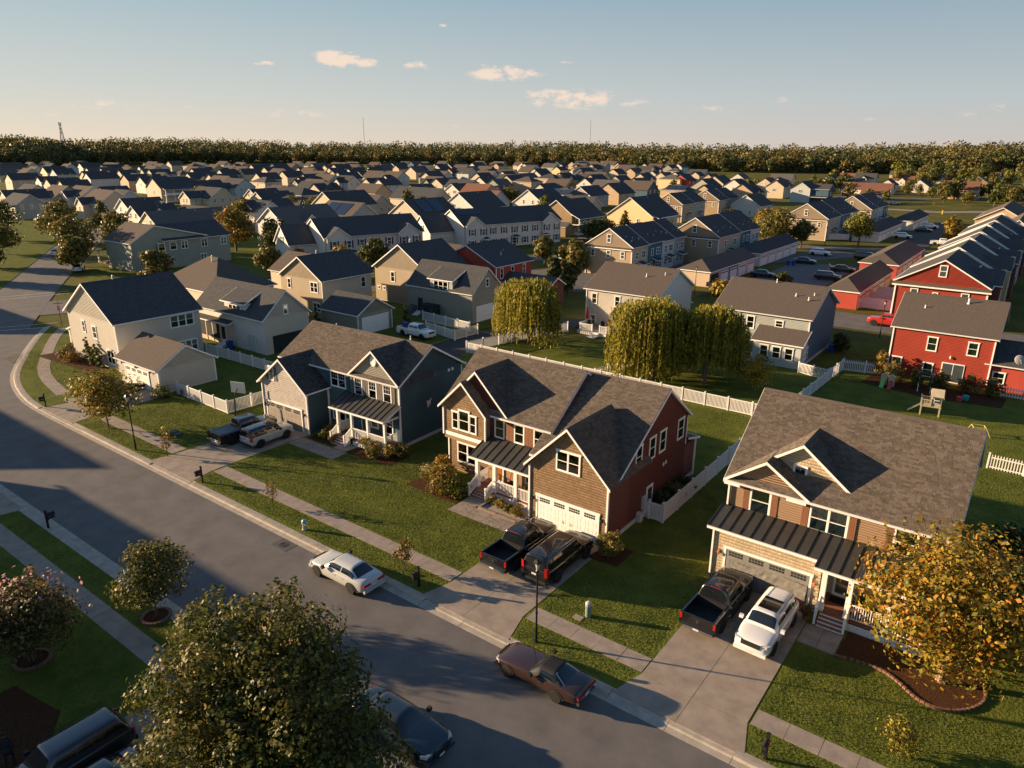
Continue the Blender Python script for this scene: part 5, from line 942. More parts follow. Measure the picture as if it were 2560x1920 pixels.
terrace('beige townhouse terrace nearest the far street, right of the other beige one', -61.6, -49.4, [258, 268, 277, 285], 6, 10.1, [BEIGE, WHITES, TEAL])
def rowhouse(label, px, py, rot, length, wall, shut, wing, n):
    """long two-storey terrace, facade to the right, little gables over the ends"""
    h = thing('townhouse_row', label, 'townhouses', group='long white terraces')
    gable(h, -12, 0, 0, length, 5.9, 9.5, 'y', ov=.4, rk=.35, wall=wall, roof=ROOFD, cap=False)
    for y in (3, length-4): gable(h, -3, .7, y-2.6, y+2.6, 5.9, 8.0, 'x', ov=.3, rk=.3, wall=wall, roof=ROOFD, cap=False, wname='bay_wall')
    for i in range(n):
        y = 2+i*(length-4)/(n-1); xx = .73 if abs(y-3) < 2.6 or abs(y-length+4) < 2.6 else .03
        fwin(h, 'R', y, 3.4, xx, 1.15, 1.7, shut); fwin(h, 'R', y, .6, xx, 1.3, 1.7, shut)
    for i in range(3): y = 6+i*(length-12)/2; shed(h, 0, 1.6, y-1, y+1, 2.5, 2.9, ROOFD, 'R', name='canopy'); MB().box(0, .06, y-.5, y+.5, .1, 2.2).build('door', INSIDE, h)
    gable(h, -13.5, -4.5, wing, .3, 4.2, 8.2, 'y', ov=.35, rk=.35, wall=WHITES, roof=ROOFD, cap=False, wname='wing_wall')
    fwin(h, 'F', -9, 4.2, wing-.03, 1.9, 1.6, shut)
    if length > 26: MB().poly([(-3.5, .8, 8.2), (-3.5, 8, 8.2), (-5.9, 8, 9.55), (-5.9, .8, 9.55)]).build('solar_panel', SOLAR, h)
    finish(h, -6, length/2); c, s = math.cos(rot), math.sin(rot); h.location = (px-6*c-length/2*s, py-6*s+length/2*c, 0); h.rotation_euler.z = rot
MARO = M('shutter_maroon', (.06, .015, .02), rough=.6)
rowhouse('long white townhouse terrace with maroon shutters and dark roof', -125.2, 100.5, R(-17), 24, WHITES, MARO, -6, 7)
rowhouse('long white townhouse terrace with navy shutters and a dark solar roof end', -117.6, 137.5, R(-17), 31, WHITES, SHUTN, -7, 9)
# olive house with double porch
h = thing('house', 'olive brown gabled house with white double-decker porch on its right', 'house')
gable(h, -124, -113.4, 180.4, 196, 5.9, 9.9, 'y', ov=.4, rk=.35, wall=OLIVE, roof=ROOFD, cap=False)
shed(h, -113.6, -110.4, 180, 196, 4.9, 6.3, ROOFD, 'R')
for z in (.3, 3.1): MB().box(-113.4, -110.8, 180.4, 195, z, z+.16).build('porch_floor', WHITE, h)
for i in range(5): column(h, -110.9, 180.6+i*3.5, .4, 4.8, .2)
for i in range(4): MB().box(-110.93, -110.87, 180.9+i*3.5, 183.8+i*3.5, 3.3, 4.1).build('railing', WHITE, h)
for u, z in ((-121.5, 3.2), (-118.8, 3.2)): fwin(h, 'F', u, z, 180.37, 1.2, 1.6)
for y in (183, 187, 191): fwin(h, 'R', y, 3.4, -113.37, 1.0, 1.6); fwin(h, 'R', y, .6, -113.37, 1.0, 1.6)
gable(h, -121, -113, 176.6, 180.4, 2.8, 4.0, 'x', ov=.3, rk=.3, wall=OLIVE, roof=ROOFB2, cap=False, wname='extension_wall'); finish(h, -118, 188)
# ---------- garage blocks
def garage_block(label, x0, x1, y0, y1, wall, front, roof, doors, zr=4.7, cols=None, open_=False):
    g = thing('garage_block', label, 'garages', group='garage blocks by the parking court')
    MB().box(x0, x1, y0, y1, 0, 2.85).build('wall', wall, g); a = (x1-x0)/2
    xm = (x0+x1)/2; m = MB(); A, B, C_, D_ = (x0-.35, y0-.35, 2.9), (x1+.35, y0-.35, 2.9), (x1+.35, y1+.35, 2.9), (x0-.35, y1+.35, 2.9); p, q = (xm, y0+a, zr), (xm, y1+.35, zr)
    m.poly([A, B, p]); m.poly([B, C_, q, p]); m.poly([D_, A, p, q]); m.poly([D_, C_, B, A]); m.poly([C_, D_, q]); ro = m.build('roof', roof, g)
    f = MB(); f.bar((A[0], A[1], 2.82), (B[0], B[1], 2.82), .1, .16); f.bar((B[0], B[1], 2.82), (C_[0], C_[1], 2.82), .1, .16); f.build('gutter', WHITE, ro)
    n = doors; w = (y1-y0)/n
    for i in range(n):
        yc = y0+(i+.5)*w; wm = (cols or [wall])[i % len(cols or [wall])]
        MB().box(x1+.005, x1+.03, y0+i*w+.02, y0+(i+1)*w-.02, 0, 2.8).build('front_panel', wm, g)
        d = MB().box(x1+.03, x1+.07, yc-w*.38, yc+w*.38, .03, 2.25).build('garage_door', INSIDE if (open_ and i == 0) else DOORW, g)
        if not (open_ and i == 0):
            for k in range(3): MB().box(x1+.071, x1+.078, yc-w*.37, yc+w*.37, .08+k*.55, .55+k*.55).build('door_panel', DOORW, d)
            for k in range(8): MB().box(x1+.071, x1+.08, yc-w*.36+k*w*.09, yc-w*.36+k*w*.09+w*.065, 1.8, 2.05).build('window_pane', INSIDE, d)
    finish(g, xm, (y0+y1)/2); return g
garage_block('cream garage block beside the black railing, one door open', -56.4, -50.3, 128.6, 153, BEIGE, None, ROOFB2, 5, cols=[BEIGE, GREYS, TEAL, WHITES, BEIGE], open_=True)
garage_block('cream garage block behind, next to the white parked four-wheel drive', -57.4, -51.2, 159, 186, WHITES, None, ROOFD, 5)
garage_block('pale garage block beyond the court tree with blue bins at its front', -46.3, -39.6, 221.5, 255, WHITES, None, ROOFD, 6)
garage_block('pale garage block farthest along the lane', -44, -37.4, 262, 292, WHITES, None, ROOFD, 5)
for lab, x0, x1, y0, y1 in (('red garage block with brown hipped roof and tan flank', -28.7, -23.9, 125, 152), ('second red garage block with brown hipped roof, behind the first', -31.2, -24.3, 160, 190)):
    g = garage_block(lab, x0, x1, y0, y1, REDS, None, ROOFB2, 5, cols=[BEIGE, TAN, BEIGE, TAN, BEIGE])
# ---------- red terrace along the right edge
h = thing('townhouse_row', 'red townhouse terrace with stepped dark roofs and white parapets, right edge', 'townhouses')
for i, (a, b, wl, dx) in enumerate(((122, 136, REDS, 0), (136, 149, TAN, .2), (149, 165, REDS, .5), (165, 178, GREYS, .3), (178, 194, REDS, .6), (194, 212, BEIGE, .5))):
    x0, x1 = -18.3+dx, -6.4+dx; dz = .35*(i % 2)
    gable(h, x0, x1, a+.01, b-.01, 6+dz, 9.6+dz, 'y', ov=.4, rk=.25, rk1=.05, wall=wl, roof=ROOFD, cap=False, wname='unit_wall', siding=lap(wl, .16) if i == 0 else None, faces='F')
    gable(h, x1-3, x1+1.2, a+3, a+8.5, 6.1+dz, 8.1+dz, 'x', ov=.2, rk=.2, wall=MAROON if wl is REDS else wl, roof=ROOFD, cap=False, wname='dormer_wall', z0=0); fwin(h, 'R', a+5.7, 3.5, x1+1.23, 1.2, 1.6)
    p = MB(); xm = (x0+x1)/2
    for s, e in ((-1, x0-.4), (1, x1+.4)): p.bar((e, b, 6.05+dz), (xm, b, 9.85+dz), .3, .3)
    p.build('parapet', WHITE, h)
    for k in range(3): MB().box(x1-2.6, x1-2.2, a+9+k*1.3, a+9.9+k*1.3, 7.4, 7.6).build('skylight', GREYB, h)
MB().box(-18.7, -6, 121.4, 121.98, 5.5, 5.9).build('band_roof', ROOFB2, h); MB().box(-18.75, -5.95, 121.35, 121.98, 5.3, 5.5).build('band_board', WHITE, h)
fwin(h, 'F', -12.4, 7.0, 121.97, 1.05, 1.75); fwin(h, 'F', -15.7, 3.3, 121.97, 1.05, 1.7); fwin(h, 'F', -12.9, 3.7, 121.97, .75, 1.0); fwin(h, 'F', -9.1, 3.3, 121.97, 1.05, 1.7)
corner(h, -18.32, 121.96, 0, 5.5, .2); corner(h, -6.4, 121.96, 0, 5.5, .2); finish(h, -12, 165)
h = thing('house', 'tan roofed row ending the red terrace, touching the right edge of view', 'house')
simple_gable(h, -21, -8, 262, 300, 4.6, 8.4, 'y', TAN, ROOFB2); simple_gable(h, -12, -5, 224, 258, 5, 8, 'y', BEIGE, ROOFB2, wname='wing_wall'); finish(h, -14, 270)
# ---------- houses of the near row, behind and beside the viewer, whose shadows fall across the road
for lab, x0, x1, y0, y1, wl in (('cream gabled house at the bend, left of view, shading the road', -112, -99, 0, 12, CREAM), ('grey gabled house across the road, left of view', -82, -70, -3, 8.5, GREYS), ('white gabled house of the near driveway, left of view', -68, -55, -8, 4, WHITES), ('tan gabled house of the near row, below the view', -47, -31, -9, 1.2, TAN), ('cream gabled house farther left along the bend', -135, -122, -2, 10, CREAM), ('white gabled house out by the side street', -158, -146, 18, 30, WHITES)):
    h = thing('house', lab, 'house'); simple_gable(h, x0, x1, y0, y1, 5.75, 9.4, 'x', wl, ROOFB2)
    for i in range(3): fwin(h, 'B', x0+2+i*(x1-x0-4)/2, 3.5, y1+.02, 1.0, 1.6); fwin(h, 'R', y0+2+i*3.4, 3.5, x1+.02, 1.0, 1.6)
    finish(h, (x0+x1)/2, (y0+y1)/2)

# ------------------------------------------------------------------ vegetation
BARK = M('bark', (.13, .09, .065), rough=.95, var=.3, scale=6, bump=1.5, bscale=14)
BARKP = M('bark_pale', (.3, .2, .13), rough=.9, var=.2, scale=5)
def LEAF(name, c, c2, isl=.35, tr=.3): return M(name, c, rough=.55, var=.2, scale=.5, island=isl, spec=.25, var2=c2, trans=tr)
LF_GREEN = LEAF('leaf_green', (.085, .105, .02), (.15, .14, .026)); LF_DARK = LEAF('leaf_dark_green', (.045, .062, .018), (.075, .085, .022))
LF_OLIVE = LEAF('leaf_olive', (.13, .115, .026), (.22, .15, .036)); LF_GOLD = LEAF('leaf_gold', (.40, .22, .018), (.24, .2, .024), .4)
LF_AUT = LEAF('leaf_autumn_orange', (.42, .16, .016), (.22, .16, .02), .4); LF_YG = LEAF('leaf_yellow_green', (.24, .22, .026), (.15, .16, .024), .35)
LF_WIL = LEAF('leaf_willow', (.36, .29, .03), (.24, .22, .026), .3, .4); LF_BRN = LEAF('leaf_bronze', (.2, .11, .036), (.13, .1, .03), .4)
LF_PALE = LEAF('leaf_pale_green', (.16, .17, .045), (.1, .12, .03), .35); FLOW = M('blossom_pink', (.5, .26, .28), rough=.8, var=.3, island=.3, trans=.3)
def leaf_quads(P, size, nrm=None, rng=RNG, aspect=1.6, droop=0.):
    """one folded leaf-like quad per point"""
    n = len(P); s = size*rng.uniform(.6, 1.35, n)[:, None]
    d = rng.normal(size=(n, 3)); d[:, 2] -= droop; d /= np.linalg.norm(d, axis=1)[:, None]
    if nrm is not None: d = d-(d*nrm).sum(1)[:, None]*nrm*.85; d /= np.linalg.norm(d, axis=1)[:, None]+1e-9
    r = rng.normal(size=(n, 3)) if nrm is None else nrm+rng.normal(size=(n, 3))*.45
    u = np.cross(d, r); u /= np.linalg.norm(u, axis=1)[:, None]+1e-9
    a = P-d*s*aspect/2; b = P+u*s*.5; c = P+d*s*aspect/2; e = P-u*s*.5
    V = np.stack([a, b, c, e], 1).reshape(-1, 3); return V, np.arange(4*n).reshape(n, 4)
def crown_points(blobs, n, rng, shell=.55):
    """points spread through ellipsoid clumps, denser towards their skin, with gaps"""
    w = np.array([b[3]*b[4]*b[5] for b in blobs])**.7; w /= w.sum(); out = []; nn = []
    for b, k in zip(blobs, (w*n).astype(int)):
        if k < 1: continue
        v = rng.normal(size=(k, 3)); v /= np.linalg.norm(v, axis=1)[:, None]
        rad = 1-(rng.random(k)**1.6)*(1-shell); lump = 1+.16*np.sin(v[:, 0]*7+b[0]*3)*np.sin(v[:, 1]*6+b[1])+.12*np.sin(v[:, 2]*9+b[2]*2)
        p = v*(rad*lump)[:, None]*np.array(b[3:6])+np.array(b[:3]); out.append(p); nn.append(v)
    return np.concatenate(out), np.concatenate(nn)
def crown_blobs(h0, h1, r, n, rng, shape='round'):
    """clumps filling a crown between heights h0 and h1"""
    out = []; H = h1-h0
    for i in range(n):
        t = (i+.5)/n; z = h0+H*(.08+.84*t)
        prof = {'round': math.sin(PI*min(.98, .12+.86*t))**.7, 'cone': 1.05-t, 'egg': math.sin(PI*(.2+.75*t))**.8, 'vase': .45+.6*math.sin(PI*(.15+.6*t))}[shape]
        a = i*2.4+rng.uniform(0, .8); rr = r*prof*(.62 if i % 3 else .15); s = r*prof*rng.uniform(.36, .5)+.08*r
        out.append((rr*math.cos(a), rr*math.sin(a), z, s, s, s*rng.uniform(.75, .95)))
    return out
def trunk_mesh(h0, h1, r, rng, r0, n=5, multi=1, spread=.25):
    m = MB()
    for q in range(multi):
        a0 = q*2*PI/multi; off = .12*(multi > 1); lean = spread*(multi > 1)*1.4
        base = (off*math.cos(a0), off*math.sin(a0), -.1); top = (lean*math.cos(a0)*h0*.5, lean*math.sin(a0)*h0*.5, h0+.25*(h1-h0))
        mid = tuple((x+y)/2+rng.uniform(-.04, .04)*h0 for x, y in zip(base, top)); m.tube([base, mid, top], [r0*1.15, r0*.85, r0*.6], 7)
        for i in range(n):
            t = rng.uniform(.55, 1); st = tuple(base[k]+(top[k]-base[k])*t for k in range(3)); a = i*2.4+q+rng.uniform(0, 1)
            e = (st[0]+math.cos(a)*r*.6, st[1]+math.sin(a)*r*.6, st[2]+(h1-h0)*rng.uniform(.25, .6)); mm = tuple((x+y)/2 for x, y in zip(st, e)); m.tube([st, (mm[0], mm[1], mm[2]+.06*r), e], [r0*.45, r0*.28, r0*.1], 5)
    return m
_tm = {}
def tree(name, label, cat, x, y, h0, h1, r, leaf, n=1500, size=.22, shape='round', seed=1, group=None, bark=None, r0=None, blobs=None, nb=14, multi=1, z=0., mixl=None, shell=.5, twigs=0, extra=None, cast=None):
    key = (name, round(h0, 2), round(h1, 2), round(r, 2), leaf.name, n, size, shape, seed)
    t = thing(name, label, cat, (x, y, z), random.Random(int(x*10+y)).uniform(0, 6) if blobs is None else 0, group)
    if key not in _tm:
        rng = np.random.default_rng(seed); B = blobs or crown_blobs(h0, h1, r, nb, rng, shape)
        P, nr = crown_points(B, n, rng, shell)
        if twigs:
            tp = []
            for i in range(twigs):
                b = B[int(rng.integers(len(B)))]; v = rng.normal(size=3); v[2] = abs(v[2])+.5; v /= np.linalg.norm(v); k = 9
                tp.append(np.array(b[:3])+v*np.array(b[3:6])*(1+np.linspace(0, rng.uniform(.15, .38), k))[:, None]+rng.normal(size=(k, 3))*size*.35)
            P = np.concatenate([P]+tp); nr = np.concatenate([nr]+[np.tile([[0, 0, 1.]], (len(a), 1)) for a in tp])
        V, F = leaf_quads(P, size, nr, rng); me = npmesh('crown', V, F, mat=leaf)
        if mixl:
            for m_ in mixl: me.materials.append(m_)
            k = len(mixl)+1; hz = (P[:, 2]-P[:, 2].min())/(np.ptp(P[:, 2])+1e-6); w = (rng.random(len(P))*.75+.3*np.sin(P[:, 0]*1.1+P[:, 1]*.9+P[:, 2])*.5+.2*hz); me.polygons.foreach_set('material_index', np.clip((w*k).astype(np.int32), 0, k-1)); me.update()
        tm = trunk_mesh(h0, h1, r, rng, r0 or max(.05, r*.06), multi=multi).mesh('trunk', bark or BARK) if h0 > .05 or r0 else None
        _tm[key] = (me, tm)
    me, tm = _tm[key]; c = ob('crown', me, t)
    if tm: ob('trunk', tm, t)
    return t
def ring(t, r, n, mat=BRICKE, w=.16, h=.14, rz=1.):
    me = MB().box(-PI*r/n*.92, PI*r/n*.92, -w/2, w/2, 0, h).mesh('edging_brick', mat)
    for i in range(n): a = 2*PI*i/n; ob('edging_brick', me, t, (r*math.cos(a), r*math.sin(a)*rz, .08), a+PI/2)
def bed(label, x, y, r, n, h=.15):
    t = thing('tree_ring', label, 'tree ring', (x, y, 0)); m = MB(); m.poly([(r*math.cos(2*PI*i/24), r*math.sin(2*PI*i/24), h) for i in range(24)]); m.build('mulch', MULCH, t); ring(t, r, n); return t
# ---- big two-headed tree below the view
B1 = []
rg = np.random.default_rng(3)
for cx, cy, R_, top, bot, k in ((-2.6, -.6, 2.5, 8.3, 1.5, 24), (-.2, .7, 2.9, 8.7, 1.5, 28), (1.9, .6, 2.3, 7.4, 1.2, 16), (3.4, 1.3, 1.7, 5.2, 1.0, 9), (-.6, -1.8, 3.6, 5.6, .8, 18), (-3.9, -1.6, 2.0, 5.6, 1.0, 10)):
    for i in range(k):
        t = (i+.5)/k; a = i*2.4; pr = math.sin(PI*(.16+.74*t))**.8; rr = R_*pr*(.72 if i % 4 else .2); s = R_*pr*rg.uniform(.24, .36)+.3
        B1.append((cx+rr*math.cos(a), cy+rr*math.sin(a), bot+(top-bot)*(.06+.9*t)-.3*s, s, s, s*1.05))
tree('street_tree', 'big leafy tree with two heads and bronze tips, cut off by the bottom edge', 'tree', -20.9, 12.6, 2.0, 8.8, 5, LF_GREEN, 56000, .115, seed=11, blobs=B1, r0=.2, mixl=[LF_DARK, LF_GREEN, LF_OLIVE], shell=.62, twigs=420)
tree('street_tree', 'small round tree in a brick ring beside the near pavement', 'tree', -35.8, 15.3, 1.15, 4.6, 2.05, LF_OLIVE, 5200, .115, seed=5, r0=.07, mixl=[LF_GREEN, LF_DARK], shell=.45, twigs=60, nb=20, z=.1)
bed('brick edged mulch ring round the small round tree', -35.8, 15.3, .72, 22)
T_ = tree('crape_myrtle', 'dark crape myrtle with fading pink blossom, lower left lawn', 'tree', -37.3, 9.7, 1.0, 4.5, 2.7, LF_DARK, 6500, .12, seed=6, r0=.06, multi=4, mixl=[LF_BRN], shell=.45, twigs=50, nb=20, z=.1)
rg = np.random.default_rng(8); P, nr = crown_points(crown_blobs(1.8, 4.7, 2.7, 12, rg), 420, rg, .95); V, F = leaf_quads(P, .13, nr, rg); ob('blossom', npmesh('blossom', V, F, mat=FLOW), T_)
bed('brick edged mulch ring round the crape myrtle', -37.3, 9.7, .78, 24)
B2 = crown_blobs(1.7, 6.9, 4.1, 34, np.random.default_rng(21), 'vase')
tree('crape_myrtle', 'golden orange multi-stemmed tree in the mulch bed by the tan house', 'tree', -.4, 35.9, 1.6, 6.9, 4.1, LF_YG, 15000, .15, seed=22, blobs=B2, r0=.09, multi=4, bark=BARKP, mixl=[LF_GOLD, LF_AUT, LF_GREEN], shell=.45, twigs=160, z=.12)
tree('street_tree', 'yellowing airy street tree at the corner house drive', 'tree', -66.3, 27.1, 1.4, 5.4, 3.2, LF_YG, 4200, .17, seed=31, r0=.08, mixl=[LF_GOLD, LF_OLIVE], shell=.35, twigs=80, nb=24, z=.1)
SAP = 'saplings along the verge'
tree('sapling', 'thin russet sapling beside the left street lamp', 'sapling', -55.9, 27.0, .5, 3.0, .55, LF_AUT, 240, .12, 'egg', 41, SAP, r0=.025, mixl=[LF_OLIVE], shell=.1, z=.1)
tree('sapling', 'bare brown sapling left of the fire hydrant', 'sapling', -41.5, 27.0, .5, 2.3, .6, LF_BRN, 300, .09, 'egg', 42, SAP, r0=.025, mixl=[LF_OLIVE], shell=.1, z=.1)
tree('sapling', 'low bushy sapling between pale saloon and mailbox', 'sapling', -28.2, 26.9, .6, 2.3, .85, LF_OLIVE, 620, .1, 'round', 43, SAP, r0=.03, mixl=[LF_BRN], shell=.15, z=.1)
tree('sapling', 'yellow leaved bush at the bottom right pavement', 'sapling', -1.2, 29.6, .2, 2.0, 1.0, LF_GOLD, 900, .1, 'round', 44, SAP, r0=.03, mixl=[LF_YG, LF_OLIVE], shell=.1, z=.1)
# ---- willows
def willow(label, x, y, r, h, n, seed, base=1.7):
    t = thing('willow_tree', label, 'willow', (x, y, 0)); rng = np.random.default_rng(seed); pts = []; up = []
    heads = [(rng.uniform(-.4, .4)*r, rng.uniform(-.4, .4)*r, h*rng.uniform(.8, .96), r*rng.uniform(.42, .6)) for _ in range(11)]
    for i in range(n):
        hx, hy, hz, hr = heads[int(rng.integers(11))]; a = rng.uniform(0, 2*PI); d = hr*math.sqrt(rng.uniform(.05, 1)); px, py = hx+d*math.cos(a), hy+d*math.sin(a); pz = hz-(d/hr)**2*h*.16+rng.normal()*.12
        R_ = math.hypot(px, py)/r; zend = base*rng.uniform(.1, 1.6)+h*.1*rng.random()+(h*.42)*(1-min(1, R_*1.35))+rng.choice([0, 0, 0, h*.2]); ln = max(.4, pz-zend); k = max(3, int(ln/.19)); tt = np.linspace(0, 1, k)
        q = np.stack([px*(1+.10*tt)+.10*rng.normal()*tt, py*(1+.10*tt)+.10*rng.normal()*tt, pz-ln*tt], 1); pts.append(q+rng.normal(size=q.shape)*.04)
    P = np.concatenate(pts); V, F = leaf_quads(P, .15, None, rng, aspect=2.8, droop=2.2); me = npmesh('crown', V, F, mat=LF_WIL); me.materials.append(LF_GREEN); me.polygons.foreach_set('material_index', (rng.random(len(P)) < .22).astype(np.int32)); ob('crown', me, t)
    m = MB(); m.tube([(0, 0, -.1), (.1, .05, h*.3), (.15, -.1, h*.55)], [.32, .25, .18], 8)
    for hx, hy, hz, hr in heads: m.tube([(.1, 0, h*.4), (hx*.6, hy*.6, hz*.8), (hx, hy, hz-.2)], [.14, .08, .03], 5)
    m.build('trunk', BARK, t); return t
willow('left weeping willow beside the alley and beige house', -53.3, 75.3, 6.0, 9.0, 1700, 51, 1.3)
willow('biggest weeping willow with golden curtains behind the white fence', -33.4, 71.5, 6.0, 9.6, 1900, 52, .5); willow('broad weeping willow half merged with the biggest one, right of it', -28.3, 73.4, 5.4, 9.3, 1500, 55, .6)
tree('young_willow', 'young golden willow bush beside the blue house sunroom', 'tree', -22.8, 74.2, .6, 4.1, 1.9, LF_WIL, 2200, .13, 'egg', 53, r0=.06, mixl=[LF_GOLD], shell=.2, twigs=40, z=.1)
# ---- shrubs by the near houses
SH = 'shrubs in the front beds'
def shrub(label, x, y, r, h, leaf, n, seed, size=.1, mixl=None, z=.08, shape='round', group=SH, name='shrub'):
    return tree(name, label, 'shrub', x, y, .02, h, r, leaf, n, size, shape, seed, group, nb=9, mixl=mixl, shell=.55, z=z, twigs=12)
shrub('large rambling shrub left of the brown house steps', -33.9, 36.9, 1.9, 1.9, LF_GREEN, 3000, 61, .12, [LF_OLIVE, LF_BRN, LF_GOLD]); shrub('dense shrub at the foot of the brown house steps', -32.4, 36.3, 1.15, 1.35, LF_GREEN, 1500, 62, .11, [LF_YG]); shrub('bronze tinted shrub under the brown house window', -35.4, 38.2, 1.2, 1.6, LF_OLIVE, 1500, 63, .12, [LF_AUT])
for i, (x, y, r, lf, lab) in enumerate(((-29.2, 36.9, .5, LF_DARK, 'dark green round shrub in the gravel bed'), (-28.3, 36.8, .55, LF_GOLD, 'left golden round shrub in the gravel bed'), (-27.5, 36.6, .45, LF_GREEN, 'small green shrub between two golden ones'), (-26.7, 36.5, .6, LF_GOLD, 'right golden round shrub next to the garage corner'))): shrub(lab, x, y, r, r*1.7, lf, 700, 64+i, .07, [LF_OLIVE])
shrub('round bush at the garage corner by the black estate', -19.0, 36.2, 1.1, 1.75, LF_GREEN, 2000, 70, .09, [LF_OLIVE])
for i, (x, y, r, hh, lf, lab) in enumerate(((-18.9, 43.6, .8, 1.7, LF_DARK, 'dark shrub behind the side gate'), (-18.95, 45.4, .85, 1.5, LF_GREEN, 'leafy shrub along the dark red wall'), (-18.9, 47.2, .8, 1.4, LF_DARK, 'farther dark shrub along the dark red wall'))): shrub(lab, x, y, r, hh, lf, 1100, 71+i, .1)
for i, (x, y, r, hh, lf, lab) in enumerate(((-49.0, 38.8, .9, 1.1, LF_GREEN, 'green mound left of the blue house porch'), (-47.9, 38.6, .75, .9, LF_OLIVE, 'olive mound left of the blue house steps'), (-48.8, 37.6, .6, .8, LF_YG, 'yellowish mound next to the blue house walk'), (-47.6, 37.6, .6, .75, LF_OLIVE, 'small olive mound beside the blue house walk'), (-48.2, 40.2, .9, 1.5, LF_DARK, 'dark shrub against the blue wall'),
        (-43.8, 38.4, .85, 1.35, LF_YG, 'grassy golden clump before the blue house porch'), (-42.5, 38.2, .9, 1.2, LF_OLIVE, 'olive clump before the blue house porch rail'), (-41.3, 38.3, .9, 1.3, LF_GOLD, 'golden clump at the blue house porch corner'), (-40.5, 38.9, .8, 1.4, LF_GREEN, 'green clump at the blue house corner'), (-42.2, 37.2, .6, .8, LF_YG, 'low yellow clump on the lawn edge by the porch'))): shrub(lab, x, y, r, hh, lf, 1000, 80+i, .09, [LF_OLIVE])
for i, (x, y, hh, lab) in enumerate(((-88.6, 35.4, 3.6, 'tallest slim cypress against the white gable, left of three'), (-87.4, 35.2, 2.7, 'middle slim cypress against the white gable'), (-86.0, 35.2, 3.2, 'right slim cypress against the white gable'))): tree('cypress', lab, 'cypress', x, y, .02, hh, .55, LF_DARK, 1500, .1, 'egg', 95+i, 'cypresses at the white gable', nb=12, mixl=[LF_GREEN], shell=.6, z=.1)
shrub('round clipped bush at the white garage corner', -70.4, 34.2, 1.0, 1.5, LF_DARK, 1300, 100, .09, [LF_GREEN]); shrub('low hedge shrub by the white garage wall', -69.0, 36.6, .9, .8, LF_DARK, 700, 101)
for i, (x, y, lf, lab) in enumerate(((-93.6, 34.6, LF_OLIVE, 'wild shrub at the white house porch corner'), (-95.2, 36.2, LF_GREEN, 'green shrub before the white house porch'), (-91.2, 34.6, LF_AUT, 'russet low shrub under the white gable'))): shrub(lab, x, y, 1.1, 1.3, lf, 900, 103+i, .11, [LF_BRN])
for i, (x, y, hh, lab) in enumerate(((-81.6, 63.2, 3.4, 'pointed cypress at the grey garage left corner'), (-72.2, 71.3, 4.3, 'pointed cypress behind the white pickup'))): tree('cypress', lab, 'cypress', x, y, .02, hh, .75, LF_DARK, 1200, .14, 'cone', 107+i, 'cypresses at the grey garage', nb=11, shell=.6)
tree('evergreen_tree', 'dark evergreen mass right of the tan house', 'tree', 1.6, 45.3, .2, 5.2, 2.6, LF_DARK, 3600, .17, 'egg', 110, r0=.15, shell=.6); tree('evergreen_tree', 'second dark evergreen at the right edge behind the golden tree', 'tree', 4.6, 41, .2, 4.6, 2.4, LF_DARK, 3000, .17, 'egg', 111, r0=.15, shell=.6)
shrub('dark shrub at the blue rear house corner', -19.9, 97, 1.5, 2.4, LF_DARK, 1200, 112, .16)
for i, (x, y, r, hh, lf, lab) in enumerate(((-13.4, 88.6, 1.1, 3.2, LF_AUT, 'orange tinted shrub at the red house left corner'), (-11.6, 86.8, 1.2, 2.6, LF_OLIVE, 'bushy small tree in the red house garden bed'), (-9.4, 86.4, .9, 2.2, LF_DARK, 'dark vine shrub in the red house garden'), (-7.2, 86.8, 1.0, 2.4, LF_DARK, 'dark shrub by the red house patio'), (-4.4, 87.2, 1.1, 2.4, LF_BRN, 'brown shrub right of the red house patio'), (-2.4, 87.6, 1.2, 2.2, LF_DARK, 'dark shrub at the red house right corner'))): shrub(lab, x, y, r, hh, lf, 800, 113+i, .15, [LF_OLIVE], group='shrubs of the red house garden')
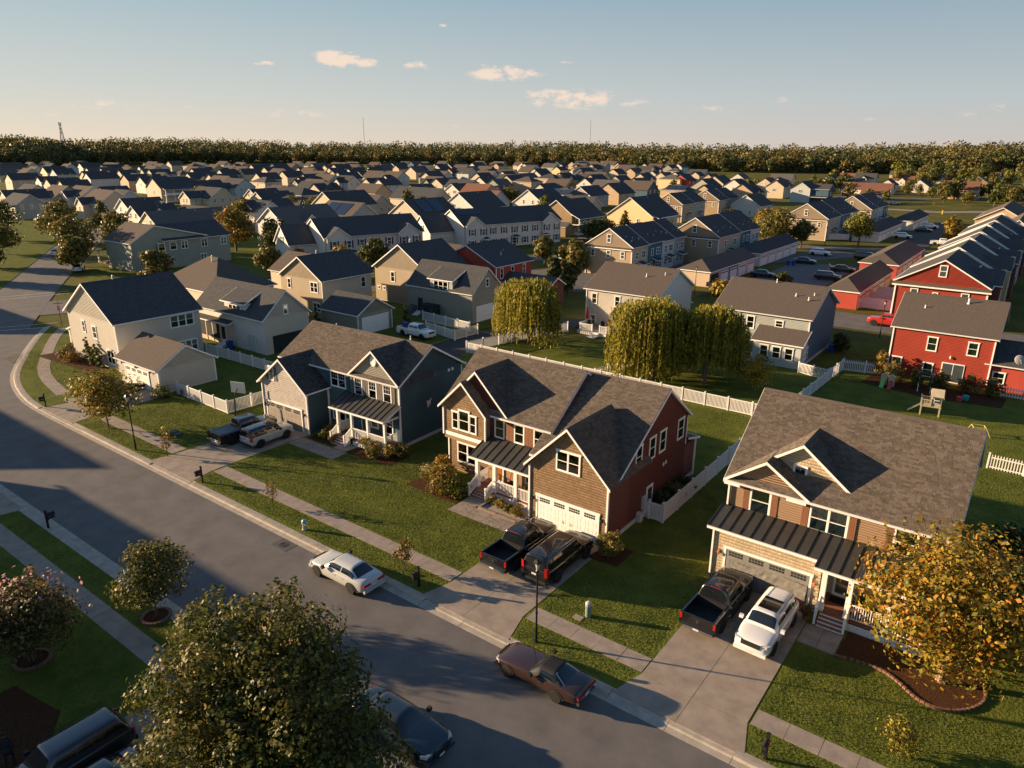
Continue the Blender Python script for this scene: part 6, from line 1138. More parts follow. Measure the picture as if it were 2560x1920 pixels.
# ---- middle distance trees, each its own thing
MT = 'trees among the houses'
for i, (x, y, h0, h1, r, lf, shp, lab) in enumerate((
    (-165, 67, 2, 10.8, 4.6, LF_GREEN, 'round', 'tall full green tree on the left street corner'), (-158, 63.5, 1.5, 7.4, 3.4, LF_GREEN, 'round', 'lower green tree in front of the tall corner tree'), (-183, 84, 2, 9.5, 4.2, LF_GREEN, 'round', 'green tree up the left street behind the corner tree'), (-205, 80, 2, 10.5, 4.6, LF_OLIVE, 'round', 'ochre tree up the left street'), (-224, 74, 2, 11, 5, LF_DARK, 'round', 'dark tree at the left street far side'), (-196, 64, 1.5, 8, 4.4, LF_GREEN, 'round', 'green tree left of the street, near the left edge'), (-176, 55, 1, 6.4, 3.6, LF_OLIVE, 'round', 'olive tree beside the left pavement'), (-162, 45.5, 1, 6.2, 3.6, LF_DARK, 'round', 'dark tree at the left edge by the crosswalk'), (-215, 96, 2, 10, 4, LF_DARK, 'cone', 'dark conifer behind the ochre tree'), (-240, 96, 2, 9, 4, LF_GREEN, 'round', 'rounded tree beyond the left street'),
    (-159, 101, 2, 11.2, 4.8, LF_AUT, 'round', 'round tree with orange crown above the alley'), (-149, 105, 1.5, 8, 4.0, LF_DARK, 'round', 'dark green tree below the orange crowned tree'), (-194, 127, 2, 10, 4.4, LF_GREEN, 'round', 'green round tree left of the orange crowned tree'), (-186, 119, 1.5, 6.5, 4, LF_YG, 'round', 'yellow green low tree behind the grey roofs'), (-139, 70.5, .8, 5.4, 3, LF_OLIVE, 'round', 'olive tree before the grey double house'), (-133, 66.5, .6, 3, 2, LF_GOLD, 'round', 'yellow bush before the grey double house'), (-122, 84, 1.6, 6.6, 2.5, LF_GREEN, 'round', 'round street tree with golden top behind the cream house'), (-117, 87.5, 1.6, 5.6, 2.0, LF_DARK, 'round', 'dark street tree next to the golden topped one'), (-111, 93, 1, 6.4, 3.0, LF_GOLD, 'round', 'golden bushy tree before the maroon shuttered terrace'), (-113, 103.5, 1.5, 6.4, 3.2, LF_DARK, 'round', 'dark round tree before the maroon shuttered terrace'),
    (-88.3, 130, 1.6, 6.6, 2.6, LF_OLIVE, 'round', 'round bronze street tree, left of a pair by the curve'), (-83.5, 130.5, 1.4, 5.2, 1.9, LF_OLIVE, 'round', 'smaller bronze street tree, right of the pair'), (-70.6, 114, 2, 9.0, 2.5, LF_OLIVE, 'egg', 'tall bronze tree left of the beige terrace'), (-73.5, 111, 1.5, 5.6, 1.5, LF_DARK, 'egg', 'slim dark tree beside the tall bronze tree'), (-67.0, 106, .5, 5.4, 1.7, LF_DARK, 'egg', 'dark bare shrub tree behind the white rear house'), (-77.5, 127, 1, 6.5, 2.2, LF_OLIVE, 'egg', 'bronze tree at the terrace left corner'), (-57.5, 118, .4, 4.4, 2.2, LF_GOLD, 'round', 'golden shrub tree above the white rear roof'),
    (-58, 192, 2.5, 10, 5.4, LF_GREEN, 'round', 'broad yellowing tree left of the beige terrace with yard'), (-64, 200, 2, 9.5, 4.4, LF_GOLD, 'round', 'golden sided tree next to the broad yellowing tree'), (-53, 196, 2, 7, 3.6, LF_DARK, 'round', 'dark tree behind the broad yellowing tree'), (-42.2, 210.5, 2.6, 8.8, 4.2, LF_YG, 'round', 'yellow green tree on the verge beside the parking lane'), (-24.2, 238, .8, 7.2, 2.8, LF_GOLD, 'egg', 'small golden tree by the lane and white car'), (-45, 122, .3, 2.6, 2.4, LF_GOLD, 'round', 'golden hedge bush behind the blue rear roof'), (-40, 139, .3, 2.4, 1.6, LF_DARK, 'round', 'dark bush on the parking court grass'), (-78.5, 213, 1, 8, 2.3, LF_OLIVE, 'egg', 'olive tree before the tan terrace'), (-72.5, 224, 1, 7.2, 3, LF_DARK, 'round', 'dark tree left of the golden sided tree'), (-103, 176, 1, 5.6, 4, LF_DARK, 'round', 'dark bush before the olive house porch'), (-98, 184, 1, 8.2, 3, LF_BRN, 'cone', 'russet conifer by the yellow porch house'), (-100.5, 178, .5, 6, 3.4, LF_GREEN, 'round', 'green bush below the russet conifer'), (-128, 188, 2, 11, 2.6, LF_YG, 'egg', 'bright yellow green poplar behind the white terrace'),
    (-276, 163, 1, 9, 5, LF_DARK, 'round', 'dark tree in the left field of houses'), (-228, 170, 1, 6.6, 5, LF_YG, 'round', 'yellow green tree left of the beige gable'), (-216, 171, 1, 7, 4.4, LF_GREEN, 'round', 'green tree against the beige gable'), (-195, 196, 1, 9.5, 3, LF_DARK, 'egg', 'dark pointed tree by the tan low roofs'), (-176, 184, 1, 8, 4, LF_DARK, 'round', 'dark tree right of the solar gable'), (-186, 230, 1, 7, 6, LF_OLIVE, 'round', 'olive tree before the long dark roof'), (-199, 264, 1, 7.4, 5, LF_OLIVE, 'round', 'olive tree in the middle field'))):
    d = math.hypot(x, y); tree('street_tree', lab, 'tree', x, y, h0, h1, r, lf, int(900+2600*min(1, 90/d)*r/4), .28 if d < 130 else .42, shp, 200+i, MT, mixl=[{LF_GREEN: LF_OLIVE, LF_DARK: LF_GREEN, LF_OLIVE: LF_GREEN, LF_AUT: LF_GREEN, LF_GOLD: LF_OLIVE, LF_YG: LF_GREEN, LF_BRN: LF_OLIVE}[lf]], shell=.5, twigs=20, nb=16)
# ---- trees between the far houses and the wood: shared meshes
FT = 'trees in front of the woods'; rnd = random.Random(5); cols = [LF_GREEN, LF_DARK, LF_OLIVE, LF_YG, LF_BRN]; cn = ['green', 'dark green', 'olive', 'yellow green', 'bronze']
spots = []
for (X0, Y0, X1, Y1, k, lo, hi) in ((-150, 380, -20, 470, 26, 6, 11), (-140, 460, 30, 640, 46, 8, 15), (-60, 380, 40, 470, 16, 6, 12), (-300, 300, -120, 470, 14, 4, 8), (-500, 200, -250, 420, 14, 4, 8), (-120, 640, 60, 780, 36, 10, 18)):
    for _ in range(k): spots.append((rnd.uniform(X0, X1), rnd.uniform(Y0, Y1), rnd.uniform(lo, hi)))
spots = [s for s in spots if not any(abs(s[0]-f[0]) < 9 and abs(s[1]-f[1]-4) < 9 for f in FAR) and not (-62 < s[0] < -36 and s[1] < 370)]
spots.sort(key=lambda s: (s[0]*math.cos(YAW_)+s[1]*math.sin(YAW_))/(-s[0]*math.sin(YAW_)+s[1]*math.cos(YAW_))); cnt = [0]*5
for i, (x, y, hh) in enumerate(spots):
    k = rnd.choice((0, 0, 1, 1, 2, 2, 3, 4)); cnt[k] += 1; v = rnd.randrange(3)
    t = tree('field_tree', f'{cn[k]} tree between far roofs and woods, {ordinal(cnt[k])} of its colour from left', 'tree', x, y, 1.2, 10, 4.2, cols[k], 520, .75, 'round', 300+k*3+v, FT, mixl=[LF_GREEN if k else LF_OLIVE], shell=.5, nb=14)
    t.scale = (hh/10*rnd.uniform(.9, 1.15), hh/10*rnd.uniform(.9, 1.15), hh/10)
# ---- the wood on the skyline: front trees as things, the mass behind as one
BND = [(-812, 163, 31.1), (-783, 222, 32.0), (-773, 264, 32.0), (-775, 295, 31.1), (-831, 342, 28.4), (-882, 424, 31.0), (-890, 501, 32.5), (-864, 568, 30.8), (-788, 635, 28.2), (-697, 690, 29.8), (-596, 729, 30.3), (-491, 752, 30.7), (-443, 762, 30.0), (-329, 732, 28.5), (-252, 751, 28.1), (-186, 792, 29.4), (-121, 833, 32.1), (-70, 831, 32.2), (-24, 854, 31.8), (94, 928, 32.7)]
def bnd(t):
    f = t*(len(BND)-1); i = min(int(f), len(BND)-2); u = f-i; a, b = BND[i], BND[i+1]; return tuple(a[k]+(b[k]-a[k])*u for k in range(3))
WOOD = LEAF('leaf_wood', (.07, .085, .026), (.125, .12, .034), .3, .25); WOOD2 = LEAF('leaf_wood_bronze', (.13, .115, .034), (.18, .14, .04), .3, .25)
wb = []; rg = np.random.default_rng(77); lib = []
for v in range(9):
    P, nr = crown_points(crown_blobs(.06, 1.0, .43, 17, rg, ('round', 'egg', 'round')[v % 3]), 300, rg, .6); lib.append((P, nr))
Vs = []; Ns = []
for row in range(6):
    nrow = 210
    for i in range(nrow):
        x, y, zt = bnd((i+rg.uniform(-.4, .4)) % nrow/(nrow-1)); d = math.hypot(x, y); off = row*26+rg.uniform(-10, 10)+(8 if row == 0 else 0); k = (d+off)/d
        top = 25+(zt-25)*k; hh = top*(.6+.09*row)*rg.uniform(.8, 1.08)
        if row >= 4: hh = top*rg.uniform(.86, 1.06)
        P, nr = lib[int(rg.integers(9))]; a = rg.uniform(0, 6.28); c, s = math.cos(a), math.sin(a); Q = P*np.array([hh*.95, hh*.95, hh]); Q = np.stack([Q[:, 0]*c-Q[:, 1]*s, Q[:, 0]*s+Q[:, 1]*c, Q[:, 2]], 1)+np.array([x*k, y*k, 0])
        if row == 0 and i % 2 == 0: wb.append((x*k, y*k, hh)); continue
        Vs.append(Q); Ns.append(nr)
P = np.concatenate(Vs); nr = np.concatenate(Ns); V, F = leaf_quads(P, 1.75, nr, rg, 1.3); me = npmesh('woodland', V, F, mat=WOOD); me.materials.append(WOOD2); me.materials.append(LF_OLIVE)
tid = np.repeat(rg.random(len(Vs)), [len(v) for v in Vs]); me.polygons.foreach_set('material_index', np.where(tid < .62, 0, np.where(tid < .9, 1, 2)).astype(np.int32)); me.update(); stuff(ob('woodland', me))
mesh_lib = []
for v in range(6):
    P, nr = lib[v]; V, F = leaf_quads(P, .085, nr, rg, 1.3); mesh_lib.append(npmesh('crown', V, F, mat=(WOOD, WOOD2, LF_OLIVE)[v % 3]))
tr_ = MB().tube([(0, 0, -.02), (0, 0, .4)], [.014, .01], 5).mesh('trunk', BARK)
wb.sort(key=lambda s: (s[0]*math.cos(YAW_)+s[1]*math.sin(YAW_))/(-s[0]*math.sin(YAW_)+s[1]*math.cos(YAW_)))
for i, (x, y, hh) in enumerate(wb):
    v = rg.integers(6); t = thing('woodland_tree', f"{('dark', 'bronze green', 'olive')[v % 3]} tree at the wood edge, {ordinal((i % 50)+1)} from left in its {ORD[i//50+1]} stretch", 'tree', (x, y, 0), rg.uniform(0, 6), 'trees along the edge of the woods'); t.scale = (hh*.95, hh*.95, hh)
    ob('crown', mesh_lib[v], t); ob('trunk', tr_, t)
# ---- grass tufts on the near lawns
def tufts(polys, dens, hgt, name):
    rng = np.random.default_rng(99); pts = []
    for x0, x1, y0, y1 in polys:
        n = int((x1-x0)*(y1-y0)*dens); pts.append(np.stack([rng.uniform(x0, x1, n), rng.uniform(y0, y1, n)], 1))
    p = np.concatenate(pts); n = len(p); clump = .55+.45*np.sin(p[:, 0]*2.1+np.sin(p[:, 1]*1.7)*2)*np.sin(p[:, 1]*2.6+np.sin(p[:, 0]*1.3)*2); h = hgt*rng.uniform(.5, 1.2, n)*(.7+.5*clump); a = rng.uniform(0, 2*PI, n); w = .028*rng.uniform(.7, 1.5, n)
    b = np.stack([p[:, 0], p[:, 1], np.full(n, .095)], 1); u = np.stack([np.cos(a)*w, np.sin(a)*w, np.zeros(n)], 1); lean = rng.normal(size=(n, 2))*.45*h[:, None]; t = b+np.stack([lean[:, 0], lean[:, 1], h], 1)
    V = np.stack([b-u, b+u, t], 1).reshape(-1, 3); o = ob(name, npmesh(name, V, None, np.arange(3*n).reshape(n, 3), LEAF('grass_blade', (.085, .115, .02), (.12, .125, .028), .3, .4))); return stuff(o)
tufts([(-50, -25.6, 26.1, 27.6), (-50, -25.6, 29.0, 39), (-45, -36, 36, 43), (-19.2, -12.7, 26, 27.5), (-19.2, -12.7, 28.9, 42), (-6.6, 8, 26, 27.4), (-6.6, 10, 28.8, 34.5), (-69, -56.4, 26, 27.5), (-69, -56.4, 29, 36)], 130, .05, 'lawn_grass')
tufts([(-69, -60.4, 36, 46), (-100, -80, 30, 34), (-18, 8, 42, 66), (-38, -20, 50, 66), (-55.5, -30, 2, 12.8), (-55.5, -30, 14.3, 15.6)], 50, .06, 'lawn_grass')

# ------------------------------------------------------------------ vehicles
def paint(name, c, rough=.22, metal=.0, spec=.5):
    m = M(name, c, rough=rough, var=.03, scale=.8, spec=spec, metal=metal); b = m.node_tree.nodes['Principled BSDF']; b.inputs['Coat Weight'].default_value = .8; b.inputs['Coat Roughness'].default_value = .05; return m
BLACKP = paint('paint_black', (.008, .008, .009)); SILV = paint('paint_pale_grey', (.40, .41, .40)); WHITEP = paint('paint_white', (.62, .62, .61)); NAVYP = paint('paint_navy', (.012, .022, .035)); BROWNP = paint('paint_dark_brown', (.05, .027, .022), metal=.3); REDP = paint('paint_red', (.4, .025, .015)); CHARC = paint('paint_charcoal', (.03, .032, .034)); SAGEP = paint('paint_pale_sage', (.33, .36, .36))
CHROME = M('chrome', (.6, .6, .58), rough=.18, metal=1., var=.03); TYRE = M('tyre_rubber', (.012, .012, .012), rough=.85, var=.2); CARGL = M('car_glass', (.008, .011, .013), rough=.04, var=.1, spec=.8); TAILR = M('tail_lamp_red', (.32, .012, .01), rough=.2, var=.1); HEADL = M('head_lamp', (.5, .5, .47), rough=.1, var=.1, spec=.7); PLATE = M('number_plate', (.5, .5, .52), rough=.5, var=.05); BLKPL = M('black_plastic', (.016, .016, .017), rough=.6, var=.1); RIMD = M('rim_dark', (.02, .02, .022), rough=.3, metal=.6)
_wh = {}
def wheel_mesh(r, w, rim, spokes=6):
    k = (r, w, rim.name)
    if k in _wh: return _wh[k]
    t = MB(); t.lathe([(r*.62, -w/2), (r*.9, -w/2), (r, -w*.3), (r, w*.3), (r*.9, w/2), (r*.62, w/2)], n=22, axis='y')
    q = MB(); q.lathe([(r*.64, -w*.1), (r*.64, w*.46), (r*.58, w*.46), (r*.56, w*.1), (.02, w*.1)], n=18, axis='y')
    for i in range(spokes): a = 2*PI*i/spokes; q.bar((.05*math.cos(a), w*.3, .05*math.sin(a)), (r*.6*math.cos(a), w*.42, r*.6*math.sin(a)), r*.2, .03, up=(0, 1, 0))
    q.lathe([(.001, w*.34), (r*.16, w*.34), (r*.16, w*.44), (.001, w*.45)], n=10, axis='y')
    _wh[k] = (t.mesh('tyre', TYRE), q.mesh('rim', rim)); return _wh[k]
def loft(secs, mat, name, parent, sub=1):
    """secs: list of (x, [(y,z)...half outline from bottom centre to top centre])"""
    m = MB(); n = None
    for x, hs in secs:
        full = [(y, z) for y, z in hs]+[(-y, z) for y, z in hs[::-1] if abs(y) > 1e-6]; n = len(full); m.v += [(x, y, z) for y, z in full]
    for i in range(len(secs)-1):
        for j in range(n): m.f.append((i*n+j, i*n+(j+1) % n, (i+1)*n+(j+1) % n, (i+1)*n+j))
    m.f.append(tuple(range(n))); m.f.append(tuple((len(secs)-1)*n+j for j in range(n))[::-1])
    o = m.build(name, mat, parent, smooth=True)
    if sub: s = o.modifiers.new('smooth', 'SUBSURF'); s.levels = sub; s.render_levels = sub
    return o
def half(w, zb, zs, zt, k=.93): return [(0, zb), (w*.86, zb), (w*.985, zb+.14*(zs-zb)), (w, zb+.5*(zs-zb)), (w*.985, zs-.1*(zs-zb)), (w*k, zs+.02), (w*.62, zt-.015), (0, zt)]
SPEC = {  # length, width, body stations (x fraction, width factor, bottom, side top, centre top), cabin (belt a,b, roof a,b, roof z, belt z, roof half width factor), wheel x, radius
 'saloon': dict(L=4.95, W=1.9, st=[(0, .74, .34, .62, .66), (.03, .88, .24, .72, .76), (.1, .97, .2, .80, .86), (.28, 1, .2, .90, .99), (.5, 1, .2, .93, .98), (.72, 1, .2, .96, 1.02), (.9, .97, .22, .97, 1.06), (.97, .9, .28, .92, 1.03), (1, .8, .36, .84, .92)], cab=(.27, .90, .43, .72, 1.46, .92, .70), wx=(.18, .79), r=.35, nw=2),
 'coupe': dict(L=4.9, W=1.86, st=[(0, .86, .36, .62, .66), (.02, .93, .3, .7, .76), (.1, .98, .24, .80, .88), (.3, .99, .22, .85, .95), (.5, .97, .22, .86, .93), (.68, 1, .22, .90, .96), (.82, 1, .24, .90, .99), (.97, .94, .32, .84, .94), (1, .88, .38, .76, .86)], cab=(.41, .86, .53, .68, 1.3, .88, .66), wx=(.18, .76), r=.34, nw=1),
 'suv': dict(L=5.0, W=1.96, st=[(0, .78, .38, .74, .82), (.03, .9, .28, .86, .94), (.1, .98, .26, .96, 1.04), (.26, 1, .26, 1.04, 1.14), (.5, 1, .26, 1.06, 1.1), (.75, 1, .26, 1.08, 1.12), (.95, .97, .28, 1.08, 1.14), (.985, .93, .34, 1.04, 1.1), (1, .86, .42, .95, 1.02)], cab=(.24, .985, .37, .90, 1.72, 1.05, .76), wx=(.19, .80), r=.38, nw=3),
 'big_suv': dict(L=5.4, W=2.04, st=[(0, .86, .42, .96, 1.04), (.02, .93, .32, 1.04, 1.12), (.08, .98, .28, 1.12, 1.18), (.26, 1, .28, 1.16, 1.22), (.5, 1, .28, 1.16, 1.2), (.75, 1, .28, 1.16, 1.2), (.96, .98, .3, 1.16, 1.2), (.99, .95, .36, 1.12, 1.16), (1, .9, .45, 1.0, 1.05)], cab=(.25, .99, .34, .955, 1.92, 1.15, .8), wx=(.18, .79), r=.42, nw=3),
 'boxy_suv': dict(L=4.4, W=1.9, st=[(0, .86, .42, .92, 1.0), (.02, .93, .32, 1.0, 1.06), (.08, .98, .3, 1.06, 1.12), (.28, 1, .3, 1.1, 1.16), (.5, 1, .3, 1.1, 1.14), (.75, 1, .3, 1.1, 1.14), (.96, .98, .3, 1.1, 1.14), (.99, .95, .36, 1.06, 1.1), (1, .9, .45, .98, 1.02)], cab=(.27, .99, .36, .96, 1.78, 1.09, .8), wx=(.19, .80), r=.38, nw=3),
 'pickup': dict(L=5.8, W=2.03, st=[(0, .86, .5, 1.0, 1.06), (.02, .94, .38, 1.1, 1.16), (.08, .98, .34, 1.17, 1.23), (.25, 1, .34, 1.2, 1.27), (.45, 1, .34, 1.2, 1.22), (.655, 1, .34, 1.2, 1.22), (.66, 1, .34, 1.2, 1.21)], cab=(.255, .655, .35, .62, 1.9, 1.19, .78), wx=(.17, .80), r=.42, nw=2)}
def vehicle(kind, name, label, cat, x, y, head, pm, roofm=None, rim=None, group=None, z=.0, detail=True, bed='open', scale=1., extras=()):
    S = SPEC[kind]; L_, W_ = S['L'], S['W']; hw = W_/2; t = thing(name, label, cat, (x, y, z), head, group); rim = rim or CHROME; X = lambda f: L_/2-f*L_
    secs = [(X(f), half(hw*wf, zb, zs, zt)) for f, wf, zb, zs, zt in S['st']]
    body = loft(secs, pm, 'body', t, 1); ba, bb, ra, rb, zr, zb_, tf = S['cab']; wt = hw*tf; wb_ = hw*.93
    # cabin: one curved skin, glass follows it a few millimetres proud
    sf, sr = (ra-ba)/(bb-ba), (rb-ba)/(bb-ba); ex = {'saloon': .62, 'coupe': .6}.get(kind, .44); cw = 1.3 if kind in ('saloon', 'coupe') else 1.15; H0 = zr-zb_+.06
    def skin(sx, ph, o=0.):
        hf = (1-(1-min(1, sx/sf))**cw)*(1-(1-min(1, (1-sx)/(1-sr)))**cw); hf *= 1+.035*math.sin(PI*sx)-.03; H = max(.03, H0*hf); c_, s_ = math.cos(ph), math.sin(ph)
        zz = H*abs(s_)**ex; w = (wb_-(wb_-wt)*zz/H0)*(1-.06*abs(2*sx-1)**3); yy = w*(1 if c_ >= 0 else -1)*abs(c_)**ex; return (X(ba+(bb-ba)*sx)+(o if sx < sf else -o if sx > sr else 0), yy+o*(c_), zb_-.06+zz+o*s_)
    def patch(nm, s0, s1, p0, p1, mat, o, ns=9, nph=9):
        q = MB(); q.v = [skin(s0+(s1-s0)*a/(ns-1), R(p0+(p1-p0)*b/(nph-1)), o) for a in range(ns) for b in range(nph)]; q.f = [(a*nph+b, a*nph+b+1, (a+1)*nph+b+1, (a+1)*nph+b) for a in range(ns-1) for b in range(nph-1)]; return q.build(nm, mat, t, smooth=True)
    patch('cabin', .0, 1, 0, 180, roofm or pm, 0, 40, 27); lo = 46 if ex > .5 else 40
    patch('windscreen', .05, sf*.9, lo+6, 174-lo, CARGL, .008, 9, 11)
    patch('rear_window', sr+(1-sr)*.14, 1-(1-sr)*(.1 if kind in ('saloon', 'coupe') else .3), lo+5, 175-lo, CARGL, .008, 9, 11)
    for sd in (1, -1):
        cuts = {1: [(.3, .72)], 2: [(.17, .50), (.525, .86)], 3: [(.14, .40), (.42, .66), (.68, .93)]}[S['nw']]
        for s0, s1 in cuts: a_, b_ = (9, lo-9); patch('side_window', s0, s1, *((a_, b_) if sd > 0 else (180-a_, 180-b_)), CARGL, .008, 7, 4)
    def pt(side, f, s): return skin(1-(1-sr)*(.1+.78*f), R(90-(44-10*f)*s), .012)
    # wheels and arches
    r = S['r']; tm, rm = wheel_mesh(r, .25, rim)
    for f in S['wx']:
        for s in (1, -1):
            w_ = ob('wheel', tm, t, (X(f), s*(hw-.105), r), 0 if s > 0 else PI); ob('rim', rm, w_)
            q = MB(); n = 14
            for i in range(n): a0, a1 = PI*i/(n-1)-.0, 0; q.v += [(X(f)+(r+.09)*math.cos(PI*i/(n-1)), s*(hw+.003), max(.24, r+(r+.09)*math.sin(PI*i/(n-1))-.02)), (X(f)+(r-.04)*math.cos(PI*i/(n-1)), s*(hw+.003), r+(r-.04)*math.sin(PI*i/(n-1)))]
            q.f = [(2*i, 2*i+1, 2*i+3, 2*i+2) for i in range(n-1)]+[tuple(2*i+1 for i in range(n))]; q.build('wheel_arch', BLKPL, t)
    zs = S['st'][2][3]; zr_ = S['st'][-2][3]
    for s in (1, -1):
        hb = MB(); hb.prism([(X(.0)-.05, s*hw*.52), (X(.012)-.02, s*hw*.5), (X(.02), s*hw*.84), (X(.075), s*hw*.965), (X(.075), s*hw*.8)], 'z', zs-.2, zs-.06); hb.build('headlight', HEADL, t)
        mi = MB(); mi.box(X(ba)-.42, X(ba)-.25, s*(hw+.02), s*(hw+.22), zb_+.02, zb_+.2); mi.build('mirror', BLKPL if pm is not WHITEP else pm, t)
        if detail: q = MB(); [q.box(X(c)-.1, X(c)+.1, s*hw*.998, s*(hw+.025), zb_-.16, zb_-.13) for c in ((.5, .64) if S['nw'] > 1 else (.58,))]; q.build('door_handle', CHROME if pm in (BLACKP, BROWNP) else pm, t)
    g = MB(); g.box(X(.012), X(.0)+.015, -hw*.5, hw*.5, zs-.3, zs-.07); g.build('grille', BLKPL, t)
    fb = MB(); fb.box(X(.03), X(0)+.05, -hw*.86, hw*.86, .3, .48); fb.build('front_bumper', CHROME if kind in ('pickup', 'coupe') else pm, t); MB().box(X(0)+.05, X(0)+.06, -.15, .15, .36, .46).build('number_plate', PLATE, t)
    if kind != 'pickup':
        xe = X(1)
        for s in (1, -1):
            q = MB()
            if 'suv' in kind: q.prism([(xe+.02, s*hw*.72), (xe-.012, s*hw*.72), (xe+.02, s*hw*.9), (xe+.13, s*hw*.985), (xe+.13, s*hw*.85)], 'z', zr_-.3, zr_+(.28 if kind == 'big_suv' else .02))
            else: q.box(xe-.015, xe+.1, s*hw*.3, s*hw*.86, zr_-.2, zr_-.08)
            q.build('tail_light', TAILR, t)
        MB().box(xe-.05, xe+.1, -hw*.84, hw*.84, .34, .52).build('rear_bumper', CHROME if kind == 'coupe' else (BLKPL if 'suv' in kind else pm), t); MB().box(xe-.02, xe+.02, -.16, .16, zr_-.36, zr_-.24).build('number_plate', PLATE, t)
        if 'suv' in kind and detail:
            for s in (1, -1): q = MB(); q.tube([(X(ra+.05), s*wt*.86, zr-.01), (X(ra+.07), s*wt*.88, zr+.045), (X(rb-.05), s*wt*.88, zr+.045), (X(rb-.03), s*wt*.86, zr-.01)], .018, 5); q.build('roof_rail', CHROME if kind == 'big_suv' else BLKPL, t)
    else:
        x0, x1 = X(.662), X(1); sd = MB()
        for s in (1, -1):
            q = MB(); q.prism([(s*hw*.985, .36), (s*hw, .75), (s*hw*.985, 1.13), (s*hw*.95, 1.2), (s*hw*.84, 1.2), (s*hw*.83, .62), (s*hw*.83, .36)], 'x', x1, x0); q.build('bed_side', pm, t)
            q = MB(); q.box(x1-.012, x1+.09, s*hw*.86, s*hw*.99, .78, 1.14); q.build('tail_light', TAILR, t)
        MB().box(x1, x0, -hw*.83, hw*.83, .52, .64).build('bed_floor', BLKPL, t); MB().box(x0-.04, x0, -hw*.83, hw*.83, .6, 1.17).build('bed_front', BLKPL, t)
        if bed == 'open':
            fl = MB()
            for i in range(9): fl.box(x1+.08, x0-.05, -hw*.78+i*hw*.19, -hw*.78+i*hw*.19+.05, .64, .66)
            fl.build('bed_liner', BLKPL, t)
        else: MB().box(x1+.02, x0-.01, -hw*.9, hw*.9, 1.19, 1.225).build('bed_cover', M('bed_cover_grey', (.1, .11, .12), rough=.6), t)
        tg = MB().box(x1-.005, x1+.07, -hw*.84, hw*.84, .56, 1.18).build('tailgate', pm, t); MB().box(x1-.02, x1-.004, -.35, .35, 1.02, 1.08).build('handle', BLKPL, tg); MB().prism([(-.09, .98), (.09, .98), (.07, .84), (0, .78), (-.07, .84)], 'x', x1-.014, x1-.004).build('badge', CHARC if pm is BLACKP else CHROME, tg)
        MB().box(x1-.14, x1+.02, -hw*.92, hw*.92, .38, .54).build('rear_bumper', CHROME, t); MB().box(x1-.15, x1-.14, -.16, .16, .42, .53).build('number_plate', PLATE, t); MB().box(X(rb)-.01, X(rb)+.03, -.3, .3, zr-.09, zr-.04).build('brake_light', TAILR, t)
        for s in (1, -1): MB().box(X(.62), X(.29), s*(hw-.06), s*(hw+.07), .36, .41).build('side_step', BLKPL, t)
    if 'sunroof' in extras: MB().box(X(.66), X(.42), -wt*.66, wt*.66, zr-.005, zr+.016).build('sunroof', CARGL, t)
    if 'vinyl' in extras:
        q = MB(); f0, f1 = .03, .97; a0, a1 = [pt('B', f0, -1.02), pt('B', f0, 1.02)], [pt('B', f1, .98), pt('B', f1, -.98)]
        for p_, q_ in ((a0[0], a0[1]), (a0[1], a1[0]), (a1[0], a1[1]), (a1[1], a0[0])): q.bar(p_, q_, .05, .03)
        q.build('window_trim', CHROME, t)
    if scale != 1: t.scale = (scale,)*3
    return t
UP_ = PI/2
vehicle('saloon', 'parked_car', 'pale grey saloon with black wheels parked at the kerb', 'car', -30.45, 24.25, PI, SILV, rim=RIMD, z=.015)
vehicle('coupe', 'parked_car', 'dark brown classic coupe with chrome bumpers at the kerb under the lamp', 'car', -16.0, 24.25, PI, BROWNP, M('vinyl_roof', (.012, .012, .014), rough=.6), z=.015, extras=('vinyl',))
vehicle('pickup', 'pickup_truck', 'black pickup with open bed and red tail lamps in the middle drive', 'pickup', -23.65, 32.8, UP_, BLACKP, z=.12)
vehicle('big_suv', 'parked_car', 'large black estate with chrome roof rails beside the black pickup', 'car', -20.95, 33.1, UP_, BLACKP, z=.12)
vehicle('pickup', 'pickup_truck', 'black pickup with open bed beside the white car, right drive', 'pickup', -11.3, 34.75, UP_-.02, BLACKP, rim=RIMD, z=.12)
vehicle('suv', 'parked_car', 'white crossover with glass sunroof facing the street, right drive', 'car', -8.45, 34.4, -UP_-.03, WHITEP, rim=RIMD, z=.12, extras=('sunroof',))
vehicle('pickup', 'pickup_truck', 'dark pickup with grey bed cover in the blue house drive', 'pickup', -54.7, 33.5, UP_-.03, BLACKP, rim=RIMD, z=.12, bed='cover')
vehicle('boxy_suv', 'parked_car', 'pale boxy four-wheel drive with dark roof in the blue house drive', 'car', -52.2, 34.1, UP_+.02, SAGEP, BLACKP, RIMD, z=.12)
vehicle('saloon', 'parked_car', 'dark navy saloon parked nose right, half under the big tree', 'car', -19.2, 17.6, 0, NAVYP, rim=RIMD, z=.015)
vehicle('suv', 'parked_car', 'charcoal crossover in the near drive, bottom left corner', 'car', -28.55, 7.7, -UP_, CHARC, rim=RIMD, z=.12)
vehicle('saloon', 'parked_car', 'dark grey saloon beside the charcoal crossover, mostly cut off', 'car', -26.2, 7.3, -UP_, CHARC, rim=RIMD, z=.12)
vehicle('saloon', 'parked_car', 'dark saloon behind the yellowing tree by the white garage', 'car', -75.2, 32.2, UP_, BLACKP, z=.12)
vehicle('pickup', 'pickup_truck', 'white pickup with loaded bed on the alley drive', 'pickup', -67.4, 68.6, -.03, WHITEP, z=.07)
vehicle('pickup', 'pickup_truck', 'bright red pickup on the back street behind the lamp', 'pickup', -17.4, 115.9, PI, REDP, z=.03)
FARC = 'cars parked in the courts and streets'
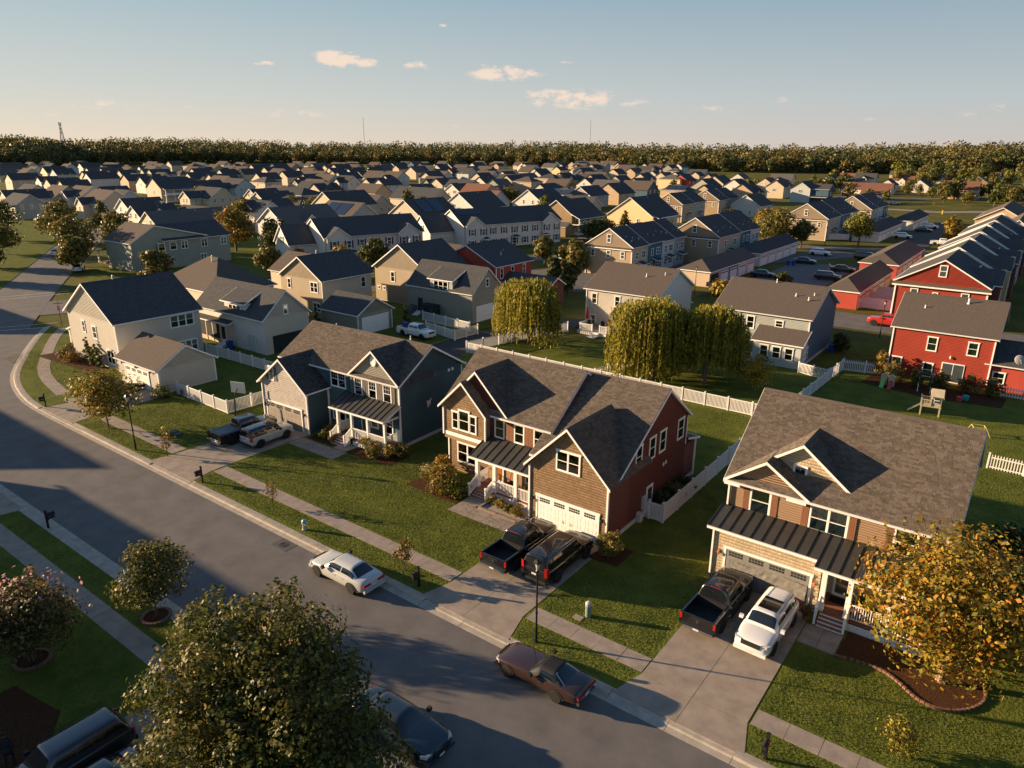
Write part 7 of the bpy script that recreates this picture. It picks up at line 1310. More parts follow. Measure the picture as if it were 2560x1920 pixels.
for kind, x, y, hd, pm, lab in (('suv', -45.4, 185.6, 0, WHITEP, 'white four-wheel drive at the garage block front'), ('big_suv', -34.6, 184.2, 0, BLACKP, 'black car left of the white one by the lane mouth'), ('saloon', -44.6, 170, .1, NAVYP, 'dark blue saloon on the court below the white four-wheel drive'), ('saloon', -35, 163.6, .2, CHARC, 'dark saloon beside the red garages, upper one'), ('suv', -35, 151.4, .15, NAVYP, 'dark hatchback beside the red garages, lower one'), ('suv', -36, 237, 0, WHITEP, 'white hatchback on the lane in front of blue bins'), ('suv', -34, 273, 0, WHITEP, 'white car by the farthest garage block'), ('saloon', -34, 260.5, 0, CHARC, 'dark saloon next to the white car by the far garages'), ('saloon', -29.7, 291.5, UP_, SILV, 'pale car at the far end of the lane'), ('pickup', -24.6, 226.5, .1, WHITEP, 'white pickup beside the small golden tree'), ('pickup', -47.3, 127.8, -.2, BLACKP, 'dark pickup at the open garage door'), ('saloon', -46.2, 146.6, .1, CHARC, 'dark car behind the blue rear roof'), ('saloon', -63.5, 379, .3, SILV, 'pale car on the far street'), ('suv', -19, 454, .4, NAVYP, 'dark car on the far road at the right edge'), ('saloon', -185.2, 71.2, R(150), WHITEP, 'white car driving towards us down the left street'), ('saloon', -158.6, 64.6, R(150), WHITEP, 'white car parked at the left street corner'), ('suv', -212, 83, R(150), SILV, 'car with bright headlamps far up the left street'), ('suv', -86.5, 139.5, R(60), WHITEP, 'white car on the curve behind the bronze trees'), ('suv', -112, 76.5, R(60), SILV, 'pale car behind the cream hip roof')):
    t = vehicle(kind, 'pickup_truck' if kind == 'pickup' else 'parked_car', lab, 'pickup' if kind == 'pickup' else 'car', x, y, hd, pm, group=FARC, z=.035, detail=False)
q = MB(); q.box(-1.6, -.2, -.5, .5, 0, .3); c_ = tag(ob('cargo_box', MB().box(-.6, .6, -.6, .6, 0, .35).mesh('cargo_box', DECKW), None, (-69.3, 68.6, .74)), 'brown boxed load lying in the white pickup bed', 'box')
tag(ob('storage_tub', MB().prism([(-.35, -.3), (.35, -.3), (.4, .3), (-.4, .3)], 'z', 0, .5).mesh('storage_tub', M('blue_plastic', (.01, .06, .25), rough=.45)), None, (-70.0, 69.1, 1.1)), 'blue tub on top of the white pickup load', 'tub')

# ------------------------------------------------------------------ fences
VINYL = M('vinyl_white', (.62, .61, .60), rough=.5, var=.05, scale=2); BLUEP = MATS['blue_plastic']; _fm = {}
def fence(label, pts, h=1.35, sp=.145, post=2.4, style='picket', group='white vinyl fences', gate=None, z=.08):
    t = thing('fence', label, 'fence', (*pts[0], z), 0, group); o0 = Vector((*pts[0], 0))
    k = ('p', h)
    if k not in _fm:
        _fm[k] = MB().box(-.035, .035, -.012, .012, .06, h).mesh('picket', VINYL); _fm[('o', h)] = MB().box(-.065, .065, -.065, .065, -.1, h+.12).box(-.085, .085, -.085, .085, h+.12, h+.15).mesh('post', VINYL)
        _fm[('q', h)] = MB().prism([(-.038, .05), (.038, .05), (.038, h-.05), (0, h+.06), (-.038, h-.05)], 'y', -.012, .012).mesh('picket', VINYL)
    for i, (a, b) in enumerate(zip(pts, pts[1:])):
        a = Vector((*a, 0))-o0; b = Vector((*b, 0))-o0; d = b-a; n = max(1, round(d.length/post)); ang = math.atan2(d.y, d.x)
        for j in range(n+(1 if i == len(pts)-2 else 0)): ob('post', _fm[('o', h)], t, a+d*(j/n), ang)
        for zz in (.12, h-.04) if style != 'open' else (.2, h-.25):
            m = MB(); m.bar(a+Vector((0, 0, zz)), b+Vector((0, 0, zz)), .05, .09); m.build('rail', VINYL, t)
        if style == 'panel':
            s = d/n
            for j in range(n):
                kk = ('w', h, round(s.length, 1))
                if kk not in _fm:
                    m = MB(); ln = s.length-.14; q = max(1, int(ln/.28))
                    for c in range(q): m.box(.07+ln*c/q+.006, .07+ln*(c+1)/q-.006, -.012, .012, .1, h-.06)
                    _fm[kk] = m.mesh('panel', VINYL)
                ob('panel', _fm[kk], t, a+s*j, ang)
        else:
            q = int(d.length/sp)
            for j in range(1, q): ob('picket', _fm[('q' if style == 'open' else 'p', h)], t, a+d*(j/q), ang)
    return t
fence('white picket fence of the corner house front yard', [(-70.3, 36.0), (-61.0, 35.85), (-60.7, 46.4)], 1.3)
fence('white fence behind the corner house lawn', [(-82.0, 46.4), (-60.8, 46.7)], 1.3, .16)
fence('white fence row behind the white pickup, farther one', [(-73.4, 76.1), (-63.4, 75.1)], 1.35, .16)
fence('white fence corner beside the white pickup', [(-68.6, 71.7), (-62.1, 70.4), (-61.8, 74.9)], 1.3, .16)
fence('white fence along the alley under the left willow', [(-57.0, 66.9), (-54.7, 77.2), (-52.6, 83.6)], 1.35, .15)
fence('long white picket fence behind the middle back lawns', [(-56.9, 66.7), (-18.1, 66.6)], 1.35, .135)
fence('white fence between the two rear yards by the biggest willow', [(-38.3, 66.8), (-37.0, 79)], 1.3, .2)
fence('white privacy fence between brown house and tan house', [(-18.15, 42.0), (-18.15, 66.4)], 1.45, style='panel')
g = thing('gate', 'white slatted side gate with black hinges by the dark red wall', 'gate', (-19.65, 42.0, .08), 0)
for x in (0, .42, 1.42): ob('post', _fm[('o', 1.35)], g, (x, 0, 0))
for zz in (.14, 1.2): MB().box(.48, 1.36, -.02, .02, zz, zz+.1).build('rail', VINYL, g)
for i in range(8): ob('slat', _fm[('p', 1.35)], g, (.54+i*.11, 0, 0))
for i in range(3): ob('slat', _fm[('p', 1.35)], g, (.1+i*.11, 0, 0))
MB().bar((.5, -.03, .2), (1.34, -.03, 1.2), .06, .02).build('brace', VINYL, g)
for zz in (.2, 1.15): MB().box(.36, .56, -.045, -.02, zz, zz+.06).build('hinge', DARKM, g)
fence('white picket fence with open tops right of the tan house', [(-1.0, 66.6), (9, 66.4)], 1.25, .2, style='open')
fence('white fence and gate beside the blue rear house', [(-21.1, 83.9), (-17.6, 82.9)], 1.25, .16); fence('white fence running back between blue and red rear houses', [(-18.05, 66.8), (-17.3, 88.0)], 1.3, .2)
fence('white scalloped picket fence left of the red rear house', [(-17.2, 88.1), (-12.6, 88.9)], 1.35, .18, style='open'); fence('white picket fence right of the red garden', [(-1.6, 88.6), (7, 88.4)], 1.2, .25, style='open')
for i, y in enumerate((127, 133, 139)): fence(f'tall white yard screen between red garages and red terrace, {ORD[i+1]} from the street', [(-23.6, y), (-18.6, y)], 1.8, style='panel', group='tall white yard screens')
fence('white yard fence at the beige terrace flank', [(-51.9, 219), (-47.2, 222), (-47.2, 236)], 1.7, style='panel', post=3, group='tall white yard screens'); fence('white fence of the alley bend by the dark trees', [(-135, 112), (-120, 122)], 1.2, .5); fence('white fence before the cream house at the alley', [(-110, 78), (-100, 82)], 1.2, .4)
IRON = thing('railing', 'black iron railing beside the cream garage block', 'railing', (-56, 118.5, 0))
for i in range(60): ob('bar', (_fm.get('ib') or _fm.setdefault('ib', MB().box(-.02, .02, -.02, .02, 0, 1.2).mesh('bar', DARKM))), IRON, (i*.17, 0, 0))
for zz in (.15, 1.15): MB().box(0, 10.1, -.02, .02, zz, zz+.05).build('rail', DARKM, IRON)
# ------------------------------------------------------------------ street furniture
LAMPG = M('lamp_panel', (.55, .5, .42), rough=.3, var=.05)
def lamp(label, x, y, h=5.0, z=.1):
    t = thing('street_lamp', label, 'street lamp', (x, y, z), 0, 'black street lamps'); m = MB(); m.tube([(0, 0, 0), (0, 0, .9), (0, 0, 1.0), (0, 0, h-.75)], [.085, .075, .055, .045], 10); m.tube([(0, 0, h*.35), (0, 0, h*.35+.12)], .07, 10); m.build('pole', DARKM, t)
    m = MB(); m.lathe([(.05, h-.75), (.09, h-.7), (.1, h-.66), (.06, h-.6)], n=8); m.build('collar', DARKM, t); m = MB(); m.lathe([(.09, h-.6), (.19, h-.2)], n=6); m.build('lantern', LAMPG, t)
    m = MB(); m.lathe([(.23, h-.2), (.2, h-.14), (.1, h-.03), (.03, h), (.02, h+.09)], n=6)
    for i in range(6): a = 2*PI*i/6; m.bar((.09*math.cos(a), .09*math.sin(a), h-.6), (.19*math.cos(a), .19*math.sin(a), h-.2), .02)
    m.build('cap', DARKM, t); return t
lamp('black street lamp on the verge above the classic coupe', -17.9, 26.3); lamp('black street lamp beside the yellowing tree, left verge', -59.4, 26.1); lamp('black street lamp in front of the red pickup', -17.0, 107.6, 5.2, .1)
lamp('black street lamp at the cream garage corner', -49.6, 120.5, 5, 0); lamp('black street lamp before the grey double house', -136.5, 65, 5, 0); lamp('small street lamp on the verge by the parking court', -49.5, 206, 5, 0); lamp('street lamp by the yellow field, left one', -31, 365, 6.5, 0); lamp('street lamp by the far road, right one', -12, 430, 7, 0)
def mailbox(label, x, y, rz=0, paper=True):
    t = thing('mailbox', label, 'mailbox', (x, y, .1), rz, 'black post mailboxes'); MB().box(-.06, .06, -.06, .06, -.05, 1.32).box(-.075, .075, -.075, .075, 1.32, 1.36).build('post', DARKM, t)
    m = MB(); m.prism([(-.1, .86), (.1, .86), (.1, 1.0), (.07, 1.07), (0, 1.1), (-.07, 1.07), (-.1, 1.0)], 'y', -.52, .02); b = m.build('box', DARKM, t); MB().box(-.1, .1, -.53, -.522, .87, 1.05).build('door', BLKPL, b); MB().box(.1, .115, -.2, -.18, .98, 1.16).build('flag', TAILR, b)
    MB().bar((0, -.06, .55), (0, -.42, .86), .05).build('brace', DARKM, t)
    if paper: MB().box(-.09, .09, -.5, -.08, .66, .8).build('paper_tube', DARKM, t)
mailbox('black mailbox at the corner house drive', -76.9, 26.0); mailbox('black mailbox left of the sunlit lawn, by the blue house drive', -49.2, 26.1); mailbox('black mailbox behind the pale saloon', -26.3, 26.2); mailbox('black mailbox at the bottom right verge', -5.7, 26.0); mailbox('black mailbox on the near side verge, left', -51.0, 15.9, PI); mailbox('black mailbox half hidden by the big tree', -32.6, 15.9, PI)
t = thing('fire_hydrant', 'silver fire hydrant with pale blue cap on the verge', 'hydrant', (-37.1, 26.3, .1)); m = MB(); m.lathe([(.17, 0), (.17, .05), (.12, .07), (.12, .5), (.16, .52), (.16, .56)], n=12); m.build('barrel', M('hydrant_silver', (.45, .46, .46), rough=.4, metal=.4), t); m = MB(); m.lathe([(.15, .56), (.14, .66), (.08, .74), (.03, .76), (.03, .82)], n=12); m.build('bonnet', M('hydrant_blue', (.14, .35, .48), rough=.4), t)
for a in (0, PI/2, PI): m = MB(); m.lathe([(.05, .1), (.07, .16), (.07, .2)], n=8, axis='x'); o = ob('nozzle', m.mesh('nozzle', MATS['hydrant_silver']), t, (0, 0, .42), a)
t = thing('pedestal', 'grey green utility pedestal on the sunlit lawn', 'utility pedestal', (-16.85, 29.85, .1)); m = MB(); m.lathe([(.17, 0), (.17, .72), (.16, .75)], n=14); m.build('body', M('pedestal_green', (.16, .22, .18), rough=.5), t); m = MB(); m.lathe([(.175, .7), (.18, .86), (.13, .93), (.02, .96)], n=14); m.build('cap', M('pedestal_cap', (.4, .38, .34), rough=.5), t)
tag(MB().box(-17.5, -16.95, 29.2, 29.6, .09, .13).build('meter_cover', CONC), 'flat concrete meter cover beside the pedestal', 'cover'); 
t = thing('utility_box', 'low green utility box on the shaded corner lawn', 'utility box', (-59.8, 29.9, .1)); MB().box(-.45, .1, -.3, .3, 0, .4).build('body', M('utility_green', (.06, .085, .07), rough=.6), t); MB().box(.15, .6, -.3, .25, 0, .3).build('cover', MATS['utility_green'], t)
t = thing('manhole_cover', 'round iron cover in a concrete collar by the kerb', 'manhole cover', (-36.7, 24.35, .004)); MB().box(-.75, .75, -.5, .5, 0, .006).build('collar', M('collar_dark', (.075, .07, .066), rough=.9, var=.2), t); m = MB(); m.lathe([(.33, .006), (.33, .012), (.001, .012)], n=20); c_ = m.build('lid', M('iron', (.03, .028, .027), rough=.6, var=.3), t)
for r_ in (.12, .22, .3): m = MB(); m.lathe([(r_-.015, .011), (r_-.012, .016), (r_+.012, .016), (r_+.015, .011)], n=20); m.build('rib', MATS['iron'], c_)
# stop sign with street blades
def octagon(r): return [(r*math.cos(PI/8+i*PI/4), r*math.sin(PI/8+i*PI/4)) for i in range(8)]
def text(s, size, mat, parent, loc, rot, name='lettering'):
    cu = bpy.data.curves.new(name, 'FONT'); cu.body = s; cu.size = size; cu.align_x = 'CENTER'; cu.align_y = 'CENTER'; cu.extrude = .003; cu.materials.append(mat); o = bpy.data.objects.new(name, cu); me = bpy.data.meshes.new_from_object(o); bpy.data.objects.remove(o); return ob(name, me, parent, loc, rot)
SIGNR = M('sign_red', (.36, .01, .012), rough=.4, var=.05); SIGNW = M('sign_white', (.72, .72, .72), rough=.4, var=.03); SIGNY = M('sign_yellow', (.75, .48, .03), rough=.4, var=.05); SIGNG = M('sign_green', (.25, .32, .3), rough=.4)
def stop_sign(label, x, y, rz):
    t = thing('stop_sign', label, 'stop sign', (x, y, .08), rz); MB().box(-.03, .03, -.02, .02, 0, 3.3).build('post', DARKM, t); m = MB(); m.prism(octagon(.39), 'y', -.045, -.03); m.v = [(a, b, c+2.75) for a, b, c in m.v]; f = m.build('plate', SIGNW, t); m = MB(); m.prism(octagon(.36), 'y', -.052, -.044); m.v = [(a, b, c+2.75) for a, b, c in m.v]; m.build('face', SIGNR, f); text('STOP', .3, SIGNW, f, (0, -.056, 2.75), (PI/2, 0, 0))
    for k, a in enumerate((0, PI/2)): ob('street_blade', MB().box(-.55, .55, -.008, .008, 0, .16).mesh('street_blade', SIGNG), t, (0, 0, 3.32+k*.18), a+.6)
stop_sign('red stop sign with street name blades at the left corner', -110.3, 41.4, R(20)); stop_sign('red stop sign behind the small red house at the curve', -78.5, 121, R(30))
for lab, x, y, h_ in (('yellow diamond warning sign by the far street', -44, 352, 3.6),): t = thing('warning_sign', lab, 'road sign', (x, y, 0), R(25)); MB().box(-.04, .04, -.03, .03, 0, h_).build('post', CHROME, t); m = MB(); m.prism([(-.8, 0), (0, -.8), (.8, 0), (0, .8)], 'y', -.06, -.03); m.v = [(a, b, c+h_-.5) for a, b, c in m.v]; m.build('plate', SIGNY, t)
t = thing('fire_hydrant', 'yellow hydrant marker post beside the far street', 'hydrant', (-38.5, 336, 0)); MB().box(-.15, .15, -.15, .15, 0, 1.6).build('barrel', SIGNY, t)
# basketball hoop
t = thing('basketball_hoop', 'basketball hoop with clear backboard beside the blue house drive', 'basketball hoop', (-58.7, 35.4, .1), R(200)); MB().prism([(-.5, -.35), (.5, -.35), (.35, .45), (-.35, .45)], 'z', 0, .16).build('base', BLKPL, t); m = MB(); m.bar((0, .2, .1), (0, .1, 2.6), .1); m.bar((0, .1, 2.5), (0, -.5, 3.0), .07); m.build('pole', DARKM, t)
b_ = MB().box(-.75, .75, -.56, -.53, 2.6, 3.6).build('backboard', M('backboard_clear', (.42, .44, .42), rough=.15, var=.05), t); m = MB()
for a0, a1, c0, c1 in ((-.78, .78, 2.56, 2.62), (-.78, .78, 3.58, 3.64), (-.78, -.72, 2.62, 3.58), (.72, .78, 2.62, 3.58), (-.3, .3, 2.75, 2.79), (-.3, .3, 3.15, 3.19), (-.3, -.26, 2.79, 3.15), (.26, .3, 2.79, 3.15)): m.box(a0, a1, -.575, -.56, c0, c1)
m.build('border', SIGNW, b_); m = MB(); m.tube([(.23*math.cos(i*PI/8), -.82+.23*math.sin(i*PI/8), 2.75) for i in range(17)], .012, 5, False); m.build('rim', COPPER, t)
# wheeled bins
def bin_(label, x, y, mat, rz=0, z=.06, group='wheeled bins'):
    t = thing('wheeled_bin', label, 'bin', (x, y, z), rz, group); m = MB(); i = 0; m.v = [(-.24, -.26, .05), (.24, -.26, .05), (.24, .26, .05), (-.24, .26, .05), (-.31, -.36, 1.0), (.31, -.36, 1.0), (.31, .36, 1.0), (-.31, .36, 1.0)]; m.f = [(3, 2, 1, 0), (4, 5, 6, 7), (0, 1, 5, 4), (1, 2, 6, 5), (2, 3, 7, 6), (3, 0, 4, 7)]; m.build('body', mat, t); MB().prism([(-.4, 1.0), (.38, 1.0), (.36, 1.06), (.2, 1.11), (-.34, 1.08)], 'x', -.33, .33).build('lid', mat, t)
    for s in (1, -1): m = MB(); m.lathe([(.1, -.03), (.1, .03)], n=10, axis='x'); ob('wheel', m.mesh('wheel', TYRE), t, (s*.27, .3, .1))
BRNP = M('bin_brown', (.04, .028, .022), rough=.6)
bin_('blue wheeled bin at the screened porch corner', -81.6, 49.4, BLUEP); bin_('brown wheeled bin by the white deck', -45.9, 84.6, BRNP); bin_('blue wheeled bin next to the brown one', -45.1, 84.6, BLUEP); bin_('second blue bin, right of the first by the willow', -44.3, 84.7, BLUEP); bin_('blue wheeled bin at the blue house flank', -20.4, 95.6, BLUEP)
for i, (x, y) in enumerate(((-46.8, 165), (-45.8, 165.6), (-38.8, 246), (-38.6, 248))): bin_(('left blue bin of the pair by the second garage block', 'right blue bin of the pair by the second garage block', 'nearer blue bin before the pale garage block', 'farther blue bin before the pale garage block')[i], x, y, BLUEP, group='blue bins at the garages')
# garage door cover, porch things
m = MB(); NX, NZ = 34, 14; rr = random.Random(4)
for j in range(NZ):
    for i in range(NX):
        u, v = i/(NX-1), j/(NZ-1); fold = .035*math.sin(u*46+2*math.sin(v*5+u*9))+.03*math.sin(u*19-v*6)*(1-v)+.02*rr.uniform(-1, 1); m.v.append((-11.75+4.3*u+.02*math.sin(v*9), 37.78-abs(fold), .14+1.5*v*(1-.04*math.sin(u*7))))
m.f = [(j*NX+i, j*NX+i+1, (j+1)*NX+i+1, (j+1)*NX+i) for j in range(NZ-1) for i in range(NX-1)]
tag(m.build('door_cover', M('cloth_grey', (.2, .19, .17), rough=.85, var=.25, scale=3), smooth=True), 'crumpled grey sheet hanging over the tan house garage door', 'sheet')
def pot(label, x, y, z, r, leaf, seed, potm, h=.9, n=220):
    t = thing('potted_plant', label, 'plant', (x, y, z)); m = MB(); m.lathe([(.13, 0), (.2, .3), (.22, .32), (.18, .31)], n=12); m.build('pot', potm, t); rg = np.random.default_rng(seed); P, nr = crown_points(crown_blobs(.3, h, r, 6, rg), n, rg, .2); V, F = leaf_quads(P, .12, nr, rg); ob('foliage', npmesh('foliage', V, F, mat=leaf), t)
TERRA = M('terracotta', (.25, .09, .05), rough=.8); pot('leafy green potted plant behind the tan house porch rail', -4.5, 38.4, .7, .5, LF_GREEN, 1, TERRA, 1.35, 420); pot('dark potted shrub farther right on the tan porch', -3.0, 38.7, .7, .4, LF_DARK, 2, BLKPL, 1.1); pot('potted plant at the foot of the tan house steps', -7.1, 36.9, .12, .38, LF_BRN, 3, DECKW, 1.0, 200); pot('potted plant on the brown house porch', -27.3, 38.6, .56, .3, LF_PALE, 4, BLKPL, 1.0)
tag(MB().box(-6.4, -5.3, 38.55, 39.2, .703, .72).build('door_mat', M('mat_black', (.02, .018, .016), rough=1)), 'dark door mat at the tan house door', 'mat')
t = thing('armchair', 'red cushioned porch chair on the brown house porch', 'chair', (-26.5, 38.4, .56), R(-10)); RC = M('cushion_red', (.5, .02, .02), rough=.85); MB().box(-.36, .36, -.34, .34, .28, .44).build('seat', RC, t); MB().prism([(-.3, .44), (-.42, 1.0), (-.26, 1.02), (-.16, .44)], 'x', -.36, .36).build('cushion', RC, t)
for s in (-1, 1):
    MB().box(s*.38-.03, s*.38+.03, -.35, .35, .5, .56).build('arm', DARKM, t)
    for yy in (-.3, .3): MB().box(s*.36-.025, s*.36+.025, yy-.025, yy+.025, 0, .5).build('leg', DARKM, t)
t = thing('hanging_chair', 'red framed hanging chair on the brown house porch', 'chair', (-28.7, 38.6, .56)); m = MB()
for a, b in (((-.5, 0, 0), (0, .1, 1.8)), ((.5, 0, 0), (0, .1, 1.8)), ((0, .5, 0), (0, .1, 1.8))): m.bar(a, b, .05)
m.build('frame', RC, t); m = MB(); m.lathe([(.05, .25), (.38, .4), (.46, .7), (.44, .72), (.35, .45), (.05, .3)], n=14); m.build('seat', BLKPL, t)
t = thing('bench', 'black slatted bench on the blue house porch', 'bench', (-42.9, 40.5, .7), R(1.6)); MB().box(-.7, .7, -.2, .2, .4, .44).build('seat', DARKM, t)
for i in range(8): MB().box(-.66+i*.18, -.58+i*.18, .18, .21, .44, .85).build('slat', DARKM, t)
for s in (-.6, .6): MB().box(s-.03, s+.03, -.18, .2, 0, .4).build('leg', DARKM, t)
m = MB(); tag(MB().prism([(-.2, .05), (.15, .3), (.3, .85), (.02, .62), (-.32, .75), (-.22, .4)], 'x', 0, .04).build('sun_catcher', M('pale_ornament', (.5, .47, .42), rough=.6), loc=(-40.92, 42.85, 3.25)), 'pale star shaped ornament on the blue side wall', 'ornament')
def ac(label, x, y, s=.8):
    t = thing('air_conditioner', label, 'air conditioner', (x, y, .08), 0, 'air conditioning units'); MB().box(-s/2, s/2, -s/2, s/2, 0, s).build('casing', M('ac_grey', (.12, .13, .13), rough=.6), t); m = MB(); m.lathe([(s*.4, s), (s*.4, s+.03), (.02, s+.04)], n=12); m.build('fan_guard', DARKM, t)
    for i in range(6): MB().box(-s/2-.01, s/2+.01, -s/2-.01, s/2+.01, .1+i*.11, .13+i*.11).build('louvre', DARKM, t)
ac('air conditioner in the shade behind the blue house corner', -38.9, 47.3); ac('large grey unit by the beige house steps', -78.0, 78.4, 1.3); ac('air conditioner by the dark red wall', -19.1, 45.9, .75)
t = thing('shed', 'dark green garden shed box beside the beige house wing', 'shed', (-73.6, 77.9, .06)); MB().box(-1.3, 1.3, -.7, .7, 0, 2.0).build('wall', M('shed_dark', (.02, .04, .042), rough=.7), t); MB().box(-1.4, 1.4, -.8, .8, 2.0, 2.1).build('roof', BLKPL, t); MB().box(-.5, .5, -.72, -.7, .1, 1.8).build('door', BLKPL, t)
# white deck furniture
def chair(label, x, y, z, mat, rz):
    t = thing('deck_chair', label, 'chair', (x, y, z), rz, 'chairs on the white deck'); MB().box(-.3, .3, -.3, .3, .38, .44).build('seat', mat, t); MB().prism([(-.25, .4), (.25, .4), (.3, .9), (.15, 1.1), (-.15, 1.1), (-.3, .9)], 'y', .26, .32).build('backrest', mat, t)
    for a in (-.26, .26):
        for b in (-.26, .26): MB().box(a-.03, a+.03, b-.03, b+.03, 0, .4).build('leg', mat, t)
chair('dark chair with round back on the white deck', -48.9, 86.6, .5, BLKPL, 0); chair('tan rounded chair on the white deck', -48.0, 86.8, .5, TERRA, .2); chair('black chair by the white deck rail', -50.6, 86.4, .5, BLKPL, 1.2)
t = thing('patio_table', 'dark patio table on the white deck', 'table', (-49.9, 85.6, .5)); MB().box(-.7, .7, -.45, .45, .68, .73).build('table_top', BLKPL, t)
for a in (-.6, .6):
    for b in (-.35, .35): MB().box(a-.03, a+.03, b-.03, b+.03, 0, .68).build('leg', BLKPL, t)
t = thing('parasol', 'closed red parasol standing on the white deck', 'parasol', (-51.6, 87.1, .4)); MB().tube([(0, 0, 0), (0, 0, 2.8)], .03, 6).build('pole', BLKPL, t); m = MB(); m.lathe([(.05, 2.75), (.12, 2.5), (.2, 1.6), (.22, 1.1), (.08, 1.05)], n=9); m.build('canopy', RC, t)
t = thing('gazebo', 'small brown patio canopy by the blue rear house', 'canopy', (-29.9, 86.1, .45)); shed(t, -1.3, 1.3, -.8, .8, 2.1, 2.5, M('canvas_brown', (.14, .1, .07), rough=.9), 'F', th=.04, name='roof', gut=False)
for a in (-1.2, 1.2):
    for b in (-.7, .7): MB().box(a-.03, a+.03, b-.03, b+.03, 0, 2.2).build('leg', BLKPL, t)
# red house garden
struct(MB().prism([(-14.5, 84.5), (-8, 83.2), (-1.2, 84.2), (-1.0, 88), (-14.0, 88.4)], 'z', .0, .14).build('garden_bed', MULCH)); PLA = M('toy_beige', (.5, .42, .27), rough=.5)
t = thing('playhouse', 'raised beige toy playhouse on legs with a little balcony, on the red house lawn', 'playhouse', (-6.8, 77.9, .1), R(8)); BW = M('toy_wood', (.44, .37, .25), rough=.6)
for a in (-.8, .8):
    for b in (-.6, .6): MB().box(a-.06, a+.06, b-.06, b+.06, 0, 1.0 if a < 0 else 1.0).build('leg', BW, t)
MB().box(-.9, .9, -.68, .68, .9, 1.0).build('floor', BW, t); w_ = MB().box(0, .85, -.6, .6, 1.0, 2.1).build('wall', BW, t); gable(t, 0, .85, -.6, .6, 2.05, 2.65, 'x', ov=.15, rk=.12, wall=BW, roof=BW, walls=True, cap=False, gutter=False, z0=2.05, th=.05, trim=BW)
wd = MB().box(.2, .65, -.64, -.6, 1.35, 1.95).build('window', SIGNW, w_)
for a in (.24, .45):
    for c in (1.39, 1.69): MB().box(a, a+.17, -.65, -.638, c, c+.22).build('pane', INSIDE, wd)
railing(t, (-.85, -.62), (-.05, -.62), 1.0, .6, .12, BW); railing(t, (-.85, .62), (-.05, .62), 1.0, .6, .12, BW); MB().bar((-.9, 0, .95), (-1.9, 0, .1), .5, .05).build('slide', BW, t)
t = thing('climbing_frame', 'pale yellow metal climbing frame on the sunlit lawn', 'climbing frame', (-2.4, 74.6, .1), .3); m = MB(); YM = M('frame_yellow', (.5, .42, .14), rough=.5)
for a, b in (((-.9, -.5, 0), (-.5, -.4, .8)), ((.9, -.5, 0), (.5, -.4, .8)), ((-.9, .5, 0), (-.5, .4, .8)), ((.9, .5, 0), (.5, .4, .8)), ((-.5, -.4, .8), (.5, -.4, .8)), ((-.5, .4, .8), (.5, .4, .8)), ((-.5, -.4, .8), (-.5, .4, .8)), ((.5, -.4, .8), (.5, .4, .8)), ((-.7, -.45, .4), (.7, -.45, .4)), ((-.7, .45, .4), (.7, .45, .4))): m.bar(a, b, .06)
m.build('frame', YM, t)
for lab, x, y, c in (('green and beige toy slide in the garden bed', -12.3, 84.6, (.18, .45, .1)), ('red toy slide in the garden bed', -11.5, 84.4, (.45, .04, .04))): t = thing('toy_slide', lab, 'toy', (x, y, .12)); mm = M('toy_'+lab[:5].strip(), c, rough=.5); MB().prism([(-.7, 0), (-.6, .06), (.3, .7), (.4, .7), (.4, .62), (-.5, 0)], 'x', -.2, .2).build('chute', mm, t); MB().box(-.3, .3, .35, .75, 0, 1.1).build('tower', PLA, t); MB().prism([(-.35, 1.1), (0, 1.4), (.35, 1.1)], 'y', .3, .8).build('roof', PLA, t)
for i, (x, y, c, lab) in enumerate(((-6.9, 84.6, (.02, .07, .25), 'blue garden tub at the red house patio'), (-4.4, 84.8, (.02, .3, .3), 'turquoise bucket in the garden bed'), (-4.9, 84.0, (.45, .05, .06), 'red toy table in the garden bed'))): m = MB(); m.lathe([(.25, 0), (.32, .5), (.28, .5)], n=10); tag(ob('tub', m.mesh('tub', M('tub_colour_'+('blue', 'teal', 'red')[i], c, rough=.5)), None, (x, y, .12)), lab, 'tub')
t = thing('arbour', 'white garden arbour wrapped in vines before the red house', 'arbour', (-8.3, 84.9, .1))
for s in (-.6, .6): MB().box(s-.04, s+.04, -.04, .04, 0, 2.1).build('post', WHITE, t)
MB().box(-.75, .75, -.05, .05, 2.1, 2.2).build('beam', WHITE, t); rg = np.random.default_rng(9); P, nr = crown_points([(-.6, 0, 1.3, .35, .3, .9), (.6, 0, 1.3, .35, .3, .9), (0, 0, 2.1, .8, .35, .35)], 500, rg, .3); V, F = leaf_quads(P, .13, nr, rg); ob('vine', npmesh('vine', V, F, mat=LF_DARK), t)
tag(MB().tube([(.35*math.cos(i*PI/8), 0, .45+.35*math.sin(i*PI/8)) for i in range(17)], .07, 7, False).build('hose_reel', BLKPL, loc=(-25.4, 84.9, .35)), 'black hose coil on the blue sunroom wall', 'hose')
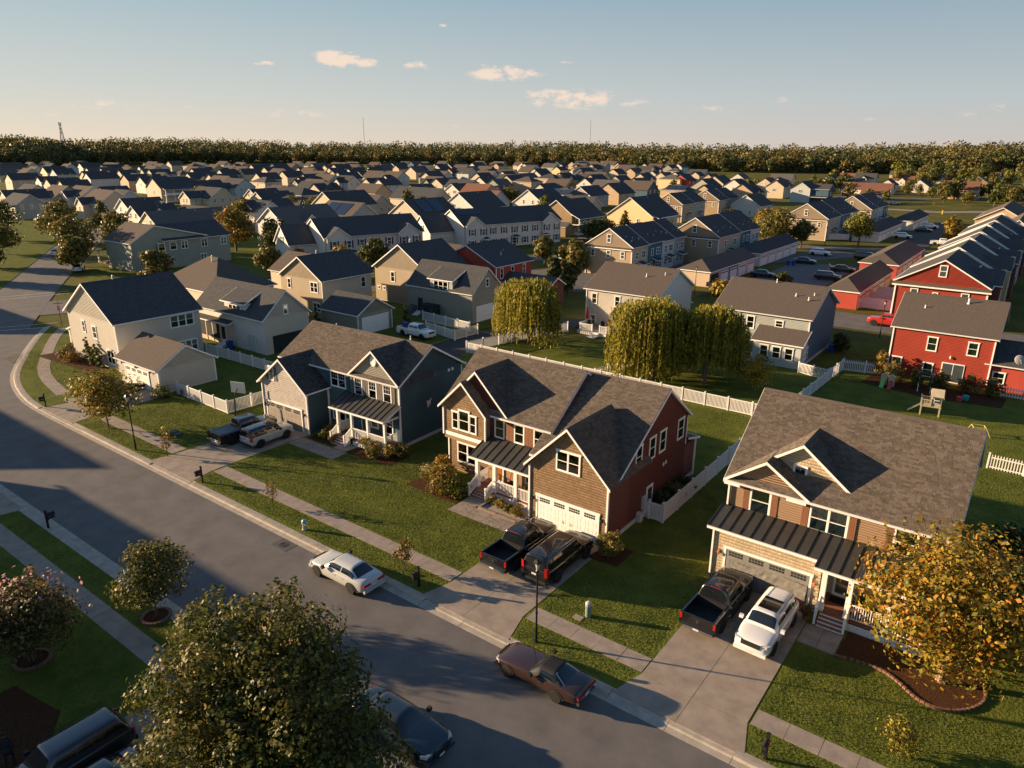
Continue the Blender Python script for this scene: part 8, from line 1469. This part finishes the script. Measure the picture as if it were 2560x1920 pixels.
# front beds
struct(MB().prism([(-5.0, 34.75), (-4.9, 37.2), (-1.4, 37.25), (.2, 37.6), (1.2, 37.0), (1.5, 36.0), (1.2, 35.0), (.5, 34.1), (-.3, 33.7), (-1.2, 33.9), (-2.0, 34.6), (-2.8, 35.05), (-3.8, 35.0)], 'z', .02, .15).build('mulch_bed', MULCH))
E_ = [(-5.0, 34.72), (-3.8, 34.97), (-2.8, 35.0), (-2.0, 34.55), (-1.2, 33.85), (-.3, 33.64), (.5, 34.04), (1.25, 34.95), (1.55, 36.0), (1.25, 37.05)]
kk = thing('bed_edging', 'curved brick edging of the mulch bed under the golden tree', 'edging', (-5, 34.7, .05)); bm_ = MB().box(-.1, .1, -.06, .06, 0, .16).mesh('edging_brick', BRICKE); E_ = smooth(E_, 2)
run = 0
for a, b in zip(E_, E_[1:]):
    d = Vector(b)-Vector(a); n = max(1, round(d.length/.22))
    for i in range(n): p = Vector(a)+d*(i/n); ob('edging_brick', bm_, kk, (p.x+5, p.y-34.7, random.uniform(0, .02)), math.atan2(d.y, d.x))
struct(MB().prism([(-29.6, 35.85), (-25.95, 35.8), (-25.95, 37.6), (-29.6, 37.6)], 'z', .02, .16).build('gravel_bed', GRAVEL)); kk = thing('stone_border', 'low stone border of the gravel bed at the brown house', 'edging', (-29.6, 35.8, .05)); bm_ = MB().box(-.2, .2, -.1, .1, 0, .22).mesh('border_stone', M('border_stone', (.2, .15, .12), rough=.95, var=.25, island=.3))
for i in range(9): ob('border_stone', bm_, kk, (.2+i*.41, 0, random.uniform(0, .02)))
for i in range(4): ob('border_stone', bm_, kk, (0, .3+i*.41, random.uniform(0, .02)), PI/2)
struct(MB().prism([(-36.5, 35.4), (-31.4, 35.3), (-31.4, 37.7), (-36.3, 39.2)], 'z', .02, .13).build('mulch_bed', MULCH)); struct(MB().prism([(-50, 36.7), (-46.7, 36.8), (-46.7, 41), (-50.3, 41)], 'z', .02, .13).build('mulch_bed', MULCH)); struct(MB().prism([(-97, 33), (-86, 33.8), (-84, 36), (-97, 37)], 'z', .02, .12).build('mulch_bed', MULCH)); struct(MB().prism([(-45, 36.6), (-40, 36.9), (-40, 39.5), (-44.6, 39.3)], 'z', .02, .125).build('mulch_bed', MULCH)); struct(MB().prism([(-20.1, 35.0), (-18, 35.2), (-18, 37.4), (-19.6, 37.4)], 'z', .02, .125).build('mulch_bed', MULCH))
struct(MB().prism([(-36, 4), (-30, 4), (-30, 7.3), (-32.5, 9), (-36, 8.4)], 'z', .02, .13).build('mulch_bed', MULCH))
# ------------------------------------------------------------------ people
SKIN = M('skin', (.35, .2, .14), rough=.6, var=.05); HAIR = M('hair_dark', (.02, .015, .012), rough=.7); CLD = M('clothes_dark', (.018, .018, .024), rough=.9); CLR = M('clothes_white', (.55, .53, .5), rough=.9); CLB = M('clothes_navy', (.03, .04, .07), rough=.9)
def person(label, x, y, rz, top, leg, z=.1, stride=.18):
    t = thing('person', label, 'person', (x, y, z), rz)
    J = [(0, 0, .95, .15), (0, -.01, 1.15, .14), (0, 0, 1.38, .16), (0, .0, 1.52, .06), (0, .02, 1.64, .095), (0, .03, 1.74, .07), (.1, 0, .9, .1), (.11, stride, .5, .065), (.11, stride*.6, .09, .045), (.11, stride*.6+.16, .05, .035), (-.1, 0, .9, .1), (-.11, -stride*.4, .5, .065), (-.11, -stride*1.3, .1, .045), (-.11, -stride*1.3+.16, .05, .035), (.2, 0, 1.42, .065), (.25, -.05, 1.14, .048), (.24, .08, .9, .036), (.23, .13, .82, .03), (-.2, 0, 1.42, .065), (-.25, .02, 1.14, .048), (-.24, .14, .92, .036), (-.23, .2, .85, .03)]
    Ed = [(0, 1), (1, 2), (2, 3), (3, 4), (4, 5), (0, 6), (6, 7), (7, 8), (8, 9), (0, 10), (10, 11), (11, 12), (12, 13), (2, 14), (14, 15), (15, 16), (16, 17), (2, 18), (18, 19), (19, 20), (20, 21)]
    me = bpy.data.meshes.new('body'); me.from_pydata([j[:3] for j in J], Ed, []); o = ob('body', me, t); s = o.modifiers.new('skin', 'SKIN'); me.skin_vertices[0].data[0].use_root = True
    for i, j in enumerate(J): me.skin_vertices[0].data[i].radius = (j[3], j[3]*.85)
    d = o.modifiers.new('sub', 'SUBSURF'); d.levels = d.render_levels = 1; me.materials.append(top)
    m = MB(); m.lathe([(.02, 1.56), (.09, 1.6), (.105, 1.68), (.09, 1.76), (.02, 1.8)], (0, .02, 0), 10); m.build('head', SKIN, t, smooth=True); m = MB(); m.lathe([(.1, 1.66), (.115, 1.7), (.1, 1.78), (.02, 1.83)], (0, .0, 0), 10); m.build('hair', HAIR, t, smooth=True)
    m = MB(); m.lathe([(.175, .74), (.19, .9), (.165, 1.05)], n=10); m.build('trousers', leg, t, smooth=True)
person('person in dark clothes standing beside the charcoal crossover', -30.8, 6.4, R(60), CLD, CLD); person('person in white top walking across the parking court', -37.4, 162.3, R(170), CLR, CLB, .03)
# ------------------------------------------------------------------ far masts and pylon on the skyline
STEEL = M('steel_grey', (.2, .19, .18), rough=.6)
def mast(label, x, y, h, w): t = thing('radio_mast', label, 'mast', (x, y, 0), 0, 'masts on the skyline'); m = MB(); m.tube([(0, 0, 0), (0, 0, h)], [w, w*.6], 4); m.build('pole', STEEL, t)
mast('thin radio mast above the wood, left of centre', -850, 770, 62, .45); mast('thin radio mast above the wood, under the long cloud', -600, 1000, 62, .45)
def pylon(label, x, y, h, rz):
    t = thing('pylon', label, 'pylon', (x, y, 0), rz, 'transmission pylons'); m = MB(); b, w = 5, 1.4
    for sx in (-1, 1):
        for sy in (-1, 1): m.bar((sx*b, sy*b*.6, 0), (sx*w, sy*w, h*.72), .5); m.bar((sx*w, sy*w, h*.72), (sx*6, 0, h), .4)
    for i in range(5): z0, z1 = h*.72*i/5, h*.72*(i+1)/5; r0, r1 = b-(b-w)*i/5, b-(b-w)*(i+1)/5; m.bar((-r0, 0, z0), (r1, 0, z1), .3); m.bar((r0, 0, z0), (-r1, 0, z1), .3)
    m.bar((-11, 0, h), (11, 0, h), .5); m.bar((-11, 0, h), (-w, 0, h*.72), .35); m.bar((11, 0, h), (w, 0, h*.72), .35); m.build('tower', STEEL, t)
pylon('lattice transmission pylon above the left wood', -1010, 420, 47, R(-30)); pylon('lattice pylon at the far left edge', -900, 205, 52, R(-30))
